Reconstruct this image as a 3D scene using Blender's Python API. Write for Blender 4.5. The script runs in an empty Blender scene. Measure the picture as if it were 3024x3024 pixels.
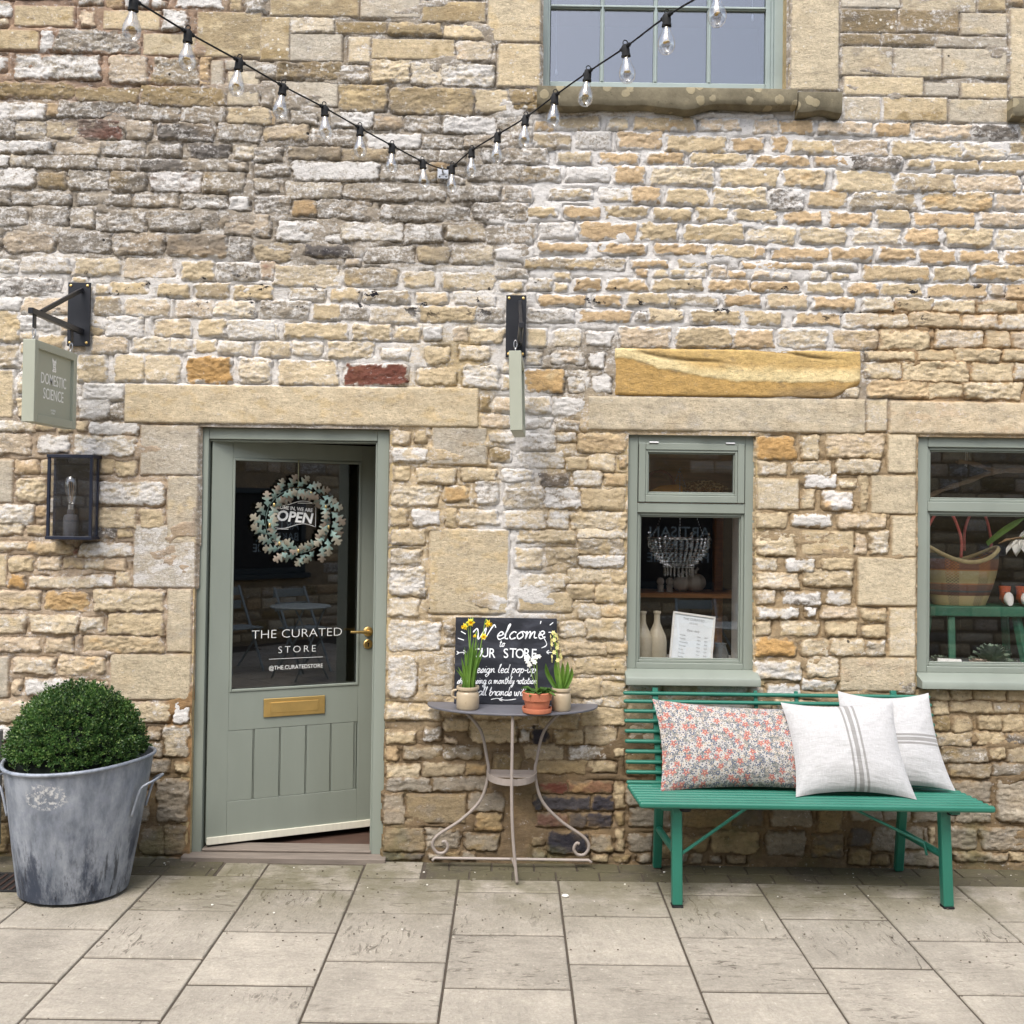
import bpy, bmesh, math, random
import numpy as np
from mathutils import Vector, Matrix, Euler
R = math.radians
rnd = random.Random(7)
SC = bpy.context.scene
COL = SC.collection

# ---------------------------------------------------------------- camera, sky, sun, exposure
FPX, CX0, PITCH, ROLL, SHIFT = 3028.0, 1512.0, R(1.0), 0.0135, -0.0175
cam_d = bpy.data.cameras.new('camera')
cam_d.sensor_width = 36.0
cam_d.lens = 36.0 * FPX / 3024.0
cam_d.shift_y = SHIFT
cam_d.clip_start, cam_d.clip_end = 0.05, 400
cam = bpy.data.objects.new('camera', cam_d)
COL.objects.link(cam)
CAM = Vector((0, -4.98, 1.69))
cam.matrix_world = Matrix.Translation(CAM) @ Matrix.Rotation(-ROLL, 4, 'Y') @ Matrix.Rotation(math.pi / 2 + PITCH, 4, 'X')
SC.camera = cam
CM3 = cam.matrix_world.to_3x3()

SUN_EL, SUN_AZ = R(58), R(200)            # azimuth clockwise from +Y (north); the sun stands behind the camera, a little to the left
world = bpy.data.worlds.new('World')
SC.world = world
world.use_nodes = True
wn, wl = world.node_tree.nodes, world.node_tree.links
wn.clear()
sky = wn.new('ShaderNodeTexSky'); sky.sky_type = 'NISHITA'; sky.sun_disc = False
sky.sun_elevation = SUN_EL; sky.sun_rotation = SUN_AZ
sky.air_density = 1.0; sky.dust_density = 3.0; sky.ozone_density = 1.5
hs = wn.new('ShaderNodeHueSaturation'); hs.inputs['Saturation'].default_value = 0.62
bg = wn.new('ShaderNodeBackground'); bg.inputs['Strength'].default_value = 0.15
wo = wn.new('ShaderNodeOutputWorld')
wl.new(sky.outputs[0], hs.inputs['Color']); wl.new(hs.outputs[0], bg.inputs[0]); wl.new(bg.outputs[0], wo.inputs[0])

sd = bpy.data.lights.new('sun', 'SUN'); sd.energy = 1.05; sd.angle = R(26); sd.color = (1.0, 0.95, 0.88)
so = bpy.data.objects.new('sun', sd); COL.objects.link(so)
sdir = Vector((math.sin(SUN_AZ) * math.cos(SUN_EL), math.cos(SUN_AZ) * math.cos(SUN_EL), math.sin(SUN_EL)))
so.rotation_euler = sdir.to_track_quat('Z', 'Y').to_euler()
so.location = sdir * 30

SC.view_settings.view_transform = 'Standard'
SC.view_settings.look = 'None'
SC.view_settings.gamma = 1.0
SC.view_settings.use_curve_mapping = False
SC.view_settings.exposure = 1.26
SC.cycles.max_bounces = 10
SC.cycles.transparent_max_bounces = 16
SC.cycles.caustics_reflective = False
SC.cycles.caustics_refractive = False

# ---------------------------------------------------------------- measuring: a point of the photograph put on a real plane
def ray(u, v):
    return CM3 @ Vector(((u - CX0) / FPX, (CX0 - v) / FPX + SHIFT * 3024.0 / FPX, -1.0))
def U(u, v, y=0.0):                       # on the upright plane at depth y (wall face = 0)
    d = ray(u, v); return CAM + d * ((y - CAM.y) / d.y)
def G(u, v, z=0.0):                       # on the level plane at height z
    d = ray(u, v); return CAM + d * ((z - CAM.z) / d.z)
def X(u, v, y=0.0): return U(u, v, y).x
def Z(u, v, y=0.0): return U(u, v, y).z

# ---------------------------------------------------------------- noise
_rs = np.random.RandomState(3)
_perm = _rs.permutation(4096).astype(np.int64)
_perm = np.concatenate([_perm, _perm])
_ga = _rs.rand(4096) * 2 * np.pi
_gx, _gy = np.cos(_ga), np.sin(_ga)
def perlin(x, y):
    xi = np.floor(x).astype(np.int64); yi = np.floor(y).astype(np.int64)
    xf = x - xi; yf = y - yi
    u = xf * xf * xf * (xf * (xf * 6 - 15) + 10); v = yf * yf * yf * (yf * (yf * 6 - 15) + 10)
    def g(ix, iy, dx, dy):
        h = _perm[(_perm[ix & 4095] + iy) & 4095]
        return _gx[h] * dx + _gy[h] * dy
    a = g(xi, yi, xf, yf); b = g(xi + 1, yi, xf - 1, yf); c = g(xi, yi + 1, xf, yf - 1); d = g(xi + 1, yi + 1, xf - 1, yf - 1)
    return ((a + (b - a) * u) + ((c + (d - c) * u) - (a + (b - a) * u)) * v) * 1.41
def fbm(x, y, o=4, g=0.5):
    s = 0; a = 1.0; t = 0
    for i in range(o):
        s = s + a * perlin(x * 2 ** i + 17.3 * i, y * 2 ** i + 9.1 * i); t += a; a *= g
    return s / t
def sstep(a, b, x):
    t = np.clip((x - a) / (b - a), 0, 1); return t * t * (3 - 2 * t)

# ---------------------------------------------------------------- colours and node materials
def lin(c):
    return tuple(((v / 255.0) / 12.92 if v <= 10.3 else ((v / 255.0 + 0.055) / 1.055) ** 2.4) for v in c)
def L4(c): return (*lin(c), 1.0)

class NT:
    def __init__(s, name):
        s.m = bpy.data.materials.new(name); s.m.use_nodes = True
        s.t = s.m.node_tree; s.n = s.t.nodes; s.n.clear()
        s.out = s.n.new('ShaderNodeOutputMaterial')
    def put(s, sock, v):
        if v is None: return
        if isinstance(v, bpy.types.NodeSocket): s.t.links.new(v, sock)
        else: sock.default_value = v
    def node(s, typ, **kw):
        nd = s.n.new(typ)
        for k, v in kw.items(): setattr(nd, k, v)
        return nd
    def pos(s): return s.node('ShaderNodeNewGeometry').outputs['Position']
    def obj(s): return s.node('ShaderNodeTexCoord').outputs['Object']
    def uv(s): return s.node('ShaderNodeTexCoord').outputs['UV']
    def mapv(s, vec, scale=(1, 1, 1), loc=(0, 0, 0), rot=(0, 0, 0)):
        nd = s.node('ShaderNodeMapping'); s.put(nd.inputs['Vector'], vec)
        nd.inputs['Scale'].default_value = scale; s.put(nd.inputs['Location'], loc); nd.inputs['Rotation'].default_value = rot
        return nd.outputs[0]
    def noise(s, vec, scale, detail=4, rough=0.55, dist=0.0, col=False):
        nd = s.node('ShaderNodeTexNoise'); s.put(nd.inputs['Vector'], vec)
        nd.inputs['Scale'].default_value = scale; nd.inputs['Detail'].default_value = detail
        nd.inputs['Roughness'].default_value = rough; nd.inputs['Distortion'].default_value = dist
        return nd.outputs['Color' if col else 'Fac']
    def voro(s, vec, scale, feature='F1', rnd_=1.0, out='Distance', dim='3D'):
        nd = s.node('ShaderNodeTexVoronoi', feature=feature, voronoi_dimensions=dim); s.put(nd.inputs['Vector'], vec)
        nd.inputs['Scale'].default_value = scale; nd.inputs['Randomness'].default_value = rnd_
        return nd.outputs[out]
    def wave(s, vec, scale, dist=0.0, detail=2, direction='X', prof='SIN'):
        nd = s.node('ShaderNodeTexWave', bands_direction=direction, wave_profile=prof); s.put(nd.inputs['Vector'], vec)
        nd.inputs['Scale'].default_value = scale; nd.inputs['Distortion'].default_value = dist; nd.inputs['Detail'].default_value = detail
        return nd.outputs['Fac']
    def math(s, op, a, b=None, clamp=False):
        nd = s.node('ShaderNodeMath', operation=op, use_clamp=clamp); s.put(nd.inputs[0], a)
        if b is not None: s.put(nd.inputs[1], b)
        return nd.outputs[0]
    def rng(s, v, a, b, c=0.0, d=1.0, smooth=True):
        nd = s.node('ShaderNodeMapRange', interpolation_type='SMOOTHSTEP' if smooth else 'LINEAR'); s.put(nd.inputs[0], v)
        for i, q in enumerate((a, b, c, d)): s.put(nd.inputs[1 + i], q)
        return nd.outputs[0]
    def mix(s, f, a, b, mode='MIX'):
        nd = s.node('ShaderNodeMix', data_type='RGBA', blend_type=mode)
        s.put(nd.inputs[0], f); s.put(nd.inputs[6], a); s.put(nd.inputs[7], b)
        return nd.outputs[2]
    def ramp(s, f, stops):
        nd = s.node('ShaderNodeValToRGB'); s.put(nd.inputs[0], f)
        e = nd.color_ramp.elements
        while len(e) < len(stops): e.new(0.5)
        for q, (p, c) in zip(e, stops): q.position = p; q.color = c
        return nd.outputs[0]
    def sep(s, v):
        nd = s.node('ShaderNodeSeparateXYZ'); s.put(nd.inputs[0], v); return nd.outputs
    def attr(s, name):
        return s.node('ShaderNodeAttribute', attribute_name=name).outputs
    def bump(s, h, strength=0.5, dist=0.005, normal=None):
        nd = s.node('ShaderNodeBump'); s.put(nd.inputs['Height'], h)
        nd.inputs['Strength'].default_value = strength; nd.inputs['Distance'].default_value = dist
        if normal is not None: s.put(nd.inputs['Normal'], normal)
        return nd.outputs[0]
    def bsdf(s, col, rough=0.6, metal=0.0, normal=None, spec=0.5, sheen=0.0, sub=0.0, trans=0.0, coat=0.0):
        nd = s.node('ShaderNodeBsdfPrincipled')
        s.put(nd.inputs['Base Color'], col); s.put(nd.inputs['Roughness'], rough); s.put(nd.inputs['Metallic'], metal)
        s.put(nd.inputs['Specular IOR Level'], spec)
        if normal is not None: s.put(nd.inputs['Normal'], normal)
        if sheen: nd.inputs['Sheen Weight'].default_value = sheen
        if trans: nd.inputs['Transmission Weight'].default_value = trans
        if coat: nd.inputs['Coat Weight'].default_value = coat
        s.t.links.new(nd.outputs[0], s.out.inputs[0])
        return nd

def mat(name, c, rough=0.55, metal=0.0, var=0.10, scale=9, bump=0.15, bscale=90, bdist=0.002, spec=0.5, wear=None, wearc=None, stretch=(1, 1, 1)):
    """painted / plain surface: base colour, mottling, small relief, optional wear patches"""
    s = NT(name); p = s.mapv(s.pos(), stretch)
    base = L4(c)
    n = s.noise(p, scale, 6, 0.6)
    f = s.rng(n, 0.3, 0.7, 1 - var, 1 + var, False)
    cc = s.node('ShaderNodeVectorMath', operation='SCALE'); cc.inputs[0].default_value = base[:3]; s.put(cc.inputs['Scale'], f)
    col = cc.outputs[0]
    if wear is not None:
        w = s.rng(s.noise(p, 14, 9, 0.7), wear, wear + 0.05)
        col = s.mix(w, col, L4(wearc))
    nb = s.noise(p, bscale, 4, 0.6)
    r = s.rng(n, 0.3, 0.7, max(rough - 0.08, 0.05), min(rough + 0.08, 1), False)
    s.bsdf(col, r, metal, s.bump(nb, bump, bdist) if bump else None, spec)
    return s.m

# ---------------------------------------------------------------- objects
def tag(o, label=None, cat=None, group=None, kind=None):
    if label: o['label'] = label
    if cat: o['category'] = cat
    if group: o['group'] = group
    if kind: o['kind'] = kind
    return o
W = {}
def link(o, parent=None, w=(0, 0, 0)):
    COL.objects.link(o); W[o.name] = Vector(w)
    if parent is not None:
        o.parent = parent
        o.matrix_parent_inverse = Matrix.Translation(-W[parent.name])
    return o
def empty(name, loc, label, cat, group=None):
    o = bpy.data.objects.new(name, None); o.empty_display_size = 0.1
    o.location = loc; link(o, None, loc)
    return tag(o, label, cat, group)

class MB:
    """collects simple shapes, then links them as ONE mesh object"""
    def __init__(s): s.v = []; s.f = []; s.uv = None
    def add(s, vs, fs, M=None):
        b = len(s.v)
        for q in vs:
            q = Vector(q)
            s.v.append(tuple(M @ q) if M is not None else tuple(q))
        s.f.extend(tuple(i + b for i in f) for f in fs)
        return s
    def box(s, a, b, M=None):
        (x0, y0, z0), (x1, y1, z1) = a, b
        vs = [(x0, y0, z0), (x1, y0, z0), (x1, y1, z0), (x0, y1, z0), (x0, y0, z1), (x1, y0, z1), (x1, y1, z1), (x0, y1, z1)]
        return s.add(vs, [(0, 3, 2, 1), (4, 5, 6, 7), (0, 1, 5, 4), (1, 2, 6, 5), (2, 3, 7, 6), (3, 0, 4, 7)], M)
    def bar(s, p, q, w, h, up=(0, 0, 1)):
        p, q = Vector(p), Vector(q); d = (q - p); L = d.length; d.normalize()
        up = Vector(up)
        if abs(d.dot(up)) > 0.98: up = Vector((0, 1, 0))
        sx = d.cross(up).normalized(); sz = sx.cross(d)
        M = Matrix((( sx.x, d.x, sz.x, p.x), (sx.y, d.y, sz.y, p.y), (sx.z, d.z, sz.z, p.z), (0, 0, 0, 1)))
        return s.box((-w / 2, 0, -h / 2), (w / 2, L, h / 2), M)
    def tube(s, pts, r, seg=8, caps=True, closed=False):
        pts = [Vector(p) for p in pts]; n = len(pts)
        rr = r if isinstance(r, (list, tuple)) else [r] * n
        b = len(s.v); prev = None
        for i, p in enumerate(pts):
            if closed: t = pts[(i + 1) % n] - pts[i - 1]
            else: t = pts[min(i + 1, n - 1)] - pts[max(i - 1, 0)]
            if t.length < 1e-9: t = Vector((0, 0, 1))
            t.normalize()
            if prev is None:
                a = Vector((0, 0, 1)) if abs(t.z) < 0.9 else Vector((1, 0, 0))
                nx = t.cross(a).normalized()
            else:
                nx = prev - t * prev.dot(t)
                nx = nx.normalized() if nx.length > 1e-6 else t.orthogonal().normalized()
            prev = nx; ny = t.cross(nx)
            for k in range(seg):
                an = 2 * math.pi * k / seg
                s.v.append(tuple(p + (nx * math.cos(an) + ny * math.sin(an)) * rr[i]))
        m = n if closed else n - 1
        for i in range(m):
            for k in range(seg):
                a0 = b + i * seg + k; a1 = b + i * seg + (k + 1) % seg
                j = (i + 1) % n
                s.f.append((a0, a1, b + j * seg + (k + 1) % seg, b + j * seg + k))
        if caps and not closed:
            s.f.append(tuple(b + k for k in range(seg))[::-1]); s.f.append(tuple(b + (n - 1) * seg + k for k in range(seg)))
        return s
    def lathe(s, prof, c=(0, 0, 0), seg=24, M=None, sx=1.0, sy=1.0):
        b = len(s.v); n = len(prof); vs = []
        for (r, z) in prof:
            for k in range(seg):
                a = 2 * math.pi * k / seg
                q = Vector((r * math.cos(a) * sx, r * math.sin(a) * sy, z))
                q = M @ q if M is not None else q
                vs.append(tuple(q + Vector(c)))
        s.v.extend(vs)
        for i in range(n - 1):
            for k in range(seg):
                s.f.append((b + i * seg + k, b + i * seg + (k + 1) % seg, b + (i + 1) * seg + (k + 1) % seg, b + (i + 1) * seg + k))
        if prof[0][0] > 1e-6: s.f.append(tuple(b + k for k in range(seg))[::-1])
        if prof[-1][0] > 1e-6: s.f.append(tuple(b + (n - 1) * seg + k for k in range(seg)))
        return s
    def ball(s, c, r, seg=10, rings=7, sc=(1, 1, 1), M=None):
        prof = [(max(r * math.sin(math.pi * i / rings), 1e-7), -r * math.cos(math.pi * i / rings)) for i in range(rings + 1)]
        T = Matrix.Translation(c) @ (M if M is not None else Matrix()) @ Matrix.Diagonal((*sc, 1))
        return s.lathe(prof, (0, 0, 0), seg, T)
    def prism(s, poly, d, M=None):
        """polygon in x,z extruded in y from 0 to d"""
        n = len(poly)
        vs = [(x, 0, z) for x, z in poly] + [(x, d, z) for x, z in poly]
        fs = [tuple(range(n)), tuple(range(2 * n - 1, n - 1, -1))] + [(i, i + n, (i + 1) % n + n, (i + 1) % n) for i in range(n)]
        return s.add(vs, fs, M)
    def build(s, name, m, parent=None, smooth=False, bevel=0.0, origin=None, seg=2):
        if origin is None:
            a = np.array(s.v); lo, hi = a.min(0), a.max(0)
            origin = ((lo[0] + hi[0]) / 2, (lo[1] + hi[1]) / 2, lo[2])
        o0 = Vector(origin)
        me = bpy.data.meshes.new(name)
        me.from_pydata([tuple(Vector(q) - o0) for q in s.v], [], s.f)
        if m is not None: me.materials.append(m)
        if smooth == 'auto':
            me.shade_smooth(); me.set_sharp_from_angle(angle=R(40))
        elif smooth: me.shade_smooth()
        o = bpy.data.objects.new(name, me); o.location = o0
        link(o, parent, o0)
        if bevel:
            md = o.modifiers.new('soft_edge', 'BEVEL'); md.width = bevel; md.segments = seg; md.limit_method = 'ANGLE'; md.angle_limit = R(40)
            me.shade_smooth(); md.harden_normals = True
        return o
def inst(o, parent=None, M=None, w=None):
    """another object sharing o's mesh"""
    c = o.copy(); c.parent = None; c.matrix_parent_inverse = Matrix()
    if M is not None: c.matrix_basis = M
    link(c, parent, M.to_translation() if M is not None else o.location)
    return c
def catmull(pts, n=6, closed=False):
    P = [Vector(p) for p in pts]; out = []; N = len(P)
    rng_ = range(N) if closed else range(N - 1)
    for i in rng_:
        p0 = P[i - 1] if (closed or i > 0) else P[0]; p1 = P[i]; p2 = P[(i + 1) % N]; p3 = P[(i + 2) % N] if (closed or i + 2 < N) else P[-1]
        for k in range(n):
            t = k / n
            out.append(0.5 * ((2 * p1) + (p2 - p0) * t + (2 * p0 - 5 * p1 + 4 * p2 - p3) * t * t + (3 * p1 - p0 - 3 * p2 + p3) * t ** 3))
    if not closed: out.append(P[-1])
    return out
def text_mb(mb, s, size, M, align='CENTER', offset=0.0, extrude=0.0006, spacing=1.0, shear=0.0, sx=1.0):
    """adds lettering (x right, y up in M's plane) to mb; returns its width"""
    cu = bpy.data.curves.new('lettering', 'FONT'); cu.body = s; cu.size = size; cu.align_x = align; cu.align_y = 'CENTER'
    cu.offset = offset; cu.extrude = extrude; cu.space_character = spacing; cu.shear = shear; cu.resolution_u = 3
    o = bpy.data.objects.new('lettering', cu); COL.objects.link(o)
    dg = bpy.context.evaluated_depsgraph_get()
    me = bpy.data.meshes.new_from_object(o.evaluated_get(dg))
    vs = [(v.co.x * sx, v.co.y, v.co.z) for v in me.vertices]; fs = [tuple(p.vertices) for p in me.polygons]
    mb.add(vs, fs, M)
    bpy.data.objects.remove(o); bpy.data.curves.remove(cu); bpy.data.meshes.remove(me)
def front(x, y, z):                        # plane facing -Y: x right, y up
    return Matrix.Translation((x, y, z)) @ Matrix.Rotation(math.pi / 2, 4, 'X')

# ---------------------------------------------------------------- masonry material: every stone carries its own colour and limewash amount
def masonry():
    s = NT('masonry'); p = s.pos()
    t = s.attr('tint'); col, lime = t['Color'], t['Alpha']
    px = s.mapv(p, (1, 1, 1.9))
    n1 = s.noise(px, 7, 8, 0.66); n2 = s.noise(p, 45, 6, 0.65)
    f = s.math('MULTIPLY', s.rng(n1, 0.25, 0.75, 0.78, 1.2, False), s.rng(n2, 0.25, 0.75, 0.74, 1.18, False))
    c = s.node('ShaderNodeVectorMath', operation='SCALE'); s.put(c.inputs[0], col); s.put(c.inputs['Scale'], f); c = c.outputs[0]
    hue = s.rng(s.noise(s.mapv(p, (1, 1, 1.5), (9, 3, 1)), 5.5, 6, 0.6), 0.46, 0.72)
    c = s.mix(s.math('MULTIPLY', hue, 0.38), c, s.mix(0.5, c, (0.46, 0.31, 0.14, 1)))
    c = s.mix(s.math('MULTIPLY', s.rng(s.noise(s.mapv(p, (1, 1, 2.2), (4, 0, 7)), 11, 9, 0.7), 0.53, 0.68), 0.42), c, (0.15, 0.125, 0.10, 1))
    lm = s.math('ADD', s.math('ADD', s.math('MULTIPLY', s.noise(s.mapv(px, loc=(2, 8, 3)), 15, 10, 0.76, 0.4), .62), s.math('MULTIPLY', s.noise(p, 78, 5, 0.72), .38)), s.math('MULTIPLY', lime, 0.30))
    lf = s.rng(lm, 0.615, 0.73)
    c = s.mix(s.math('MULTIPLY', lf, 0.85), c, (0.66, 0.635, 0.60, 1))
    g = s.rng(s.noise(s.mapv(p, loc=(5, 5, 5)), 120, 4, 0.75), 0.57, 0.68)
    c = s.mix(s.math('MULTIPLY', g, 0.55), c, (0.07, 0.06, 0.05, 1))
    xyz = s.sep(p)
    # white lichen rosettes on the upper courses
    zone = s.math('MULTIPLY', s.rng(xyz['Z'], 3.0, 3.7), s.rng(s.noise(p, 2.3, 2), 0.38, 0.62))
    v = s.voro(s.mapv(p, (1, 0.3, 1)), 24, 'F1', 1.0)
    vs_ = s.math('LESS_THAN', s.math('ADD', v, s.math('MULTIPLY', s.noise(p, 60, 3), 0.16)), s.math('MULTIPLY', s.noise(p, 9, 2), 0.42))
    c = s.mix(s.math('MULTIPLY', s.math('MULTIPLY', zone, vs_), 0.8), c, (0.72, 0.70, 0.63, 1))
    # bitumen smears left along two courses
    band = s.math('MULTIPLY', s.rng(xyz['Z'], 2.56, 2.70), s.rng(xyz['Z'], 2.87, 2.80))
    bl = s.rng(s.noise(s.mapv(p, (1.0, 1, 1.5), (3.1, 0, 0.4)), 7.4, 9, 0.68), 0.598, 0.610)
    c = s.mix(s.math('MULTIPLY', band, bl), c, (0.012, 0.011, 0.014, 1))
    hole = s.math('LESS_THAN', s.voro(s.mapv(p, (1, .02, 1)), 4.2), .030)
    c = s.mix(s.math('MULTIPLY', hole, .9), c, (0.02, 0.018, 0.016, 1))
    # damp green bloom low down
    al = s.math('MULTIPLY', s.rng(s.noise(s.mapv(p, loc=(1, 1, 8)), 3.2, 6, 0.6), 0.52, 0.66), s.rng(xyz['Z'], 0.55, 0.05))
    c = s.mix(s.math('MULTIPLY', al, 0.45), c, (0.11, 0.115, 0.045, 1))
    nb = s.noise(s.mapv(p, (1, 1, 1.8)), 42, 8, 0.72); nb2 = s.noise(p, 170, 4, 0.7)
    b = s.bump(s.math('ADD', nb, s.math('MULTIPLY', nb2, 0.45)), 0.95, 0.0075)
    s.bsdf(c, 0.93, 0, b, 0.2)
    return s.m
M_STONE = masonry()

TINT = dict(g=(140, 130, 115), G=(100, 94, 88), w=(180, 173, 161), c=(206, 189, 158), p=(202, 180, 150), y=(203, 181, 140), Y=(196, 152, 84),
            t=(188, 166, 126), T=(194, 162, 116), o=(150, 129, 88), r=(118, 68, 52), b=(58, 56, 64), k=(184, 174, 156), a=(203, 186, 152), W=(236, 231, 222))
LIME = dict(g=.50, G=.38, w=.86, c=.46, p=.36, y=.24, Y=.10, t=.20, T=.10, o=.30, r=.25, b=.12, k=.28, a=.16, W=1.0)
STONES = []                                  # x0, z0, x1, z1, colour letters, style (r rough, s sawn), name
def crop(ox, oy, txt):
    """stones measured on the photograph: x0 y0 x1 y1 in an enlarged piece of it, colours, optional style"""
    k = 800.0 / 1932.0
    for ln in txt.replace('\n', ';').split(';'):
        q = ln.split()
        if len(q) < 5: continue
        a, b, c, d = (float(v) for v in q[:4])
        u0, v0, u1, v1 = ox + a * k, oy + b * k, ox + c * k, oy + d * k
        um, vm = (u0 + u1) / 2, (v0 + v1) / 2
        code = q[4]; st = q[5] if len(q) > 5 else 'r'; nm = q[6] if len(q) > 6 else 'stone'
        STONES.append([X(u0, vm), Z(um, v1), X(u1, vm), Z(um, v0), code, st, nm])
crop(0, 0, """570 -20 740 30 g;1260 -30 1590 55 w;1640 -20 1730 80 t;1750 -20 1890 80 g;760 -20 870 55 T;-20 10 85 125 gw;-20 135 50 190 c;100 40 530 190 yo s
580 80 680 190 p;735 75 1145 215 y s;1165 75 1340 215 wg;1405 85 1870 412 oa s;-20 210 280 355 yo s;290 220 385 360 w;400 218 985 375 gG;1020 240 1400 400 ao s;-20 400 40 510 w
110 395 715 562 gw;785 400 1050 600 pg;1085 415 1415 600 go;1425 415 1495 615 T;1502 430 1596 620 k s;1608 430 1830 500 k s;-20 592 535 700 o;548 625 990 735 o;1000 622 1600 758 o;1622 510 1850 755 ak s
-20 735 325 860 wg;332 740 430 830 T;425 722 985 840 gG;990 732 1285 858 g;1292 765 1600 870 g;1625 770 1930 890 yt;-20 850 108 980 g;120 860 328 990 cg;337 872 552 990 y;556 856 870 990 r r brick;902 862 1082 990 pg;1125 882 1530 1000 G;1560 885 1860 1010 g
-20 1012 370 1092 wg;410 1017 710 1110 pc;750 1010 1030 1110 g;1062 1032 1290 1112 g;1347 1027 1640 1130 G;1667 1042 1830 1132 cg;-20 1110 68 1190 w;76 1112 188 1182 c;195 1112 690 1200 g;700 1132 960 1210 g;1005 1142 1340 1215 G;1352 1137 1625 1222 g
-20 1202 245 1332 wg;280 1232 470 1342 o;497 1217 775 1350 g;785 1232 1040 1362 go;1072 1232 1430 1370 wr;1452 1232 1740 1370 go;-20 1360 76 1460 g;82 1372 500 1457 g;555 1392 930 1462 g;962 1377 1270 1470 g;1302 1392 1615 1490 g
-20 1480 190 1610 g;235 1477 480 1620 g;502 1492 670 1620 cg;692 1502 1040 1650 g;1062 1502 1425 1640 g;1442 1512 1560 1640 g;1600 1520 1930 1680 pg;40 1652 390 1800 p;427 1652 785 1800 g;810 1662 1175 1810 pg;1192 1675 1620 1830 TG;1632 1692 1790 1840 g""")
crop(760, 0, """20 120 235 435 yo s;90 -20 725 118 oa s;738 -20 1165 128 k s;1172 10 1630 160 oy s;1640 -40 2020 300 ay s;1712 312 2020 620 ya s;242 132 548 238 ck;555 155 925 245 o s;935 168 1308 250 oy;1338 185 1605 278 y
232 242 605 440 k s;650 262 808 450 ca s;815 280 1410 430 yo s;1420 302 1665 440 cp;-20 452 132 560 g;138 452 600 570 oG;604 474 790 588 g;812 434 1085 588 yc;1098 452 1310 600 c;1315 465 1690 610 cw;120 582 575 758 k s;588 602 925 788 oy;955 632 1545 815 oy;1552 645 1790 800 ya;1812 655 2020 790 o
-20 795 130 890 T;240 795 430 880 g;525 805 820 910 gw;832 832 1040 920 pT;1055 832 1300 940 g;1322 832 1695 950 w;1722 842 1930 930 g;48 895 365 1000 pt;378 922 700 1040 g;785 962 1168 1060 w;1185 982 1460 1060 g;1475 962 1690 1050 p;1700 962 1890 1060 g
-20 1052 178 1150 g;218 1052 595 1140 oy;605 1062 930 1150 yo;992 1072 1288 1150 g;1295 1072 1480 1168 g;1605 1065 1930 1160 g;-20 1172 235 1260 g;255 1155 868 1290 wg;885 1172 1150 1290 g;1232 1162 1380 1215 Yo;1505 1172 1930 1290 g;-20 1272 148 1370 c;205 1302 605 1420 cg;625 1312 1340 1430 g;1355 1332 1740 1430 g;1745 1342 1960 1440 p
-20 1402 238 1530 g;255 1432 428 1540 Yo;435 1425 808 1560 g;875 1472 1510 1570 g;1545 1452 1930 1580 g;-20 1535 90 1690 p;145 1582 590 1720 wg;602 1592 1040 1720 cw;1055 1602 1320 1730 gw;1352 1602 1620 1710 c;1635 1612 1960 1740 g;-20 1742 250 1860 t;345 1747 680 1830 Gb;770 1762 1118 1870 g;1148 1762 1368 1870 y;1388 1752 1690 1880 c;1702 1772 1960 1860 w""")
crop(1500, 0, """20 640 195 750 o;350 785 1050 825 pw;1150 805 1900 835 w;345 835 650 920 tg;710 842 860 922 cy;902 842 1330 930 yT;1362 852 1662 932 p;20 900 170 1000 g;190 955 450 1060 tg;492 942 735 1060 gw;782 947 1098 1060 Tp;1122 972 1548 1090 t;1592 987 1828 1082 T
-20 1062 280 1170 g;352 1087 590 1160 yg;652 1092 930 1165 T;992 1092 1248 1170 T;1302 1097 1700 1175 yt;-20 1182 85 1290 g;102 1192 370 1290 go;422 1192 720 1290 w;762 1187 975 1310 T;1022 1192 1470 1320 ca;1502 1202 1920 1330 ta;-20 1332 170 1430 g;292 1352 610 1420 gy;652 1342 870 1440 wy;882 1335 1080 1450 T;1132 1352 1430 1460 t;1472 1342 1845 1472 cy
-20 1462 110 1560 g;132 1482 350 1550 t;402 1477 658 1555 T;692 1477 1008 1555 t;1042 1487 1310 1570 t;1347 1487 1575 1570 t;1612 1502 1900 1580 t;-20 1592 200 1700 g;232 1592 470 1700 wg;512 1592 915 1708 T;947 1592 1210 1710 t;1257 1602 1680 1720 yt;1702 1612 1985 1730 c;0 1742 150 1850 g;217 1737 570 1805 T;642 1742 985 1815 T;1052 1742 1410 1815 T;1452 1752 1830 1840 t
112 1842 830 1920 gt;882 1857 1140 1905 T;1222 1862 1420 1910 t;1657 1872 1932 1920 T""")
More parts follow.
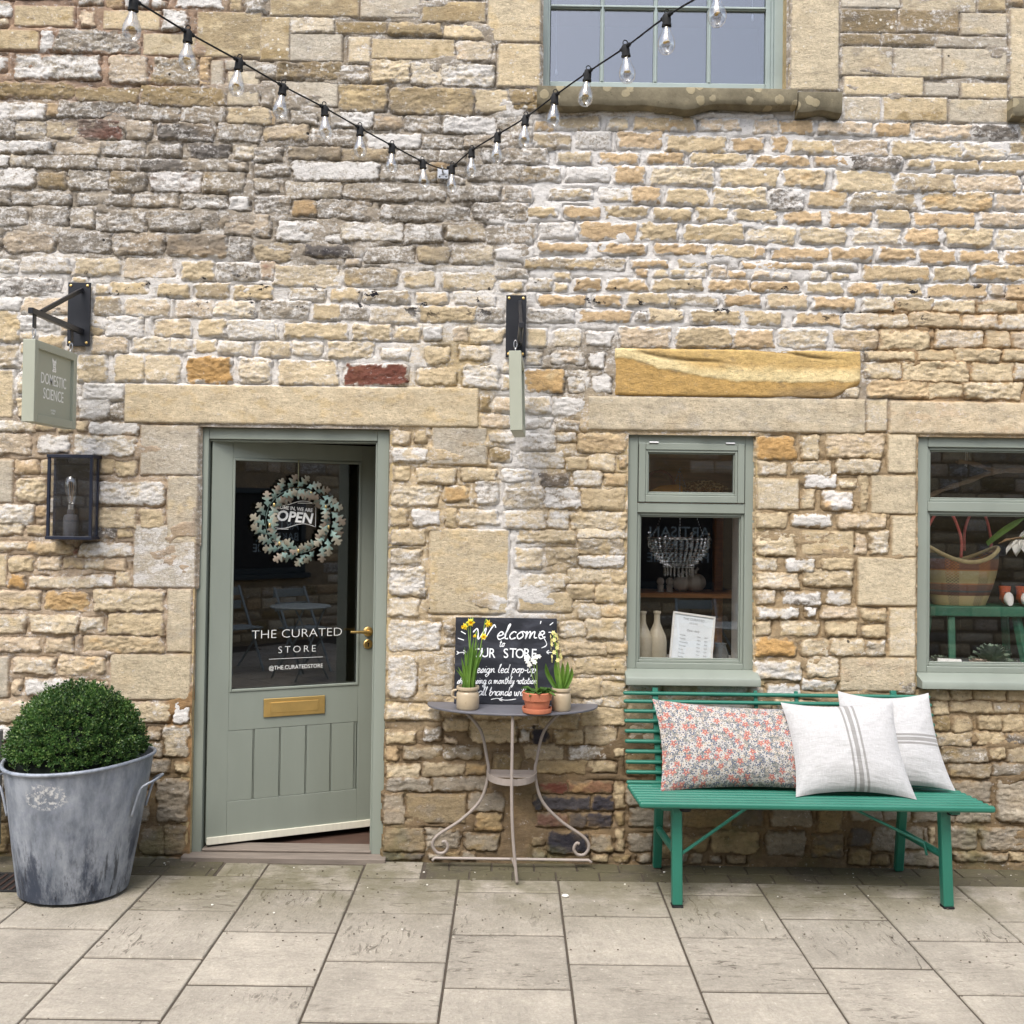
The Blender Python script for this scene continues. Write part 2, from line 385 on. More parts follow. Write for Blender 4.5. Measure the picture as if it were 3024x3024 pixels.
crop(2224, 0, """265 -40 613 648 a s;625 -20 1048 58 k s;1055 -20 1590 90 ag s;1602 -20 1800 80 oa s;625 65 1025 235 oG s;1035 68 1465 235 og s;1477 95 1810 255 ka s;625 240 913 325 oG s;920 242 1298 325 og s;1305 262 1810 345 kg s
630 335 995 540 ag s;1002 345 1348 555 ka s;1352 350 1810 555 ka s;642 548 1215 685 ya s;1220 592 1465 688 k s;1482 592 1815 705 ya s;642 692 912 865 kc s;920 695 1385 868 yo s;1395 712 1825 880 ka s;1830 60 2040 700 a s block;5 855 183 950 p;188 867 430 960 T;470 872 845 960 p;862 882 1110 970 T;1147 892 1550 990 p;1562 892 1890 1000 Gg;1900 905 2040 1000 t
130 977 240 1090 T;272 1002 570 1090 yt;578 1002 960 1110 pg;987 1012 1480 1120 ta;1492 1022 1800 1130 c;1812 1022 2040 1110 t;5 1112 395 1180 T;442 1117 680 1190 T;692 1122 1062 1210 Gg;1102 1142 1278 1200 t;1292 1152 1608 1220 t;1622 1152 2040 1230 t;207 1212 518 1335 yT;582 1222 1000 1370 ya;1017 1242 1438 1370 tg;1452 1252 1900 1370 p
112 1347 358 1500 Gw;402 1367 668 1475 tT;702 1377 1155 1490 gt;1212 1377 1700 1500 tT;1712 1392 2040 1500 p;5 1512 163 1590 t;212 1512 488 1590 T;547 1522 840 1610 T;882 1502 1113 1600 t;1142 1522 1578 1620 T;1607 1522 2040 1620 p;5 1622 303 1740 cy;327 1632 658 1735 yc;717 1632 1048 1740 c;1077 1632 1323 1745 T;1372 1632 1703 1755 y;1732 1642 2040 1770 c
5 1765 80 1840 T;132 1772 528 1850 T;567 1772 848 1855 T;887 1772 1153 1860 T;1182 1782 1448 1880 T;1477 1792 1753 1870 T;1792 1792 2040 1880 T;5 1877 420 1920 T;442 1882 738 1925 c""")
crop(0, 760, """-20 20 130 110 cw;155 0 495 110 cw;537 12 858 125 yc;892 12 1240 150 pc;1297 27 1528 160 y;1547 42 1840 160 g;1857 32 1960 150 pr;-20 152 440 268 Gw;797 182 1053 265 yt;1127 192 1338 280 t;1387 187 1625 290 tg;1662 202 1950 295 yt;-20 290 150 380 w;162 292 500 400 p;672 282 850 415 gt;902 292 1200 420 cp;1252 312 1518 430 pg;1532 312 1820 420 c
142 422 400 520 w;757 422 1018 570 wc;1102 447 1368 565 yp;1417 447 1608 560 y;1622 452 1955 580 cw;272 557 460 650 t;662 562 903 680 pc;947 572 1218 670 c;1222 582 1368 670 c;1382 592 1548 680 y;1552 602 1800 690 c;557 702 760 890 yc;817 702 1025 890 yc;1032 702 1285 890 cy;1332 712 1653 900 Y;1697 717 1925 898 c
-20 800 100 1145 ya s;-20 385 140 600 yt;-20 620 130 780 tw;602 902 885 1015 w;562 1005 780 1150 wg;790 1042 885 1150 g;-20 1165 240 1240 c;642 1182 980 1265 w;1000 1197 1415 1552 k s block;1190 1562 1410 2045 ka s block;-20 1262 220 1400 pg;272 1272 500 1395 wg;532 1272 968 1420 cw;-20 1440 98 1750 k s block;112 1452 268 1540 Tp;712 1422 810 1540 t;827 1442 968 1560 y
120 1582 328 1740 yc;705 1602 1168 1765 wc;-20 1765 240 1900 cw;250 1772 330 1850 T;702 1792 968 1930 yc;1000 1802 1168 1930 y""")
crop(760, 760, """122 62 580 208 ct;622 82 1003 200 gt;1037 102 1263 210 ct;1322 112 1688 230 ct;1702 82 1930 140 g;1722 172 1890 240 y;232 222 480 308 gc;522 227 730 310 ty;762 242 1080 320 gt;1132 252 1360 330 yp;1402 242 1698 340 cw;27 312 370 430 g;407 342 588 440 t;592 347 798 440 g;802 352 1133 470 cg;1152 352 1558 460 t;1562 362 1758 460 g
-20 472 143 575 cy;197 472 638 575 y;682 482 958 590 yc;987 492 1158 590 yc;1187 502 1318 590 w;1402 492 1500 600 p;1512 512 1758 610 yc;22 602 238 710 yc;247 602 458 700 c;507 602 828 720 cy;892 652 1088 730 cw;1202 642 1368 758 y;1442 632 1658 735 c;-20 742 98 900 c;152 738 568 910 yc;622 762 1073 913 r r brick;1142 792 1418 905 y;1472 772 1720 930 cw
1592 992 1655 1090 o;1692 1002 1830 1110 p;1592 1125 1800 1210 p;1662 1255 1840 1320 cw;967 1245 1083 1330 cp;1132 1245 1208 1320 y;1247 1212 1638 1478 k s block;1662 1372 1808 1450 o;972 1362 1213 1458 wc;962 1492 1083 1590 yt;1137 1512 1413 1610 yc;1462 1512 1698 1590 yc;1752 1522 1950 1600 w
962 1632 1283 1770 c;1327 1642 1498 1738 Yy;1562 1592 1718 1758 gw;1767 1602 1960 1780 c;957 1792 1068 1910 yt;1112 1802 1303 1910 w;1342 1802 1418 1920 yt;1452 1802 1718 1910 c;1762 1812 1960 1910 cy""")
crop(1500, 760, """147 152 308 230 tw;472 152 663 235 T;702 157 988 235 Tt;1032 157 1388 235 t;1432 162 1718 240 T;217 272 548 345 T;612 272 803 345 T;857 262 1148 340 t;1162 267 1508 340 gt;1547 267 1798 345 T;142 372 478 460 gw;502 377 883 460 T;915 392 990 460 g;1002 372 1248 460 yc;1312 382 1648 470 t;1692 387 1958 475 t
137 507 278 640 ya s;332 517 518 638 c;562 532 743 630 w;797 502 1158 640 p;1202 502 1588 640 t;1612 522 1893 640 Tp;130 682 238 760 c;317 667 538 760 wp;582 682 688 790 w;122 802 398 958 Yy;432 812 590 960 wy;600 822 738 960 w;112 1002 298 1110 c;322 1002 553 1130 w;102 1152 318 1220 gw;342 1162 503 1240 g;352 1252 488 1310 cw;102 1265 340 1380 gw;502 1262 838 1388 Ty
72 1392 398 1500 cw;412 1432 568 1520 t;582 1412 758 1520 ct;800 1432 838 1500 T;-20 1520 178 1600 c;227 1542 428 1638 G;472 1522 668 1630 cw;692 1547 838 1630 Tt;-20 1642 250 1790 cg;257 1642 513 1790 wg;522 1652 835 1798 t;-20 1812 258 1930 c;292 1802 423 1932 cw;452 1822 832 1940 ct""")
crop(2224, 760, """792 62 1250 165 tT;1287 67 1538 170 t;1572 62 2040 170 tT;2 177 333 245 T;372 182 643 260 t;687 182 888 265 T;917 192 1198 275 t;1232 197 1673 285 Tt;1687 187 1788 280 p;1807 192 2040 290 T;102 267 388 358 tp;417 287 723 365 T;787 292 998 380 c;1004 292 1275 385 t;1292 312 1578 390 yc;1602 312 1880 390 ycw
297 397 620 480 Tt;647 407 1098 500 cp;1112 397 1473 495 tp;1492 412 1743 505 p;1757 417 2040 510 c;182 517 528 640 c;577 522 888 650 pt;907 522 1258 660 y;1302 522 1638 645 pc;1662 527 1828 645 tp;1847 532 2040 650 p;812 672 1153 735 y;1167 667 1430 740 ty;1442 657 1758 745 y;1782 662 2040 735 y;797 757 1053 865 cy;1067 747 1528 885 y;1557 757 1848 885 y;1862 757 2040 870 c
822 882 1238 1000 Ty;1252 897 1488 1000 y;1502 897 1913 1010 yc;642 932 748 1000 c;808 1012 955 1240 ca s;27 1282 303 1440 Y;347 1277 468 1440 yc;522 1262 928 1430 pt;32 1462 238 1550 cp;272 1457 548 1545 c;597 1442 903 1540 c;27 1577 328 1800 ca s block;367 1552 588 1640 W;357 1662 433 1790 yc;497 1672 708 1800 WY;762 1562 818 1800 t
957 1260 1163 1540 a s block;837 1555 1163 1830 a s block""")
crop(2224, 1500, """22 42 238 145 y;272 47 558 130 Wc;592 47 948 145 pt;987 57 1163 350 a s block;22 172 303 335 yc;342 162 718 340 yt s;727 192 798 330 p;832 167 963 330 c;22 362 163 445 c;237 362 433 455 wc;482 352 718 440 t;22 462 323 570 cp;367 442 708 560 tc;22 597 153 685 cp;207 602 478 690 wG;527 592 698 690 cw;22 712 323 785 wc;372 717 443 775 w;482 707 743 785 p;777 727 938 810 yt
22 812 128 910 yc;197 812 473 910 cy;527 817 733 905 y;792 837 943 920 y;22 932 303 1050 Y;342 937 545 1050 ct;555 937 788 1050 ct;802 947 943 1050 cg;22 1092 343 1220 wc;392 1062 608 1210 c;342 1222 588 1305 cw;87 1262 328 1340 w;742 352 1163 698 a s block;967 712 1158 1060 ca s block;617 1067 1158 1308 ap s block
1032 1245 1150 1325 g;1252 1292 1398 1370 t;1412 1292 1558 1370 t;1572 1292 1798 1370 to;1812 1292 2040 1380 t;1402 1382 1698 1460 t;1712 1392 1888 1460 tg;1282 1382 1388 1470 y;1292 1482 1398 1590 o;1417 1492 1558 1600 t;1612 1492 1768 1580 t;1782 1482 1960 1590 t;1302 1602 1558 1700 tg;1582 1602 1788 1690 t;1802 1612 1960 1685 Gg;1332 1702 1668 1810 go;1692 1712 1798 1790 t;1812 1712 2040 1810 tg;1392 1822 1688 1920 go;1702 1822 1960 1910 g""")
crop(0, 1500, """-20 102 168 190 c;197 132 320 190 t;692 127 828 215 Gg;842 132 938 210 yt;-20 242 198 300 c;202 247 513 325 tT;527 292 560 350 r;567 252 943 345 cw;-20 332 50 560 y s;67 347 238 450 y;272 357 438 440 pc;452 362 598 430 tT;602 372 748 430 c;752 362 898 440 pT;67 477 173 570 Y;212 492 648 570 c;652 482 808 560 cw;832 452 938 550 cy
-20 592 288 720 pt;327 602 628 730 Yy;672 587 1163 735 yc;-20 767 178 890 cy;217 767 560 890 cy;572 782 728 880 c;772 752 1163 905 yt;-20 932 288 1020 p;332 932 518 1030 pt;592 917 1163 1030 yT;-20 1057 63 1350 k s block;102 1072 388 1180 cp;417 1062 748 1190 cY;92 1232 153 1330 pT;187 1222 498 1340 wg;532 1242 758 1320 c;-20 1382 288 1520 cp;942 1392 1208 1530 yc;1242 1382 1348 1530 W
1052 1572 1138 1650 p;1172 1552 1346 1770 gc;-20 1562 100 1660 w;1062 1792 1198 1890 g;1257 1822 1338 1890 y;952 122 1395 568 kw s block;1192 580 1368 1028 ak s block;787 1042 1362 1368 a s block;-20 1680 70 1760 wg""")
crop(0, 2224, """1122 192 1333 490 g;1002 522 1168 720 og;1002 272 1058 500 g;1172 512 1318 720 og;952 740 1268 792 gw;-20 100 60 260 w;-20 280 60 480 og;-20 500 60 700 o""")
crop(760, 1500, """957 157 1193 258 yc;952 302 1168 400 cg;947 432 1183 618 cw;1142 572 1198 640 g;942 652 1153 770 c;937 812 1303 1013 cw;1337 832 1403 980 g;932 1062 1133 1348 cw;1227 152 1793 753 ay s block;1212 1042 1400 1340 cg s;922 1402 1308 1508 ct;922 1592 1128 1680 yt;1192 1572 1308 1660 g;1042 1702 1308 1790 go;917 1702 1000 1790 T;922 1832 1158 1930 cy;1330 1500 1500 1590 ty;1330 1700 1600 1790 go""")
crop(760, 2224, """1172 72 1478 165 tg;1482 72 1640 150 oT;922 177 1238 268 gw;1252 167 1640 268 g;1062 292 1488 500 og s;897 282 1048 500 gp;902 537 1193 698 og;1202 542 1438 688 g;1482 582 1718 688 go;1562 432 1748 550 oT;892 712 1178 758 G;1502 285 1760 415 g""")
crop(1500, 1500, """72 162 468 245 tc;492 152 828 218 c;502 222 828 330 gt;57 292 238 430 cy;277 292 493 420 tg;512 342 828 420 wc;87 477 408 570 c;432 445 728 530 cy;740 452 828 540 t;422 557 608 640 t;622 562 828 670 yt;72 602 458 740 yt s;512 692 658 790 cg;662 702 828 775 yT;372 812 548 920 c;562 792 828 930 ct;362 962 698 1050 tp;712 962 838 1040 yT;470 1080 828 1180 ty
402 1222 658 1350 t;672 1252 838 1340 tc;522 1432 828 1550 t;230 1485 500 1570 yo;332 1582 538 1680 yo;547 1562 773 1690 tg;432 1702 718 1790 gw;112 1692 398 1790 tg;757 1712 828 1770 y;202 1802 558 1890 ot;572 1812 768 1880 t;175 1570 285 1680 b""")
crop(1500, 2224, """227 212 413 280 r r brick;432 202 743 280 rT r brick;192 307 238 400 b r brick;252 307 578 405 bG r brick;602 302 753 405 b r brick;202 432 423 520 rg r brick;432 427 558 530 bG r brick;564 427 738 530 b r brick;287 562 578 710 b r brick;592 592 738 700 go;762 212 828 395 ty;772 422 828 500 o;772 542 828 700 t
872 397 1158 520 g;1252 402 1588 530 o;1602 402 1818 520 G;862 582 1028 700 g;1242 592 1428 700 o;1452 557 1783 715 ot""")
crop(2224, 2224, """132 392 413 520 g;92 562 368 730 g;422 582 638 740 Go;462 402 628 560 o;692 542 838 660 G;852 532 1008 700 g;692 382 918 480 g;922 372 1108 480 gk;1142 392 1438 490 g;1450 352 1688 490 g;1062 532 1213 680 gk;1252 532 1288 680 y;1392 532 1598 680 g;1622 532 1960 690 g;1742 192 1960 490 gk;1422 202 1688 345 g;1432 712 1818 770 go;1832 712 1960 770 t;1215 540 1245 670 g""")

# openings in the front wall (x0, x1, z0, z1)
DOOR = (X(572, 1890), X(1141, 1890), 0.0, Z(870, 1262))
WIN1 = (X(1849, 1630), X(2230, 1630), Z(2040, 1990), Z(2040, 1282))
WIN2 = (X(2707, 1630), X(2707, 1630) + 1.12, WIN1[2] + .003, Z(2850, 1288))
UPW = (X(1584, 130), X(2331, 130), Z(1950, 270), Z(1950, 270) + 1.75)
OPEN = [DOOR, WIN1, WIN2, UPW]
LINTELS = [(X(368, 1190), X(1414, 1190), Z(890, 1256), Z(890, 1139), 'ay'), (X(1735, 1220), X(2556, 1220), Z(2140, 1276), Z(2140, 1174), 'ak'),
           (X(2626, 1230), X(2626, 1230) + 1.45, Z(2820, 1283), Z(2820, 1186), 'ap')]
SLAB = (X(1817, 1100), X(2540, 1100), Z(2180, 1172), Z(2180, 1034))

def tintof(code):
    cs = [lin(TINT[c]) for c in code[:2]]
    c = np.array(cs[0]) * (0.72 if len(cs) > 1 else 1) + (np.array(cs[1]) * 0.28 if len(cs) > 1 else 0)
    c = c * 0.84 + c.mean() * 0.16
    if code[0] not in 'rbGYo': c = c * 0.86 + np.array(lin((206, 192, 164))) * 0.14
    return c * rnd.uniform(0.93, 1.07), LIME[code[0]] * (0.7 if len(code) > 1 else 1) + (LIME[code[1]] * 0.3 if len(code) > 1 else 0)

PXM = 608.0
def mortar_tint(x, z):
    """mortar colour by place: x, z arrays -> rgb, lime"""
    u = 1512 + x * PXM; v = 1512 - (z - 1.69) * PXM
    def S(a, b, q): return sstep(a, b, q)
    base = np.ones((len(x), 3)) * np.array(lin((152, 142, 127)))
    lime = np.full(len(x), .42)
    def put(w, c, l):
        nonlocal base, lime
        base = base * (1 - w[:, None]) + np.array(lin(c)) * w[:, None]; lime = lime * (1 - w) + l * w
    wob = fbm(x * 1.7, z * 1.7, 3) * 160
    u = u + wob; v = v + wob
    put(S(420, 200, v) * S(800, 500, u), (156, 132, 112), .30)
    put(S(740, 820, v) * S(1560, 1450, u) * S(1300, 1150, v), (204, 194, 178), .75)
    put(S(1450, 1560, u) * S(250, 340, v) * S(1060, 980, v), (196, 192, 186), .92)
    put(S(2560, 2640, u) * S(850, 900, v), (172, 146, 112), .25)
    put(S(1500, 1350, u) * S(900, 1000, v) * S(1150, 1250, u), (184, 166, 132), .35)
    put(S(1150, 1260, v) * S(2300, 2200, v) * S(1120, 1180, u), (186, 168, 138), .40)
    put(S(1400, 1480, u) * S(1640, 1560, u) * S(900, 1000, v) * S(1900, 1750, v), (200, 194, 184), .85)
    put(S(2200, 2260, u) * S(1200, 1280, v), (160, 140, 110), .22)
    put(S(600, 560, u) * S(1250, 1350, v), (172, 154, 132), .35)
    put(S(2060, 2200, v), (124, 106, 82), .20)
    put(S(520, 560, u) * S(2020, 2080, v) * S(700, 600, u), (150, 120, 84), .12)
    mv = 1 + .34 * fbm(x * 7 + 3, z * 10, 4, .6)
    return base * mv[:, None], lime

def stone_grid(x0, z0, x1, z1, code, st, sp=0.0058, prot=None):
    """one stone as a height field over the wall face -> verts, faces, rgba"""
    w, h = x1 - x0, z1 - z0; cx, cz = (x0 + x1) / 2, (z0 + z1) / 2
    m = 0.014
    nx = max(int((w + 2 * m) / sp), 4) + 1; nz = max(int((h + 2 * m) / sp), 4) + 1
    gx, gz = np.meshgrid(np.linspace(x0 - m, x1 + m, nx), np.linspace(z0 - m, z1 + m, nz))
    x, z = gx.ravel(), gz.ravel()
    rough = st == 'r'
    o1, o2 = rnd.uniform(0, 300), rnd.uniform(0, 300)
    amp = 0.0105 if rough else 0.0024
    wx = x - cx + perlin(x * 17 + o1, z * 17 + o2) * amp + perlin(x * 55 + o2, z * 55 + o1) * amp * .55 + perlin(x * 130, z * 130) * amp * .3
    wz = z - cz + perlin(x * 17 + o2, z * 17 + o1) * amp * .8 + perlin(x * 50 + o1, z * 50 + o2) * amp * .5 + perlin(x * 120 + 5, z * 140) * amp * .3
    k1, k2 = (rnd.uniform(-.10, .10), rnd.uniform(-.10, .10)) if rough else (0, 0)
    hx = (w / 2 + (.004 if rough else .001)) * (1 + k1 * wz / h); hz = (h / 2 + (.004 if rough else .001)) * (1 + k2 * wx / w)
    r = min(w, h) * (rnd.uniform(.06, .24) if rough else .03)
    qx, qz = np.abs(wx) - (hx - r), np.abs(wz) - (hz - r)
    d = -(np.hypot(np.maximum(qx, 0), np.maximum(qz, 0)) + np.minimum(np.maximum(qx, qz), 0) - r)
    ins = np.clip(d, 0, None)
    if rough:
        H = prot if prot else rnd.uniform(.006, .0145)
        e = rnd.uniform(.0025, .0065)
        def chip(fx, fz, o, q):                              # flat-faced, broken relief: noise cut into uneven steps
            t = fbm(x * fx + o1, z * fz + o2, o, .55) * q
            fl = np.floor(t); fr = t - fl
            return (fl + sstep(.25, .75, fr)) / q
        am = rnd.uniform(.45, 1.15)
        n = (chip(7, 15, 3, 5.5) * .0095 + chip(15, 36, 3, 5) * .0065 + chip(30, 62, 2, 4) * .0050 + fbm(x * 50 + o2, z * 80 + o1, 3, .7) * .0062) * am
        tl = rnd.uniform(-.045, .045) * (x - cx) + rnd.uniform(-.12, .06) * (z - cz)
        yy = H * (1 - np.exp(-ins / e)) + (n + tl) * np.clip(ins / .009, .12, 1)
    else:
        H = prot if prot else rnd.uniform(.004, .0075)
        n = fbm(x * 9 + o1, z * 13 + o2, 4, .6) * .0028 + fbm(x * 60, z * 70, 2) * .0009
        yy = H * (1 - np.exp(-ins / .0035)) + n * np.clip(ins / .01, 0, 1)
    yy = np.where(d < 0, np.maximum(d * 2.2, -.02), yy)
    tint, lime = tintof(code)
    rgb = np.tile(tint, (len(x), 1)); la = np.full(len(x), lime)
    if len(code) > 1:                                         # the second colour shows as a patch
        f = sstep(.05, .35, fbm(x * 8 + o2, z * 13 + o1, 3, .6))[:, None] * .7
        rgb = rgb * (1 - f) + np.array(lin(TINT[code[1]])) * f; la = la * (1 - f[:, 0]) + LIME[code[1]] * f[:, 0]
    mt, ml = mortar_tint(x, z)                                # mortar smeared over the arrises
    f = sstep(.012, -.001, d + fbm(x * 26 + o1, z * 30, 3) * (.022 if rough else .004))
    rgb = rgb * (1 - f[:, None]) + mt * f[:, None]; la = la * (1 - f) + ml * f
    la = la * (1 - .55 * sstep(2180, 2300, 1512 - (z - 1.69) * PXM))
    uu, vv = 1512 + x * PXM, 1512 - (z - 1.69) * PXM          # soot-grey weathering on the upper left courses
    gw = sstep(250, 380, vv) * sstep(860, 720, vv) * sstep(1640, 1420, uu) * (.42 + .9 * fbm(x * 3.1, z * 4.2, 3))
    gw = np.clip(gw, 0, .75)[:, None]
    rgb = rgb * (1 - gw) + np.array(lin((124, 117, 107))) * gw
    V = np.stack([x, -yy, z], 1)
    idx = np.arange(nx * nz).reshape(nz, nx)
    F = np.stack([idx[:-1, :-1], idx[:-1, 1:], idx[1:, 1:], idx[1:, :-1]], -1).reshape(-1, 4)
    keep = (d.reshape(nz, nx) > -.009)
    k = (keep[:-1, :-1] | keep[:-1, 1:] | keep[1:, 1:] | keep[1:, :-1]).ravel()
    F = F[k]
    used = np.unique(F); rm = np.full(len(x), -1); rm[used] = np.arange(len(used))
    return V[used], rm[F], np.concatenate([rgb, la[:, None]], 1)[used]

def mesh_np(name, V, F, C, m, parent, loc=None):
    me = bpy.data.meshes.new(name)
    o0 = np.array(loc if loc is not None else (V.min(0) + V.max(0)) / 2)
    me.vertices.add(len(V)); me.vertices.foreach_set('co', (V - o0).astype(np.float32).ravel())
    me.loops.add(F.size); me.loops.foreach_set('vertex_index', F.astype(np.int32).ravel())
    me.polygons.add(len(F))
    me.polygons.foreach_set('loop_start', np.arange(0, F.size, F.shape[1], dtype=np.int32))
    me.update(calc_edges=True)
    if C is not None:
        at = me.color_attributes.new('tint', 'FLOAT_COLOR', 'POINT'); at.data.foreach_set('color', C.astype(np.float32).ravel())
    me.materials.append(m); me.shade_smooth(); me.validate()
    o = bpy.data.objects.new(name, me); o.location = o0
    return link(o, parent, o0)

# fill what was not measured, and the courses beyond the frame, with stones of the neighbourhood
def overlaps(a, b, g=.010): return a[0] < b[2] + g and a[2] > b[0] - g and a[1] < b[3] + g and a[3] > b[1] - g
def fill_stones():
    taken = [s[:4] for s in STONES] + [(a, c, b, d) for a, b, c, d in OPEN]
    taken += [(a, c, b, d) for a, b, c, d, _ in LINTELS] + [(SLAB[0], SLAB[2], SLAB[1], SLAB[3])]
    taken.append((UPW[0] - .02, UPW[2] - .12, X(2488, 290), UPW[2] + .01))
    taken.append((X(2984, 320), Z(3000, 368), X(2984, 320) + 1.3, Z(3000, 290)))
    for q in (((1200, 950, 1480, 1140), (1560, 950, 1820, 1100), (2470, 1100, 2570, 1180), (1460, 2290, 1570, 2530), (1210, 2300, 1340, 2500))):
        taken.append((X(q[0], q[1]), Z(q[0], q[3]), X(q[2], q[1]), Z(q[2], q[1])))
    cell = {}
    def reg(r):
        for i in range(int(r[0] // .3), int(r[2] // .3) + 1):
            for j in range(int(r[1] // .3), int(r[3] // .3) + 1): cell.setdefault((i, j), []).append(r)
    for r in taken: reg(r)
    def free(r):
        for i in range(int((r[0] - .02) // .3), int((r[2] + .02) // .3) + 1):
            for j in range(int((r[1] - .02) // .3), int((r[3] + .02) // .3) + 1):
                if any(overlaps(r, q) for q in cell.get((i, j), ())): return False
        return True
    z = 0.02
    out = []
    for w0, w1, h0, h1, step in ((.20, .34, .085, .12, .06), (.12, .22, .065, .095, .04), (.07, .13, .05, .075, .03), (.05, .09, .03, .045, .025)):
        z = 0.01
        while z < 5.1:
            x = -3.55
            while x < 3.5:
                w = rnd.uniform(w0, w1); h = rnd.uniform(h0, h1)
                r = (x, z, x + w, min(z + h, 5.15))
                inframe = -2.55 < x < 2.45 and z < 4.3
                if free(r):
                    reg(r)
                    v = 1512 - (z - 1.69) * PXM; u = 1512 + x * PXM
                    if v > 2230: c = rnd.choice(['g', 'o', 'og', 'go', 'gk', 't'])
                    elif v < 780 and u < 1500: c = rnd.choice(['g', 'gw', 'w', 'o', 'pg'])
                    elif u > 1500 and v < 1000: c = rnd.choice(['t', 'T', 'y', 'c', 'p'])
                    else: c = rnd.choice(['c', 'y', 'yc', 'cw', 'p', 't'])
                    out.append([*r, c, 'r', 'stone']); x += w + .012
                else: x += step * (.5 if inframe else 1)
            z += h0 * .35 if z < 4.4 else h0 + .012
    return out
FILL = fill_stones()

shop = empty('stone_building', (0, 0, 0), 'honey and grey rubble stone shop front with sage green door and windows', 'building')
def in_view(s): return s[0] < 2.5 and s[2] > -2.5 and s[1] < 4.2
allst = STONES + FILL
def shows(s):
    a = (s[2] - s[0]) * (s[3] - s[1])
    if not in_view(s): return -1
    cx, cz = (s[0] + s[2]) / 2, (s[1] + s[3]) / 2
    if .6 < cx < 1.95 and .47 < cz < .80: a *= .4          # behind the bench
    if -2.4 < cx < -1.75 and cz < .85: a *= .1              # behind the tub
    return a
others = sorted([s for s in allst if s[6] == 'stone'], key=shows, reverse=True)
named = [s for s in allst if s[6] != 'stone']
singles, rest = others[:298], others[298:]
for s in singles + named:
    V, F, C = stone_grid(*s[:6])
    mesh_np(s[6], V, F, C, M_STONE, shop)
def joined(lst, name, parent, sp=.0065, kind='stuff', tf=None):
    Vs, Fs, Cs, b = [], [], [], 0
    for s in lst:
        V, F, C = stone_grid(*s[:6], sp=sp if in_view(s) else .014)
        Vs.append(V); Fs.append(F + b); Cs.append(C); b += len(V)
    V = np.concatenate(Vs)
    if tf: V = tf(V)
    o = mesh_np(name, V, np.concatenate(Fs), np.concatenate(Cs), M_STONE, parent)
    return tag(o, kind=kind) if kind else o
joined(rest, 'stone', shop)
for a, b, c, d, code in LINTELS:
    V, F, C = stone_grid(a, c, b, d, code, 's', prot=.012)
    mesh_np('lintel', V, F, C, M_STONE, shop)
# the long honey-banded sandstone slab over the first window
V, F, C = stone_grid(SLAB[0], SLAB[2], SLAB[1], SLAB[3], 'Y', 's', prot=.012)
sx = (V[:, 0] - SLAB[0]) / (SLAB[1] - SLAB[0]); szz = (V[:, 2] - SLAB[2]) / (SLAB[3] - SLAB[2])
wob_ = fbm(V[:, 0] * 6, V[:, 2] * 9, 4, .6)
low = .80 - .46 * sstep(.02, .42, sx) - .02 * np.sin(sx * 11) + wob_ * .10           # foot of the pale band
bnd = (sstep(-.02, .02, szz - low) * sstep(.42, .10, szz - low + wob_ * .25))[:, None]
C[:, :3] = np.array(lin((186, 152, 94))) * (1 + .10 * wob_[:, None])
C[:, :3] = C[:, :3] * (1 - bnd) + np.array(lin((226, 206, 156))) * bnd
top_ = sstep(.30, .42, szz - low + wob_ * .2)[:, None] * .6
C[:, :3] = C[:, :3] * (1 - top_) + np.array(lin((204, 176, 118))) * top_
def vein(f, w, g): return np.exp(-((szz - f - wob_ * .06) / w) ** 2) * g
st_ = np.maximum(vein(1.02 - .55 * sx - .10 * np.sin(sx * 6), .035, sstep(.06, .14, sx) * sstep(.50, .36, sx)), vein(1.05 - .62 * (sx - .52), .030, sstep(.52, .6, sx) * sstep(.98, .8, sx)))
st_ = np.clip(st_, 0, 1)[:, None]
C[:, :3] = C[:, :3] * (1 - st_ * .7) + np.array(lin((104, 88, 58))) * st_ * .7
gp = (sstep(.05, .3, fbm(V[:, 0] * 3 + 9, V[:, 2] * 5, 3)) * sstep(.55, .75, sx) * sstep(.3, .1, szz))[:, None] * .6
C[:, :3] = C[:, :3] * (1 - gp) + np.array(lin((140, 122, 96))) * gp
V[:, 1] += st_[:, 0] * .010 - bnd[:, 0] * .003 + wob_ * .004
notch = sstep(.0, .1, (sx - .86) - szz * .35)
V[:, 1] += notch * .045
C[:, 3] = .08
mesh_np('sandstone_slab', V, F, C, M_STONE, shop)

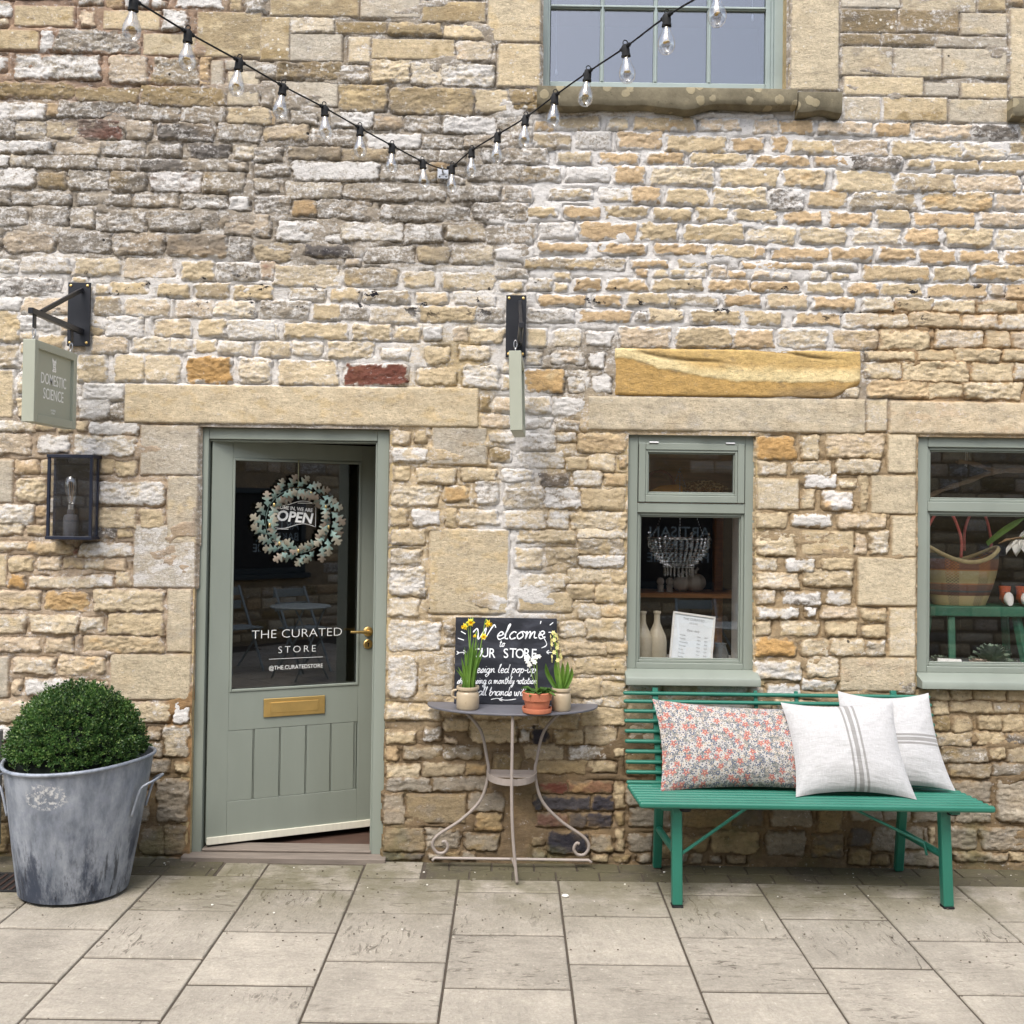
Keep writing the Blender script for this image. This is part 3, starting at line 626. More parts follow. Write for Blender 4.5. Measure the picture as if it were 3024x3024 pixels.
# mortar bed: a rough sheet sunk between the stones, deepest right beside them, cut away at the openings
def mortar_bed():
    x0, x1, z0, z1, sp = -3.6, 3.6, -.06, 5.2, .0095
    xs = np.linspace(x0, x1, int((x1 - x0) / sp)); zs = np.linspace(z0, z1, int((z1 - z0) / sp))
    ax, bx = xs[1] - xs[0], zs[1] - zs[0]
    gx, gz = np.meshgrid(xs, zs); x, z = gx.ravel(), gz.ravel()
    near = np.full(gx.shape, .05)
    for s in allst:
        i0, i1 = int((s[0] - .05 - x0) / ax), int((s[2] + .05 - x0) / ax) + 2; j0, j1 = int((s[1] - .05 - z0) / bx), int((s[3] + .05 - z0) / bx) + 2
        i0, j0 = max(i0, 0), max(j0, 0)
        sub = near[j0:j1, i0:i1]
        if not sub.size: continue
        qx = np.maximum(s[0] - gx[j0:j1, i0:i1], gx[j0:j1, i0:i1] - s[2]); qz = np.maximum(s[1] - gz[j0:j1, i0:i1], gz[j0:j1, i0:i1] - s[3])
        np.minimum(sub, np.maximum(qx, qz), out=sub)
    dn = near.ravel()
    crack = sstep(.016, .002, dn) * sstep(-.14, .20, fbm(x * 5, z * 13, 3))
    y = fbm(x * 9, z * 12, 4, .6) * .006 + fbm(x * 55, z * 60, 2) * .0022 + .0005 + crack * .018
    y = y - sstep(.05, .35, fbm(x * 2.2 + 40, z * 2.8, 2)) * .0075 * (1 - crack)
    rgb, la = mortar_tint(x, z)
    V = np.stack([x, y, z], 1)
    idx = np.arange(x.size).reshape(gx.shape)
    F = np.stack([idx[:-1, :-1], idx[:-1, 1:], idx[1:, 1:], idx[1:, :-1]], -1).reshape(-1, 4)
    fx, fz = x[F].mean(1), z[F].mean(1)
    k = np.ones(len(F), bool)
    for a, b, c, d in OPEN: k &= ~((fx > a + .004) & (fx < b - .004) & (fz > c + .004) & (fz < d - .004))
    F = F[k]
    used = np.unique(F); rm = np.full(len(x), -1); rm[used] = np.arange(len(used))
    o = mesh_np('mortar', V[used], rm[F], np.concatenate([rgb, la[:, None]], 1)[used], M_STONE, shop)
mortar_bed()
def const_tint(o, c, lime=.2):
    me = o.data; at = me.color_attributes.new('tint', 'FLOAT_COLOR', 'POINT')
    at.data.foreach_set('color', np.tile(np.array([*lin(c), lime], np.float32), len(me.vertices))); return o
# wall thickness seen inside the openings
for (a, b, c, d) in OPEN:
    mb = MB(); y0, y1 = .004, .32; t = .05
    mb.box((a - t, y0, c - t), (a, y1, d + t)); mb.box((b, y0, c - t), (b + t, y1, d + t)); mb.box((a, y0, d), (b, y1, d + t)); mb.box((a, y0, c - t), (b, y1, c - .002))
    const_tint(mb.build('reveal', M_STONE, shop), (190, 170, 130))

# ---------------------------------------------------------------- materials for joinery, metal, glass
M_SAGE = mat('sage_paint', (132, 139, 129), .48, var=.07, scale=4, bump=.14, bscale=60, stretch=(1, 1, .25), wear=.735, wearc=(168, 170, 160))
M_BLUEG = mat('blue_green_paint', (146, 158, 154), .5, var=.08, scale=8, bump=.2, bscale=50)
M_BLACK = mat('black_metal', (22, 24, 30), .42, 0, var=.12, bump=.05, bscale=120)
M_NAVY = mat('navy_metal', (24, 30, 46), .40, 0, var=.12, bump=.05)
M_BRASS = mat('brass', (216, 184, 118), .42, 1.0, var=.10, scale=12, bump=.05)
M_STEEL = mat('steel', (190, 190, 190), .30, 1.0, var=.06)
M_WHITEP = mat('white_paint', (222, 220, 214), .5, var=.04)
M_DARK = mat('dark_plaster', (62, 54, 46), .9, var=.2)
M_DARKWOOD = mat('dark_wood', (84, 58, 40), .6, var=.25, scale=14, stretch=(1, 6, 6), bump=.3)
M_OAK = mat('old_timber', (176, 122, 78), .7, var=.25, scale=10, stretch=(1, 6, 6), bump=.4)
M_LETTER = mat('white_lettering', (238, 238, 234), .6, var=.02, bump=0)
M_GUM = mat('black_rubber', (14, 14, 15), .8, var=.1)
M_BRISTLE = mat('cream_brush', (218, 215, 198), .45, var=.06, scale=60, stretch=(1, 1, .1))

def glass(name, refl=0.09, tint=(1, 1, 1), edge=0.6, rough=0.0):
    s = NT(name)
    lw = s.node('ShaderNodeLayerWeight'); lw.inputs['Blend'].default_value = 0.22
    f = s.rng(lw.outputs['Facing'], 0.0, 1.0, refl, refl + edge, False)
    f = s.math('MULTIPLY', s.math('POWER', lw.outputs['Facing'], 2.5), edge)
    f = s.math('ADD', f, refl, True)
    tr = s.node('ShaderNodeBsdfTransparent'); tr.inputs[0].default_value = (*tint, 1)
    gl = s.node('ShaderNodeBsdfGlossy'); gl.inputs['Roughness'].default_value = rough
    wob = s.bump(s.noise(s.pos(), 1.6, 2), 0.03, 0.01); s.put(gl.inputs['Normal'], wob)
    mx = s.node('ShaderNodeMixShader'); s.put(mx.inputs[0], f)
    s.t.links.new(tr.outputs[0], mx.inputs[1]); s.t.links.new(gl.outputs[0], mx.inputs[2])
    s.t.links.new(mx.outputs[0], s.out.inputs[0])
    return s.m
M_GLASS = glass('window_glass', .115)
M_GLASS_UP = glass('old_window_glass', .16, (.66, .70, .78))
M_BULB = glass('bulb_glass', .26, (.93, .93, .92), .95)

# ---------------------------------------------------------------- pavement
def slab_mat(name, c, dark, stain=0.5):
    s = NT(name); o = s.obj(); p = s.pos()
    rnd_ = s.node('ShaderNodeObjectInfo').outputs['Random']
    off = s.node('ShaderNodeCombineXYZ'); s.put(off.inputs[0], s.math('MULTIPLY', rnd_, 37.0)); s.put(off.inputs[1], s.math('MULTIPLY', rnd_, 91.0))
    q = s.mapv(o, loc=off.outputs[0])
    n = s.noise(q, 5, 8, 0.65); n2 = s.noise(p, 90, 4, 0.7)
    f = s.math('MULTIPLY', s.rng(n, .25, .75, .84, 1.14, False), s.rng(n2, .25, .75, .80, 1.15, False))
    f = s.math('MULTIPLY', f, s.rng(s.noise(p, 34, 6, .72), .28, .72, .84, 1.12, False))
    f = s.math('MULTIPLY', f, s.rng(rnd_, 0, 1, .84, 1.06, False))
    f = s.math('MULTIPLY', f, s.rng(s.noise(p, 2.6, 6, .7), .35, .68, .82, 1.06, False))
    cc = s.node('ShaderNodeVectorMath', operation='SCALE'); cc.inputs[0].default_value = lin(c); s.put(cc.inputs['Scale'], f)
    st = s.noise(s.mapv(q, (4.2, 15, 1)), 2.3, 9, 0.68, 1.1)          # riven streaks, tinted with the darker colour
    ln = s.rng(st, .555, .615)
    gate = s.rng(s.noise(q, 3.3, 3), s.rng(rnd_, 0, 1, .36, .56), s.rng(rnd_, 0, 1, .54, .74))
    col = s.mix(s.math('MULTIPLY', s.math('MULTIPLY', ln, gate), .72), cc.outputs[0], L4(dark))
    col = s.mix(s.math('MULTIPLY', s.rng(s.noise(p, 30, 4, .7), .62, .70), .35), col, L4((228, 220, 205)))
    col = s.mix(s.math('MULTIPLY', s.rng(s.noise(p, 46, 3, .6), .70, .735), .8), col, L4((58, 50, 44)))
    y = s.sep(p)['Y']                                                    # moss and damp grime by the wall foot
    al = s.math('MULTIPLY', s.rng(y, -.95, -.25), s.rng(s.noise(p, 3.4, 7, .65), .32, .58))
    col = s.mix(s.math('MULTIPLY', al, stain), col, L4((96, 92, 66)))
    h = s.math('ADD', s.math('MULTIPLY', st, 1.0), s.math('ADD', s.math('MULTIPLY', n2, .35), s.math('MULTIPLY', s.noise(p, 34, 6, .72), .35)))
    s.bsdf(col, .86, 0, s.bump(h, .7, .010), .25)
    return s.m
M_SLAB = slab_mat('riven_slab', (174, 166, 152), (78, 71, 61), .70)
M_SETT = slab_mat('dark_paver', (92, 86, 74), (48, 44, 38), .55)
M_BED = mat('joint_sand', (76, 68, 58), .95, var=.25, scale=30, bump=.5, bscale=150)

mb = MB(); mb.box((-60, -60, -.30), (60, -6.4, -.016)); mb.box((-60, -6.4, -.30), (60, .0, -.0065)); mb.box((-60, 5.0, -.30), (60, 60, -.016))
pave = mb.build('pavement', M_BED, origin=(0, 0, 0)); tag(pave, kind='structure')
PITCHX, XJ = .4565, -.2215
def slab_mesh(w, d, seed, n=22, th=.05):
    """riven concrete flag: a heightfield top with worn arrises, flat sides"""
    xs = np.concatenate([[-.5, -.494], np.linspace(-.48, .48, n), [.494, .5]]) * w; ys = np.concatenate([[-.5, -.494], np.linspace(-.48, .48, n), [.494, .5]]) * d
    gx, gy = np.meshgrid(xs, ys); x, y = gx.ravel(), gy.ravel()
    t = fbm(x * 3 + seed, y * 16 + seed, 3, .55) * 6; fl = np.floor(t)
    z = (fl + sstep(.3, .7, t - fl)) / 6 * .006 + fbm(x * 12 + seed, y * 30, 2) * .0012
    e = np.minimum(w / 2 - np.abs(x), d / 2 - np.abs(y)); z = z * sstep(0, .02, e) - (e < .001) * .003
    N = len(xs)
    idx = np.arange(N * N).reshape(N, N)
    F = np.stack([idx[:-1, :-1], idx[:-1, 1:], idx[1:, 1:], idx[1:, :-1]], -1).reshape(-1, 4)
    rim = np.concatenate([idx[0, :], idx[1:, -1], idx[-1, -2::-1], idx[-2:0:-1, 0]])
    V = np.stack([x, y, z], 1); b = len(V)
    V2 = V[rim].copy(); V2[:, 2] = -th
    V = np.concatenate([V, V2]); m = len(rim); k = np.arange(m)
    F2 = np.stack([rim, b + k, b + (k + 1) % m, rim[(k + 1) % m]], 1)
    return V, np.concatenate([F, F2])
rest_slabs = MB()
def lay(xa, xb, ya, yb, seed):
    w, d = xb - xa - .009, yb - ya - .018; cx, cy = (xa + xb) / 2, (ya + yb) / 2
    if yb < -2.2 or xa > 2.9 or xb < -2.9:
        rest_slabs.box((cx - w / 2, cy - d / 2, -.05), (cx + w / 2, cy + d / 2, 0)); return
    rot = seed % 2
    V, F = slab_mesh(d if rot else w, w if rot else d, seed * 3.7)
    o = mesh_np('paving_slab', V, F, None, M_SLAB, None, loc=(0, 0, 0))
    COL.objects.unlink(o)
    q = bpy.data.objects.new('paving_slab', o.data); bpy.data.objects.remove(o)
    q.location = (cx, cy, rnd.uniform(-.0012, .0012)); q.rotation_euler = (rnd.uniform(-.002, .002), rnd.uniform(-.002, .002), math.pi / 2 if rot else 0)
    q.data.name = 'paving_slab'
    link(q, pave)
STRIP_Y = -.232
sd_ = 0
for k in range(-9, 9):
    xa, xb = XJ + k * PITCHX, XJ + (k + 1) * PITCHX
    colk = k + 5                                       # even/odd courses break joint
    j0 = -.644 if (k % 2) == 1 else -.388
    front_y = STRIP_Y
    if k in (-2, -3): front_y = -.065                 # flags run up to the door threshold
    js = [front_y]
    y = j0
    while y > -6.3: js.append(y); y -= .4615
    if k == -3:
        js[0] = -.232; lay(X(650, 2575, -.15), xb, -.232, -.05, 771)
    if k == -1: lay(xa, X(1246, 2570, -.15), -.232, -.004, 772)
    for a, b in zip(js[1:], js[:-1]):
        sd_ += 1
        if b - a > .03: lay(xa, xb, a, b, sd_ + k * 5)
o = rest_slabs.build('paving_slab', M_SLAB, pave, bevel=0); tag(o, kind='stuff')
# drain strip of small dark pavers along the wall foot, a touch lower
x = -2.9; i = 0
while x < 2.9:
    w = .198
    for r, (ya, yb) in enumerate(((-.115, -.004), (-.228, -.119))):
        xo = x + (.10 if r else 0)
        xe = xo + w; xg0, xg1 = X(645, 2575, -.15), X(1250, 2570, -.15)
        if xo < xg0 < xe: xe = xg0 - .003
        elif xo < xg1 < xe: xo = xg1 + .003
        elif xg0 <= xo and xe <= xg1: continue
        hw = (xe - xo) / 2 - .001
        if hw < .01: continue
        m2 = MB().box((-hw, (ya - yb) / 2 + .001, -.03), (hw, (yb - ya) / 2 - .001, 0))
        o = m2.build('dark_paver', M_SETT, pave, bevel=.004, origin=(0, 0, 0), seg=1)
        o.location = ((xo + xe) / 2, (ya + yb) / 2, -.0015 + rnd.uniform(-.002, .001)); o.rotation_euler = (rnd.uniform(-.01, .01), rnd.uniform(-.01, .01), rnd.uniform(-.02, .02))
        W[o.name] = o.location.copy()
    x += .202
# grit, petals and crumbs lying about
mb = MB()
for i in range(420):
    x = rnd.uniform(-2.4, 2.4); y = -abs(rnd.gauss(0, .55)) - .02
    s = rnd.uniform(.0018, .0055); mb.ball((x, y, s * .5), s, 5, 3, (1, rnd.uniform(.5, 1), .6))
tag(mb.build('debris', mat('grit', (92, 82, 70), .9, var=.5, scale=60), None), kind='stuff')
mb = MB()
for i in range(30):
    x = rnd.uniform(-2.3, 2.4); y = -abs(rnd.gauss(0, .4)) - .03
    s = rnd.uniform(.002, .006); mb.ball((x, y, s * .5), s, 6, 4, (1, .7, .6))
mb.ball((X(1667, 2647, -.37), -.44, .006), .013, 8, 5, (1.3, .9, .5))
tag(mb.build('gravel', mat('white_chips', (226, 222, 212), .8, var=.1), None), kind='stuff')

# ---------------------------------------------------------------- the shop inside: plain dark rooms closed off behind the openings
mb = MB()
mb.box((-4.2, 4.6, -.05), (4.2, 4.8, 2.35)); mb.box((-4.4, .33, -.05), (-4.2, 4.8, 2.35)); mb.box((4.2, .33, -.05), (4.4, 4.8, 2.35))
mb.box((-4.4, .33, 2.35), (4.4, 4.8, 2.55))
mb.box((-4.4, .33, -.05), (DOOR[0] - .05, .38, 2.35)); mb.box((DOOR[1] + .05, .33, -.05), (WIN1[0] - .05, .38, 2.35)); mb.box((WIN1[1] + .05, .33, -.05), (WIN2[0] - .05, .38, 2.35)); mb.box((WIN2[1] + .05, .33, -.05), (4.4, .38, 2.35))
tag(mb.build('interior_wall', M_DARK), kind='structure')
mb = MB(); mb.box((-4.2, .145, -.06), (4.2, 4.6, .012))
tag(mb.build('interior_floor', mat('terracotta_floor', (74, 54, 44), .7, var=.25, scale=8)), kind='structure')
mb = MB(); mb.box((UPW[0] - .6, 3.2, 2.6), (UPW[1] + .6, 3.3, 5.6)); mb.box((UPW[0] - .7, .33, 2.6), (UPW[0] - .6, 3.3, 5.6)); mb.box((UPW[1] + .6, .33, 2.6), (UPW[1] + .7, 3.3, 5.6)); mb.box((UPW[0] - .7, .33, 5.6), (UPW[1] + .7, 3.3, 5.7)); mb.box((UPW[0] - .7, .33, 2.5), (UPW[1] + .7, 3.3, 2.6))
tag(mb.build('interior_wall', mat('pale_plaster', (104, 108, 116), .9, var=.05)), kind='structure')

# ---------------------------------------------------------------- door in its frame
FY = .030                                             # face of the door frame
def dX(u, v): return X(u, v, FY)
fx0, fx1 = dX(571, 1890), dX(1141, 1890); fzt = Z(870, 1266, FY)
fw = .058
mb = MB()
mb.box((fx0, FY, .0), (fx0 + fw, FY + .10, fzt)); mb.box((fx1 - fw, FY, .0), (fx1, FY + .10, fzt)); mb.box((fx0 + fw, FY, fzt - .056), (fx1 - fw, FY + .10, fzt))
# stop beads
mb.box((fx1 - fw - .010, FY + .012, .0), (fx1 - fw, FY + .10, fzt - .056)); mb.box((fx0 + fw, FY + .012, fzt - .066), (fx1 - fw, FY + .10, fzt - .0565))
mb.build('door_frame', M_SAGE, shop, bevel=.004)
door_w = .86; TH = R(24.0)
H0 = Vector((fx0 + fw + .013, FY + .020, 0))         # hinge side
ex, ey = Vector((math.cos(TH), math.sin(TH), 0)), Vector((-math.sin(TH), math.cos(TH), 0))
def leafpt(u, v):
    """photograph point -> distance along the leaf, height"""
    d = ray(u, v); n = ey
    t = (H0 - CAM).dot(n) / d.dot(n); p = CAM + d * t
    return (p - H0).dot(ex), p.z
LM = Matrix(((ex.x, ey.x, 0, H0.x), (ex.y, ey.y, 0, H0.y), (0, 0, 1, 0), (0, 0, 0, 1)))   # leaf space: x along, y into the shop, z up
gs0, gz1 = leafpt(699, 1360); gs1, _ = leafpt(1062, 1370); gz0 = leafpt(870, 2026)[1]; gs0 = (gs0 + leafpt(681, 2034)[0]) / 2
ztop = fzt - .060; zbot = .052
TK = .046
door_mb = MB()
door_mb.box((0, 0, zbot), (gs0 - .012, TK, ztop), LM); door_mb.box((gs1 + .012, 0, zbot), (door_w, TK, ztop), LM)
door_mb.box((gs0 - .012, 0, gz1 + .012), (gs1 + .012, TK, ztop), LM); door_mb.box((gs0 - .012, 0, leafpt(850, 2146)[1]), (gs1 + .012, TK, gz0 - .012), LM)
bz1, bz0 = leafpt(850, 2146)[1], leafpt(850, 2350)[1]
door_mb.box((gs0 - .012, 0, zbot), (gs1 + .012, TK, bz0), LM)
door_mb.box((gs0 - .012, .012, bz0), (gs1 + .012, TK, leafpt(850, 2146)[1]), LM)
door = door_mb.build('door', M_SAGE, shop, bevel=.0025)
mb = MB()                                            # glazing bead
for a, b in (((gs0 - .012, -.005, gz0 - .012), (gs0, .012, gz1 + .012)), ((gs1, -.005, gz0 - .012), (gs1 + .012, .012, gz1 + .012)), ((gs0, -.005, gz1), (gs1, .012, gz1 + .012)), ((gs0, -.005, gz0 - .012), (gs1, .012, gz0))):
    mb.box(a, b, LM)
mb.build('glazing_bead', M_SAGE, door, bevel=.003)
MB().box((gs0 - .008, .016, gz0 - .008), (gs1 + .008, .022, gz1 + .008), LM).build('pane', M_GLASS, door)
grooves = [leafpt(u, 2250)[0] for u in (672, 748, 826, 903, 976, 1046)]
edges = [gs0 - .010] + grooves + [gs1 + .010]
for a, b in zip(edges[:-1], edges[1:]):
    MB().box((a + .0042, .0008, bz0 + .001), (b - .0042, .012, bz1 - .0012), LM).build('board', M_SAGE, door, bevel=.002)
mb = MB()
for gsx in grooves: mb.box((gsx - .0014, .0016, bz0), (gsx + .0012, .0118, bz1), LM)
mb.build('beading', M_SAGE, door)
# brush strip, letter plate, lever, keyhole
MB().box((.004, -.010, zbot - .006), (door_w, .0, zbot + .030), LM).build('brush_strip', M_BRISTLE, door, bevel=.002)
a0, b0 = leafpt(778, 2086), leafpt(959, 2086); lz1, lz0 = leafpt(868, 2058)[1], leafpt(868, 2112)[1]
mb = MB().box((a0[0], -.008, lz0), (b0[0], 0, lz1), LM)
lp = mb.build('letter_plate', M_BRASS, door, bevel=.003)
mb = MB(); ix, iz = .034, .020
mb.box((a0[0] + ix, -.012, lz0 + iz), (b0[0] - ix, -.0085, lz1 - iz), LM)
mb.build('letter_flap', M_BRASS, door, bevel=.002)
hs_, hz_ = leafpt(1087, 1865)
mb = MB(); RM = LM @ Matrix.Translation((hs_, 0, hz_)) @ Matrix.Rotation(math.pi / 2, 4, 'X')
mb.lathe([(.0, 0), (.0255, 0), (.0255, .005), (.022, .008), (.010, .009), (.0095, .045), (.0, .045)], seg=24, M=RM)
mb.tube([LM @ Vector((hs_, -.042, hz_)), LM @ Vector((hs_ - .02, -.046, hz_ + .002)), LM @ Vector((hs_ - .055, -.046, hz_ + .004)), LM @ Vector((hs_ - .105, -.044, hz_ + .006))], [.009, .0085, .0075, .006], 10)
mb.build('handle', M_BRASS, door, smooth='auto')
kz = leafpt(1087, 1902)[1]
RM2 = LM @ Matrix.Translation((hs_, 0, kz)) @ Matrix.Rotation(math.pi / 2, 4, 'X')
MB().lathe([(.0, 0), (.0245, 0), (.0245, .005), (.021, .008), (.0, .008)], seg=24, M=RM2).build('keyhole_plate', M_BRASS, door, smooth='auto')
mb = MB(); mb.lathe([(.0, 0), (.0048, 0), (.0048, .0089), (.0, .0089)], c=(0, 0, 0), seg=12, M=RM2 @ Matrix.Translation((0, .004, 0))); mb.box((-.0026, -.012, 0), (.0026, .004, .0088), RM2)
mb.build('keyhole', M_GUM, door)
def leaftext(s, u, v, size, y=-.001, **kw):
    q = leafpt(u, v)
    return s, LM @ Matrix.Translation((q[0], y, q[1])) @ Matrix.Rotation(math.pi / 2, 4, 'X')
mb = MB(); GY = .0152
def leafline(st, u0, u1, v, size, **kw):
    a, b = leafpt(u0, v), leafpt(u1, v)
    M = LM @ Matrix.Translation(((a[0] + b[0]) / 2, GY, (a[1] + b[1]) / 2)) @ Matrix.Rotation(math.pi / 2, 4, 'X')
    cu = bpy.data.curves.new('t', 'FONT'); cu.body = st; cu.size = 1; cu.space_character = kw.get('spacing', 1)
    o = bpy.data.objects.new('t', cu); COL.objects.link(o); bpy.context.view_layer.update(); w = o.dimensions.x
    bpy.data.objects.remove(o); bpy.data.curves.remove(cu)
    text_mb(mb, st, size, M, sx=(b[0] - a[0]) / (w * size), **kw)
leafline('THE CURATED', 745, 1013, 1872, .062, offset=-.0014, spacing=1.0)
leafline('STORE', 823, 935, 1919, .049, offset=-.001, spacing=1.35)
leafline('@THE.CURATEDSTORE', 796, 955, 1971, .0285, offset=-.0002)
a, b = leafpt(796, 1948), leafpt(955, 1946)
mb.box((a[0], GY - .0006, a[1] - .0009), (b[0], GY, a[1] + .0009), LM)
mb.build('lettering', M_LETTER, door)
# open sign: a dark banner with white keyline and letters, stuck to the inside of the glass
oc = leafpt(872, 1520)
def banner(k, y0, t, m, nm, hollow=None):
    mb = MB(); w, h = .112 * k, .060 * k; top, bot = [], []
    for i in range(25):
        f = i / 24; x = -w + 2 * w * f; dz = .012 * math.sin(f * 2 * math.pi + .3)
        top.append((oc[0] + x, oc[1] + h - dz)); bot.append((oc[0] + x, oc[1] - h - dz))
    b = len(mb.v)
    P = top + bot[::-1]
    return P
P = banner(1.0, 0, 0, None, None)
MB().prism(P, .001, LM @ Matrix.Translation((0, .0235, 0))).build('open_sign', mat('sign_black', (16, 16, 18), .6), door)
mb = MB(); P2 = banner(.965, 0, 0, None, None); n_ = len(P2)
mb.tube([LM @ Vector((x, .0150, z)) for x, z in P2], .0012, 4, closed=True)
def lt(st, dx, dz, size, **kw):
    M = LM @ Matrix.Translation((oc[0] + dx, .0150, oc[1] + dz)) @ Matrix.Rotation(math.pi / 2, 4, 'X') @ Matrix.Rotation(R(-5), 4, 'Z')
    text_mb(mb, st, size, M, **kw)
lt('COME IN, WE ARE', .0, .030, .026, offset=.0004, sx=.86)
lt('OPEN', .0, -.014, .072, offset=.0022, shear=.12, sx=.98)
mb.box((oc[0] + .015, .0150, oc[1] + .058), (oc[0] + .09, .0156, oc[1] + .0605), LM); mb.box((oc[0] - .09, .0150, oc[1] - .0745), (oc[0] - .03, .0156, oc[1] - .072), LM)
mb.build('open_lettering', M_LETTER, door)
# threshold
mb = MB(); mb.box((fx0 - .02, -.045, -.02), (fx1 + .02, .14, .020)); mb.box((fx0 + fw, .03, .020), (fx1 - fw, .14, .034))
mb.build('threshold', mat('worn_oak', (124, 114, 104), .8, var=.2, scale=6, stretch=(1, 9, 9), bump=.4), shop, bevel=.006)

# ---------------------------------------------------------------- shop windows
def frame4(mb, x0, x1, z0, z1, w, y0, y1, wb=None, wt=None):
    wb = w if wb is None else wb; wt = w if wt is None else wt
    mb.box((x0, y0, z0), (x0 + w, y1, z1)); mb.box((x1 - w, y0, z0), (x1, y1, z1))
    mb.box((x0 + w, y0, z1 - wt), (x1 - w, y1, z1)); mb.box((x0 + w, y0, z0), (x1 - w, y1, z0 + wb))
def shop_window(x0, x1, z0, z1, ztr, hopper):
    y = .022
    win = None
    mb = MB()
    w = .052
    frame4(mb, x0, x1, z0, z1, w, y, y + .09, wb=.030)
    mb.box((x0 + w, y, ztr - .024), (x1 - w, y + .09, ztr + .024))
    win = mb.build('window', M_SAGE, shop, bevel=.004)
    # lower light: bead, pane
    mb = MB(); a0, a1, b0, b1 = x0 + w, x1 - w, z0 + .030, ztr - .024
    frame4(mb, a0, a1, b0, b1, .014, y + .012, y + .04); frame4(mb, a0 + .014, a1 - .014, b0 + .014, b1 - .014, .007, y + .020, y + .04)
    mb.build('glazing_bead', M_SAGE, win, bevel=.003)
    MB().box((a0 + .01, y + .032, b0 + .01), (a1 - .01, y + .037, b1 - .01)).build('pane', M_GLASS, win)
    b0, b1 = ztr + .024, z1 - w
    if hopper:
        b1 = z1 - .042
        mb = MB(); frame4(mb, a0 + .003, a1 - .003, b0 + .003, b1, .034, y - .006, y + .05)
        mb.build('hopper_sash', M_SAGE, win, bevel=.004)
        mb = MB(); frame4(mb, a0 + .037, a1 - .037, b0 + .037, b1 - .034, .012, y - .001, y + .03); frame4(mb, a0 + .049, a1 - .049, b0 + .049, b1 - .046, .006, y + .008, y + .03)
        mb.build('glazing_bead', M_SAGE, win, bevel=.003)
        MB().box((a0 + .045, y + .024, b0 + .045), (a1 - .045, y + .029, b1 - .04)).build('pane', M_GLASS, win)
        for hx in (a0 + .075, a1 - .075):
            mb = MB().tube([(hx - .022, y - .008, b1 + .002), (hx + .022, y - .008, b1 + .002)], .0042, 8)
            mb.build('hinge', M_STEEL, win, smooth='auto')
    else:
        mb = MB(); frame4(mb, a0, a1, b0, b1, .014, y + .012, y + .04); frame4(mb, a0 + .014, a1 - .014, b0 + .014, b1 - .014, .007, y + .020, y + .04)
        mb.build('glazing_bead', M_SAGE, win, bevel=.003)
        MB().box((a0 + .01, y + .032, b0 + .01), (a1 - .01, y + .037, b1 - .01)).build('pane', M_GLASS, win)
    # sill: sloped top and square nosing, standing out from the wall
    xa, xb, yo = x0 - .004, x1 + .014, -.066
    P = [(.14, z0 + .002), (.020, z0 + .001), (yo + .004, z0 - .028), (yo, z0 - .033), (yo, z0 - .066), (.14, z0 - .066)]
    n = len(P); vs = [(xa, p, q) for p, q in P] + [(xb, p, q) for p, q in P]
    mb = MB(); mb.add(vs, [tuple(range(n))[::-1], tuple(range(n, 2 * n))] + [(i, (i + 1) % n, (i + 1) % n + n, i + n) for i in range(n)])
    mb.build('window_sill', M_SAGE, win, bevel=.003)
    return win
SILLZ = Z(2040, 1977, .02)
w1 = shop_window(X(1850, 1630, .02), X(2230, 1630, .02), SILLZ, Z(2040, 1284, .02), Z(2040, 1501, .02), True)
w2 = shop_window(X(2708, 1630, .02), X(2708, 1630, .02) + 1.11, SILLZ, Z(2850, 1290, .02), Z(2850, 1497, .02), False)

# upper sash window: box frame, glazing bars, stone sill
uy = .125
ux0, ux1 = X(1590, 200, uy), X(2312, 200, uy); uz0 = Z(1900, 269, uy); uz1 = uz0 + 1.72
mb = MB()
frame4(mb, ux0, ux1, uz0 - .01, uz1, .045, uy, uy + .12, wb=.012)
frame4(mb, ux0 + .045, ux1 - .045, uz0, uz1 - .045, .012, uy + .012, uy + .12, wb=.004)
upw = mb.build('sash_window', M_BLUEG, shop, bevel=.005)
sx0, sx1 = X(1620, 200, uy + .03), X(2264, 200, uy + .03); sz0 = uz0 + .006
mb = MB(); frame4(mb, sx0 - .026, sx1 + .026, sz0, uz1 - .06, .032, uy + .03, uy + .07, wb=.052)
mb.build('sash', M_BLUEG, upw, bevel=.005)
mb = MB()
cols = [X(u, 130, uy + .035) for u in (1778.5, 1936, 2094)]
za, zb = sz0 + .052, uz1 - .06 - .032
rows = [Z(1860, 21.5, uy + .035)]
while rows[-1] + .37 < zb - .1: rows.append(rows[-1] + .37)
for c in cols: mb.box((c - .0105, uy + .034, za), (c + .0105, uy + .066, zb)); mb.box((c - .005, uy + .026, za), (c + .005, uy + .036, zb))
for r_ in rows: mb.box((sx0 + .006, uy + .0345, r_ - .0105), (sx1 - .006, uy + .0655, r_ + .0105)); mb.box((sx0 + .006, uy + .0265, r_ - .005), (sx1 - .006, uy + .0355, r_ + .005))
mb.build('glazing_bar', M_BLUEG, upw, bevel=.003)
cx_ = [sx0 + .006] + cols + [sx1 - .006]; rz_ = [za] + rows + [zb]
for i in range(4):
    for j in range(len(rz_) - 1):
        MB().box((cx_[i] + .004, uy + .048, rz_[j] + .004), (cx_[i + 1] - .004, uy + .052, rz_[j + 1] - .004)).build('pane', M_GLASS_UP, upw)
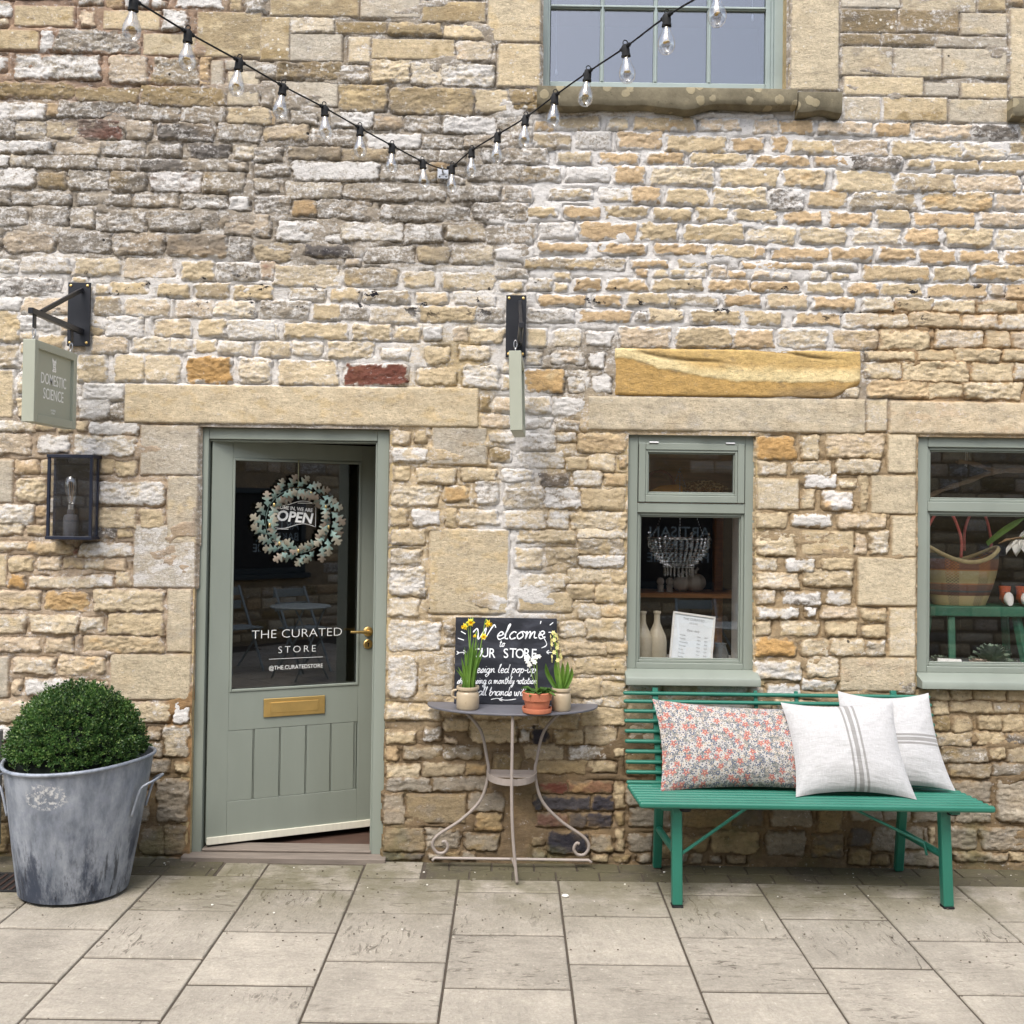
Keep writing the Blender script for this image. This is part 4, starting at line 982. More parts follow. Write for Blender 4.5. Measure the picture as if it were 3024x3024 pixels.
def stone_sill(xa, xb, zt, zb_, yo, nm, seed, col):
    """weathered projecting sill: wavering worn underside"""
    n = max(int((xb - xa) / .012), 6); xs = np.linspace(xa, xb, n)
    prof = [(.10, 0), (0, 0), (-.6, -.02), (-.97, -.035), (-1.0, -.07), (-1.0, -.35), (-1.0, -.62), (-.97, -.78), (-.88, -.90), (-.5, -1.0), (.10, -1.0)]
    V = []
    for x in xs:
        wob = float(fbm(np.array([x * 2.1 + seed]), np.array([seed]), 3)[0]); w2_ = float(fbm(np.array([x * 5 + seed]), np.array([seed + 4.]), 2)[0])
        for p, q in prof:
            yy = p * yo if p < 0 else p
            zz = zt + q * (zt - zb_) * (1 + (.55 * wob + .12 * w2_ if q < -.4 else 0))
            if p < 0: yy = -(-p) * yo * (1 + .12 * w2_)
            V.append((x, yy, zz))
    m = len(prof); F = [tuple(range(m)), tuple(range((n - 1) * m, n * m))[::-1]]
    for i in range(n - 1):
        for k in range(m - 1): F.append((i * m + k, (i + 1) * m + k, (i + 1) * m + k + 1, i * m + k + 1))
    mb = MB().add(V, F)
    o = mb.build(nm, M_LICHEN, shop, smooth='auto')
    return o
def lichen():
    s = NT('lichen_stone'); p = s.pos()
    n = s.noise(p, 7, 8, .65)
    c = s.ramp(n, [(.3, L4((92, 86, 70))), (.55, L4((122, 114, 94))), (.75, L4((150, 140, 112)))])
    v = s.voro(s.mapv(p, (1, .35, 1)), 13); e = s.math('ADD', v, s.math('MULTIPLY', s.noise(p, 40, 4), .22))
    m1 = s.math('MULTIPLY', s.rng(e, .44, .38), s.rng(s.noise(s.mapv(p, loc=(3, 1, 1)), 2.6, 2), .40, .52))
    c = s.mix(s.math('MULTIPLY', m1, .5), c, s.mix(s.noise(p, 30, 4), L4((196, 186, 160)), L4((160, 142, 98))))
    c = s.mix(s.math('MULTIPLY', s.rng(s.noise(p, 70, 4), .62, .72), .5), c, L4((50, 46, 38)))
    b = s.bump(s.math('ADD', s.noise(p, 30, 8, .7), s.math('MULTIPLY', m1, .4)), .6, .006)
    s.bsdf(c, .92, 0, b, .2)
    return s.m
M_LICHEN = lichen()
zt_, zb_ = Z(1950, 266, -.03), Z(1950, 322, -.06)
xm = X(2353, 300, -.05)
stone_sill(X(1586, 290, -.05), xm - .003, zt_, zb_, .075, 'stone_sill', 3.3, None)
stone_sill(xm + .003, X(2484, 300, -.05), Z(2420, 278, -.03), Z(2420, 344, -.06), .07, 'stone_sill', 8.1, None)
stone_sill(X(2986, 330, -.05), X(2986, 330, -.05) + 1.2, Z(3000, 296, -.03), Z(3000, 362, -.06), .07, 'stone_sill', 5.7, None)
# the room behind the upper panes: blind cords
for u, v1_, v2_ in ((1642, -200, 222), (2222, -200, 62)):
    p1, p2 = U(u, v1_, uy + .14), U(u, v2_, uy + .14)
    t = empty('blind_pull', (p2.x, p2.y, p2.z), 'white blind pull with long cord behind the first upper pane' if u < 2000 else 'short white blind pull behind the last upper pane', 'blind pull', 'blind pulls in the upper window')
    MB().tube([p1, p2 + Vector((0, 0, .03))], .0013, 5).build('cord', M_WHITEP, t)
    MB().lathe([(.0, 0), (.0055, .0), (.0065, .012), (.004, .032), (.0, .034)], c=p2, seg=10).build('tassel', M_WHITEP, t, smooth=True)

# ---------------------------------------------------------------- the building across the yard (seen in the panes)
OY = -6.45
ob = empty('stone_building', (0, OY, 0), 'low stone bakery across the yard, mirrored in the door glass', 'building')
_m = ray(2098, 1575); _k = (.055 - CAM.y) / _m.y; _p = CAM + _m * _k; _k2 = (.055 - OY) / _m.y
SGX, SGZ = _p.x + _m.x * _k2, _p.z + _m.z * _k2       # where the mirrored sign begins
_d = ray(888, 1575).normalized(); _o = LM @ Vector((0, .017, 0)); _p = CAM + _d * ((_o - CAM).dot(ey) / _d.dot(ey)); _d = _d - ey * 2 * _d.dot(ey)
SG2X = (_p + _d * ((OY - _p.y) / _d.y)).x
OW = [(SGX - 1.28, SGX + .14, .86, 1.95), (SGX + .5, SGX + 1.7, .86, 1.95), (-2.0, -1.0, 0.0, 2.1)]
stn = []
z = .03
while z < 4.5:
    h = rnd.uniform(.10, .16); x = -6.0
    while x < 6.0:
        w = rnd.uniform(.2, .42); r = [x, z, x + w, z + h]
        if not any(overlaps(r, (a - .06, c - .08, b + .06, d + .06), 0) for a, b, c, d in OW): stn.append([*r, rnd.choice(['t', 'y', 'c', 'o', 'p', 'tg', 'T', 'g']), 'r', 'stone'])
        x += w + .014
    z += h + .014
def across(V):
    V = V.copy(); V[:, 1] = OY - V[:, 1]; return V
_iv = in_view
def joined_far():
    Vs, Fs, Cs, b = [], [], [], 0
    for s in stn:
        V, F, C = stone_grid(*s[:6], sp=.03); V = across(V); F = F[:, ::-1]
        Vs.append(V); Fs.append(F + b); Cs.append(C); b += len(V)
    o = mesh_np('stone', np.concatenate(Vs), np.concatenate(Fs), np.concatenate(Cs), M_STONE, ob); tag(o, kind='stuff')
joined_far()
mb = MB(); xs_ = sorted([(a, b, c, d) for a, b, c, d in OW])
last = -6.2
for a, b, c, d in xs_:
    mb.box((last, OY - .4, -.05), (a, OY - .004, 4.6)); mb.box((a, OY - .4, d), (b, OY - .004, 4.6)); mb.box((a, OY - .4, -.05), (b, OY - .004, c)); last = b
mb.box((last, OY - .4, -.05), (6.2, OY - .004, 4.6))
mb.build('wall', mat('old_mortar', (140, 124, 100), .95, var=.2), ob)
mb = MB(); mb.box((-6.3, OY - 1.6, 5.35), (6.3, OY - 1.5, 5.5))
mb = MB(); P = [(OY + .25, 4.55), (OY + .25, 4.62), (OY - 2.4, 6.2), (OY - 2.4, 6.1)]
mb.add([(-6.3, p, q) for p, q in P] + [(6.3, p, q) for p, q in P], [(3, 2, 1, 0), (4, 5, 6, 7)] + [(i, (i + 1) % 4, (i + 1) % 4 + 4, i + 4) for i in range(4)])
mb.build('roof', mat('stone_tiles', (96, 88, 76), .9, var=.3, scale=20), ob)
M_TEAL = mat('dark_teal_paint', (38, 48, 52), .45, var=.08)
M_SHOPDARK = mat('shop_dark', (20, 17, 15), .6, var=.3)
for i, (a, b, c, d) in enumerate(OW):
    mb = MB(); frame4(mb, a, b, c, d, .07, OY - .06, OY + .012)
    if i < 2: mb.box((a - .05, OY - .06, c - .06), (b + .05, OY + .07, c))
    f = mb.build('window' if i < 2 else 'door', M_TEAL, ob, bevel=.004)
    MB().box((a + .06, OY - .05, c + .06), (b - .06, OY - .04, d - .06)).build('pane', M_SHOPDARK, f)
    if i < 2:
        mb = MB(); xm_ = (a + b) / 2
        for st, zz, sz in (('ARTISAN', SGZ, .175), ('BAKERY &', SGZ - .15, .150), ('PATISSERIE', SGZ - .29, .150)):
            M = Matrix.Translation((SGX if i == 0 else SG2X, OY - .036, zz)) @ Matrix.Rotation(math.pi, 4, 'Z') @ Matrix.Rotation(math.pi / 2, 4, 'X')
            text_mb(mb, st, sz, M, align='LEFT', offset=.001, sx=.98)
        mb.build('lettering', mat('pale_lettering', (150, 164, 168), .5, var=.03), f)

# ================================================================ things on and before the wall
def soft(points, n=5): return catmull(points, n)

# ---------------------------------------------------------------- sign brackets and hanging signs
M_SIGN = mat('sign_sage', (164, 167, 150), .55, var=.04, bump=.06)
def bracket(u0, u1, v0, v1, xa, za, label, L=.555, zb=None, yaw=0.0):
    x0, x1 = X(u0, (v0 + v1) / 2), X(u1, (v0 + v1) / 2); z0, z1 = Z((u0 + u1) / 2, v1), Z((u0 + u1) / 2, v0)
    t = empty('sign_bracket', ((x0 + x1) / 2, -.012, z0), label, 'sign bracket', 'sign brackets on the wall')
    MB().box((x0, -.030, z0), (x1, -.018, z1)).build('wall_plate', M_BLACK, t, bevel=.002)
    ca = math.tan(yaw)
    pt = lambda y, z: Vector((xa + ca * (-y), y, z))
    mb = MB().bar(pt(-.03, za), pt(-L, za), .022, .026); mb.build('arm', M_BLACK, t, bevel=.002)
    MB().bar(pt(-.03, z1 - .035), pt(-.455, za + .012), .014, .020).build('brace', M_BLACK, t, bevel=.002)
    for y in (-.135, -.515):
        MB().box((xa + ca * -y - .003, y - .014, za - .070), (xa + ca * -y + .003, y + .014, za - .013)).build('hanger_tab', M_BLACK, t, bevel=.001)
    for sx in (x0 + .014, x1 - .014):
        for sz in (z0 + .016, z1 - .016):
            MB().lathe([(.0, -.0295), (.0065, -.0295), (.0065, -.0325), (.004, -.034), (0, -.034)], seg=10, M=Matrix.Translation((sx, 0, sz)) @ Matrix.Rotation(math.pi / 2, 4, 'X') @ Matrix.Diagonal((1, 1, -1, 1))).build('screw', M_BRASS, t, smooth='auto')
    return t
def hang_sign(xa, ztop, zbot, label, yaw, tilt, words):
    """board hanging edge-on to the wall; its right side is lettered"""
    t = empty('hanging_sign', (xa, -.34, zbot), label, 'sign', 'hanging shop signs')
    hl, hh, th = .215, (ztop - zbot) / 2, .027
    M = Matrix.Translation((xa, -.345, (ztop + zbot) / 2)) @ Matrix.Rotation(yaw, 4, 'Z') @ Matrix.Rotation(tilt, 4, 'Y')
    # local: x thickness, y along the board (+y towards the wall), z up
    fr = .036
    mb = MB()
    mb.box((-th, -hl, -hh), (th, -hl + fr, hh), M); mb.box((-th, hl - fr, -hh), (th, hl, hh), M)
    mb.box((-th, -hl + fr, hh - fr), (th, hl - fr, hh), M); mb.box((-th, -hl + fr, -hh), (th, hl - fr, -hh + fr), M)
    mb.build('frame', M_SIGN, t, bevel=.0025)
    MB().box((-th + .014, -hl + fr, -hh + fr), (th - .014, hl - fr, hh - fr), M).build('panel', M_SIGN, t)
    F = M @ Matrix.Translation((th - .0132, 0, 0)) @ Matrix(((0, 0, 1, 0), (1, 0, 0, 0), (0, 1, 0, 0), (0, 0, 0, 1)))
    mb = MB()
    text_mb(mb, 'DOMESTIC', .070, F @ Matrix.Translation((0, .022, 0)), offset=.0002, sx=.76, extrude=.0004)
    text_mb(mb, 'SCIENCE', .070, F @ Matrix.Translation((0, -.044, 0)), offset=.0002, sx=.76, extrude=.0004)
    for i, ch in enumerate('TALBOT'):
        a = (i - 2.5) * .0092
        text_mb(mb, ch, .0125, F @ Matrix.Translation((a, -.110 - a * a * 6, 0)) @ Matrix.Rotation(-a * 9, 4, 'Z'), extrude=.0004)
    text_mb(mb, 'COURT', .0105, F @ Matrix.Translation((0, -.124, 0)), extrude=.0004)
    mb.build('lettering', M_LETTER, t)
    # small white crest above the words
    P = [(-.020, .0), (-.013, .006), (-.013, .026), (-.021, .046), (-.018, .060), (-.010, .052), (-.004, .050), (.004, .046), (.012, .050), (.019, .058), (.021, .040), (.014, .026), (.018, .014), (.022, .0), (.012, -.006), (.0, -.003), (-.012, -.007)]
    mb = MB(); n = len(P)
    mb.add([(x, y + .068, .0004) for x, y in P], [tuple(range(n))], F)
    mb.build('emblem', M_LETTER, t)
    mb = MB()
    for (x, y, w, h) in ((-.009, .103, .005, .004), (.007, .101, .005, .004), (-.006, .090, .014, .003), (-.012, .080, .020, .0028), (-.004, .072, .016, .0025)):
        mb.add([(x, y, .0008), (x + w, y, .0008), (x + w, y + h, .0008), (x, y + h, .0008)], [(0, 1, 2, 3)], F)
    mb.build('emblem_mark', M_SIGN, t)
    for y in (-.17, .205):
        p = M @ Vector((0, y, hh))
        mb = MB(); mb.tube([p + Vector((0, .009 * math.cos(a), .010 + .010 * math.sin(a))) for a in [i * math.pi / 6 for i in range(12)]], .0025, 6, closed=True)
        mb.tube([p, p + Vector((0, 0, .003))], .003, 6)
        mb.tube([p + Vector((.007 * math.cos(a), 0, .033 + .019 * math.sin(a))) for a in [i * math.pi / 6 for i in range(12)]], .0024, 6, closed=True)
        mb.build('hook', M_STEEL, t, smooth=True)
    return t
SX = -2.097
bracket(207, 273, 838, 1025, SX, 2.535, 'black steel bracket above the lantern, holding the lettered sign')
hang_sign(SX, 2.41, 2.052, 'sage hanging sign lettered domestic science, above the wall lantern', 0, 0, True)
bracket(1494, 1553, 875, 1058, .024, 2.50, 'black steel bracket right of the door lintel, its sign seen edge on', yaw=R(.6))
hang_sign(.018, 2.388, 2.043, 'sage hanging sign seen edge on, between door and small window', R(-2.5), R(-1.8), True)

# ---------------------------------------------------------------- wall lantern
lx0, lx1, ly = -2.214, -1.998, -.105; lz0, lz1 = 1.530, 1.936
t = empty('wall_lantern', ((lx0 + lx1) / 2, 0, lz0), 'tall navy box lantern with a clear bulb, on the wall left of the door', 'lantern')
b = .014; mb = MB()
for x in (lx0, lx1 - b):
    for y in (ly, -.036): mb.box((x, y, lz0 + .012), (x + b, y + b, lz1 - .012))
mb.box((lx0 - .003, ly - .003, lz1 - .016), (lx1 + .003, 0, lz1)); mb.box((lx0 - .003, ly - .003, lz0), (lx1 + .003, 0, lz0 + .016))
mb.build('frame', M_NAVY, t, bevel=.002)
MB().box((lx0 + b, -.034, lz0 + .016), (lx1 - b, -.028, lz1 - .016)).build('back_plate', mat('lantern_back', (26, 26, 30), .35, var=.2, bump=.05), t)
MB().box((lx0 + b, ly + .004, lz0 + .016), (lx1 - b, ly + .007, lz1 - .016)).build('pane', M_GLASS, t)
for x in (lx0 + .004, lx1 - .007): MB().box((x, ly + b, lz0 + .016), (x + .003, -.016, lz1 - .016)).build('pane', M_GLASS, t)
lc = ((lx0 + lx1) / 2 - .012, -.055)
mb = MB().lathe([(.0, 0), (.034, .0), (.034, .085), (.030, .10), (.017, .105), (.017, .128), (.0, .128)], c=(*lc, lz0 + .016), seg=20); mb.build('lamp_holder', mat('grey_holder', (70, 72, 78), .4, var=.05), t, smooth='auto')
MB().lathe([(.0135, .128), (.0135, .150), (.0, .150)], c=(*lc, lz0 + .016), seg=16).build('bulb_cap', M_STEEL, t, smooth='auto')
bu = MB().lathe([(.013, .150), (.0165, .165), (.026, .205), (.0315, .235), (.0315, .255), (.027, .275), (.017, .290), (.006, .297), (.0, .298)], c=(*lc, lz0 + .016), seg=24).build('bulb', M_BULB, t, smooth=True)
mb = MB()
for i in range(6):
    a = i * math.pi / 3; mb.tube([(lc[0] + .004 * math.cos(a), lc[1] + .004 * math.sin(a), lz0 + .18), (lc[0] + .013 * math.cos(a), lc[1] + .013 * math.sin(a), lz0 + .275)], .0006, 4)
mb.build('filament', mat('filament', (196, 150, 90), .4, .6, var=0, bump=0), bu)

# ---------------------------------------------------------------- galvanised tub with a clipped box ball
def galv():
    s = NT('galvanised'); p = s.pos(); st = s.mapv(p, (1, 1, .42))
    n = s.noise(st, 11, 8, .68); n2 = s.noise(p, 26, 7, .7); z = s.sep(p)['Z']
    c = s.mix(s.rng(n, .3, .7), L4((106, 114, 125)), L4((164, 170, 179)))
    c = s.mix(s.math('MULTIPLY', s.rng(n2, .48, .68), .5), c, L4((140, 145, 158)))
    dk = s.math('MULTIPLY', s.rng(s.noise(s.mapv(p, (1, 1, .34), (3, 2, 1)), 7, 10, .72), .44, .58), s.rng(z, .44, .18))
    c = s.mix(s.math('MULTIPLY', dk, .92), c, L4((54, 62, 78)))
    dk2 = s.math('MULTIPLY', s.rng(s.noise(s.mapv(p, (1, 1, .10), (7, 7, 2)), 24, 7, .7), .56, .64), s.rng(z, .36, .14))
    c = s.mix(s.math('MULTIPLY', dk2, .8), c, L4((40, 42, 48)))
    x = s.sep(p)['X']
    lx = s.math('MULTIPLY', s.rng(x, X(70, 2350, -.7), X(95, 2350, -.7)), s.rng(x, X(210, 2350, -.7), X(185, 2350, -.7))); lz = s.math('MULTIPLY', s.rng(z, Z(140, 2400, -.7), Z(140, 2380, -.7)), s.rng(z, Z(140, 2308, -.7), Z(140, 2326, -.7)))
    xc, zc = X(140, 2352, -.7), Z(140, 2352, -.7)
    ea = s.math('POWER', s.math('DIVIDE', s.math('SUBTRACT', x, xc), .098), 2.0); eb = s.math('POWER', s.math('DIVIDE', s.math('SUBTRACT', z, zc), .062), 2.0)
    pat = s.math('MULTIPLY', s.rng(s.math('ADD', s.math('ADD', ea, eb), s.math('MULTIPLY', s.noise(p, 22, 3), .6)), 1.35, .85), s.rng(s.noise(p, 55, 7, .75), .49, .58))
    c = s.mix(s.math('MULTIPLY', pat, .85), c, L4((214, 214, 212)))
    r = s.rng(n2, .3, .7, .42, .66)
    s.bsdf(c, r, .30, s.bump(n2, .3, .004, s.bump(s.noise(p, 5, 2), .5, .02)), .4)
    return s.m
M_GALV = galv()
tc = Vector((-1.903, -.445, 0))
t = empty('metal_tub', tc, 'weathered galvanised oval tub planted with a box ball, left of the door', 'planter')
def tub_r(f):                                         # half widths up the wall of the tub
    return .230 + (.306 - .230) * f ** .92, .205 + (.312 - .205) * f ** .92
def tub_ring(f, dr=0.0, n=64):
    a_, b_ = tub_r(f); out = []
    for i in range(n):
        an = 2 * math.pi * i / n
        x = (a_ + dr) * math.cos(an); y = (b_ + dr) * math.sin(an)
        dent = .006 * math.sin(3 * an + 1.3) * f + .004 * math.sin(5 * an) * f
        x += dent * math.cos(an); y += dent * math.sin(an)
        z = .012 + f * (.570 + .004 * math.cos(an) + .006 * math.cos(2 * an + .6)) + (1 - f) * .004
        out.append(Vector((tc.x + x, tc.y + y + .025 * f, z)))
    return out
mb = MB(); rings = [tub_ring(f) for f in [i / 14 for i in range(15)]]
inner = [tub_ring(f, -.006) for f in (1.0, .75, .5)]
rr = rings + inner; n = 64
for r_ in rr: mb.v.extend(tuple(q) for q in r_)
for i in range(len(rr) - 1):
    for k in range(n): mb.f.append((i * n + k, i * n + (k + 1) % n, (i + 1) * n + (k + 1) % n, (i + 1) * n + k))
mb.f.append(tuple(range(n))[::-1])
mb.build('body', M_GALV, t, smooth='auto')
MB().tube(tub_ring(1.0, .003), .0085, 10, closed=True).build('rim', M_GALV, t, smooth=True)
mb = MB(); mb.tube([q + Vector((0, 0, .030)) for q in tub_ring(.02, .001)], .004, 8, closed=True); mb.build('foot_band', M_GALV, t, smooth=True)
for sgn in (1, -1):
    ax = tub_ring(.80)[0 if sgn > 0 else 32]; lo = tub_ring(.58)[0 if sgn > 0 else 32]
    o_ = Vector((sgn, 0, 0))
    pts = [lo + Vector((0, -.085, 0)) + o_ * -.006, ax + Vector((0, -.085, -.03)) + o_ * .004, ax + Vector((0, -.080, .0)) + o_ * .020, ax + Vector((0, -.050, .022)) + o_ * .062, ax + Vector((0, .050, .022)) + o_ * .062, ax + Vector((0, .080, .0)) + o_ * .020, ax + Vector((0, .085, -.03)) + o_ * .004, lo + Vector((0, .085, 0)) + o_ * -.006]
    MB().tube(catmull(pts, 5), .0055, 8).build('handle', M_GALV, t, smooth=True)
soil = [q for q in tub_ring(.90, -.008)]
mb = MB(); mb.add([tuple(q) for q in soil], [tuple(range(64))]); mb.build('soil', mat('soil', (44, 34, 26), .95, var=.4, scale=30, bump=.8, bscale=90, bdist=.01), t)
def leafmat(name, a, b_, rough=.45, trans=True, hi=None):
    s = NT(name); p = s.pos()
    n = s.noise(p, 9, 5, .6); r_ = s.noise(p, 70, 2)
    c = s.mix(s.rng(n, .3, .7), L4(a), L4(b_))
    if hi: c = s.mix(s.rng(r_, .52, .66), c, L4(hi))
    bs = s.bsdf(c, rough, 0, None, .4)
    if trans:
        tl = s.node('ShaderNodeBsdfTranslucent'); s.put(tl.inputs[0], c)
        mx = s.node('ShaderNodeMixShader'); mx.inputs[0].default_value = .25
        s.t.links.new(bs.outputs[0], mx.inputs[1]); s.t.links.new(tl.outputs[0], mx.inputs[2]); s.t.links.new(mx.outputs[0], s.out.inputs[0])
    return s.m
M_BOX = leafmat('box_leaf', (34, 60, 30), (70, 106, 50), .36, hi=(128, 154, 84))
ball = empty('box_ball', (tc.x + .01, tc.y, .56), 'clipped green box ball growing in the galvanised tub', 'shrub')
bc = Vector((tc.x - .004, tc.y + .015, .566)); BR = Vector((.294, .292, .338))
nv, nf = [], []
rs = np.random.RandomState(11)
def boxleaf(p, d, up, L):
    d = d.normalized(); s = d.cross(up)
    s = s.normalized() if s.length > 1e-5 else d.orthogonal().normalized(); nrm = s.cross(d)
    b0 = len(nv); w = L * .27
    nv.extend([tuple(p), tuple(p + d * L * .5 + s * w - nrm * L * .05), tuple(p + d * L), tuple(p + d * L * .5 - s * w - nrm * L * .05), tuple(p + d * L * .5 + nrm * L * .03)])
    nf.extend([(b0, b0 + 1, b0 + 4), (b0 + 1, b0 + 2, b0 + 4), (b0 + 2, b0 + 3, b0 + 4), (b0 + 3, b0, b0 + 4)])
for i in range(3300):
    th = rs.uniform(0, 2 * math.pi); cz = rs.uniform(-.05, 1)
    q = Vector((math.cos(th) * math.sqrt(1 - cz * cz), math.sin(th) * math.sqrt(1 - cz * cz), cz))
    if q.y > .55 : continue
    if cz < .06 and rs.rand() < .85: continue
    bump_ = .045 * float(perlin(np.array([th * 2.2]), np.array([cz * 4.5]))[0])
    rad = 1 + bump_ + rs.uniform(-.10, .035) + (.07 if rs.rand() < .04 else 0)
    tip = bc + Vector((q.x * BR.x, q.y * BR.y, q.z * BR.z)) * rad
    d = (q + Vector(rs.uniform(-.55, .55, 3)) + Vector((0, 0, .25))).normalized()
    if tip.z < .615 and math.hypot(tip.x - tc.x, (tip.y - tc.y - .025) * .98) > .278: continue
    L = rs.uniform(.040, .062); base = tip - d * L
    sd1 = d.orthogonal().normalized(); sd2 = d.cross(sd1)
    m = 5
    for k in range(m):
        f = .25 + .75 * k / (m - 1); a = k * math.pi / 2 + i
        for sg in (1, -1):
            side = (sd1 * math.cos(a) + sd2 * math.sin(a)) * sg
            boxleaf(base + d * L * f, side * (1.0 - .55 * f) + d * (.35 + .5 * f), d, rs.uniform(.012, .0185))
    boxleaf(base + d * L, d, sd1, .013)
mb = MB(); mb.v, mb.f = nv, nf
mb.build('foliage', M_BOX, ball, origin=bc)
MB().ball(bc, 1, 28, 18, (BR.x * .84, BR.y * .84, BR.z * .84)).build('shade_core', mat('box_shade', (14, 24, 12), .9, var=.3), ball, smooth=True)  # solid dark ball, its colour standing in for shade between the leaves
mb = MB()
for i in range(5): mb.tube([bc + Vector((rnd.uniform(-.02, .02), rnd.uniform(-.02, .02), -.1)), bc + Vector((rnd.uniform(-.12, .12), rnd.uniform(-.12, .12), .12))], [.014, .006], 7)
mb.build('stem', M_DARKWOOD, ball)

# ---------------------------------------------------------------- half-round table
M_ZINC = mat('zinc_grey_paint', (98, 98, 104), .42, var=.12, scale=7, bump=.05)
M_PINKG = mat('mushroom_paint', (152, 142, 134), .5, var=.08, bump=.06)
tz = .772; tx = X(1514, 2075, -.1); TR = .408; TD = .305
t = empty('half_round_table', (tx, -.16, 0), 'half round grey metal table on thin curled legs, against the wall', 'table')
poly = [(-TR, -.024), (-TR, -.05)] + [(-TR * math.cos(a), -.05 - (TD - .05) * math.sin(a)) for a in [i * math.pi / 40 for i in range(1, 40)]] + [(TR, -.05), (TR, -.024)]
mb = MB(); n = len(poly)
mb.add([(tx + x, y, tz - .010) for x, y in poly] + [(tx + x, y, tz) for x, y in poly], [tuple(range(n))[::-1], tuple(range(n, 2 * n))] + [(i, (i + 1) % n, (i + 1) % n + n, i + n) for i in range(n)])
mb.build('tabletop', M_ZINC, t, bevel=.003)
def legcurve(sg):
    k = [(.255, .762), (.155, .655), (.120, .52), (.112, .44), (.145, .32), (.235, .225), (.345, .150), (.372, .105), (.352, .068), (.318, .066), (.300, .092), (.312, .118), (.326, .116)]
    return [Vector((tx + sg * x, -.075, z)) for x, z in k]
for sg in (-1, 1): MB().tube(catmull(legcurve(sg), 7), .0075, 10).build('leg', M_PINKG, t, smooth=True)
fy = -.292
k = [(0, .762), (0, .70), (0, .44), (.006, .25), (.022, .08), (.030, .010)]
MB().tube(catmull([Vector((tx + x, fy + .012 - .02 * (1 - z / .77), z)) for x, z in k], 6), .0075, 10).build('leg', M_PINKG, t, smooth=True)
mb = MB(); mb.tube([(tx - .372, -.085, .030), (tx - .360, -.075, .040), (tx + .372, -.075, .040), (tx + .385, -.085, .030)], .0072, 8)
mb.tube(catmull([Vector((tx + .004, -.078, .042)), Vector((tx + .010, -.15, .060)), Vector((tx + .020, -.24, .060)), Vector((tx + .024, fy, .055))], 6), .0062, 8)
mb.build('foot_rail', M_PINKG, t, smooth=True)
ring = [(-.118, -.068), (.118, -.068)] + [(.118 * math.cos(a), -.085 - .16 * math.sin(a)) for a in [i * math.pi / 16 for i in range(0, 17)]]
mb = MB(); rz = .446
bar = [Vector((tx + x, y, rz)) for x, y in ring]; m = len(bar)
for i in range(m): mb.bar(bar[i], bar[(i + 1) % m] + (bar[(i + 1) % m] - bar[i]).normalized() * .002, .004, .030)
mb.build('brace_ring', M_PINKG, t)
mb = MB(); mb.bar((tx - .11, -.10, rz - .006), (tx + .11, -.10, rz - .006), .05, .004); mb.build('brace_plate', M_PINKG, t)

# ---------------------------------------------------------------- chalkboard, hand lettered
def chalkmat():
    s = NT('chalkboard'); p = s.pos()
    n = s.noise(s.mapv(p, (1, 1, 2.5)), 6, 7, .65, .8)
    c = s.mix(s.rng(n, .42, .75), L4((36, 38, 44)), L4((66, 68, 76)))
    s.bsdf(c, .75, 0, None, .25); return s.m
cbx0, cbx1 = X(1343, 1950, -.06), X(1644, 1950, -.06); cbz0, cbz1 = tz + .001, Z(1500, 1825, -.03)
H_ = cbz1 - cbz0; lean = .050
t = empty('chalkboard', ((cbx0 + cbx1) / 2, -.075, tz), 'black chalkboard with hand written welcome message, leaning on the wall', 'chalkboard')
yb = -.024 - lean
an = math.atan2(lean, H_)
CM_ = Matrix.Translation((cbx0, yb, cbz0)) @ Matrix.Rotation(-an, 4, 'X')   # local x right, z up the board, y into it
wB = cbx1 - cbx0; hB = H_ / math.cos(an)
MB().box((0, -.007, 0), (wB, .007, hB), CM_).build('board', chalkmat(), t, bevel=.002)
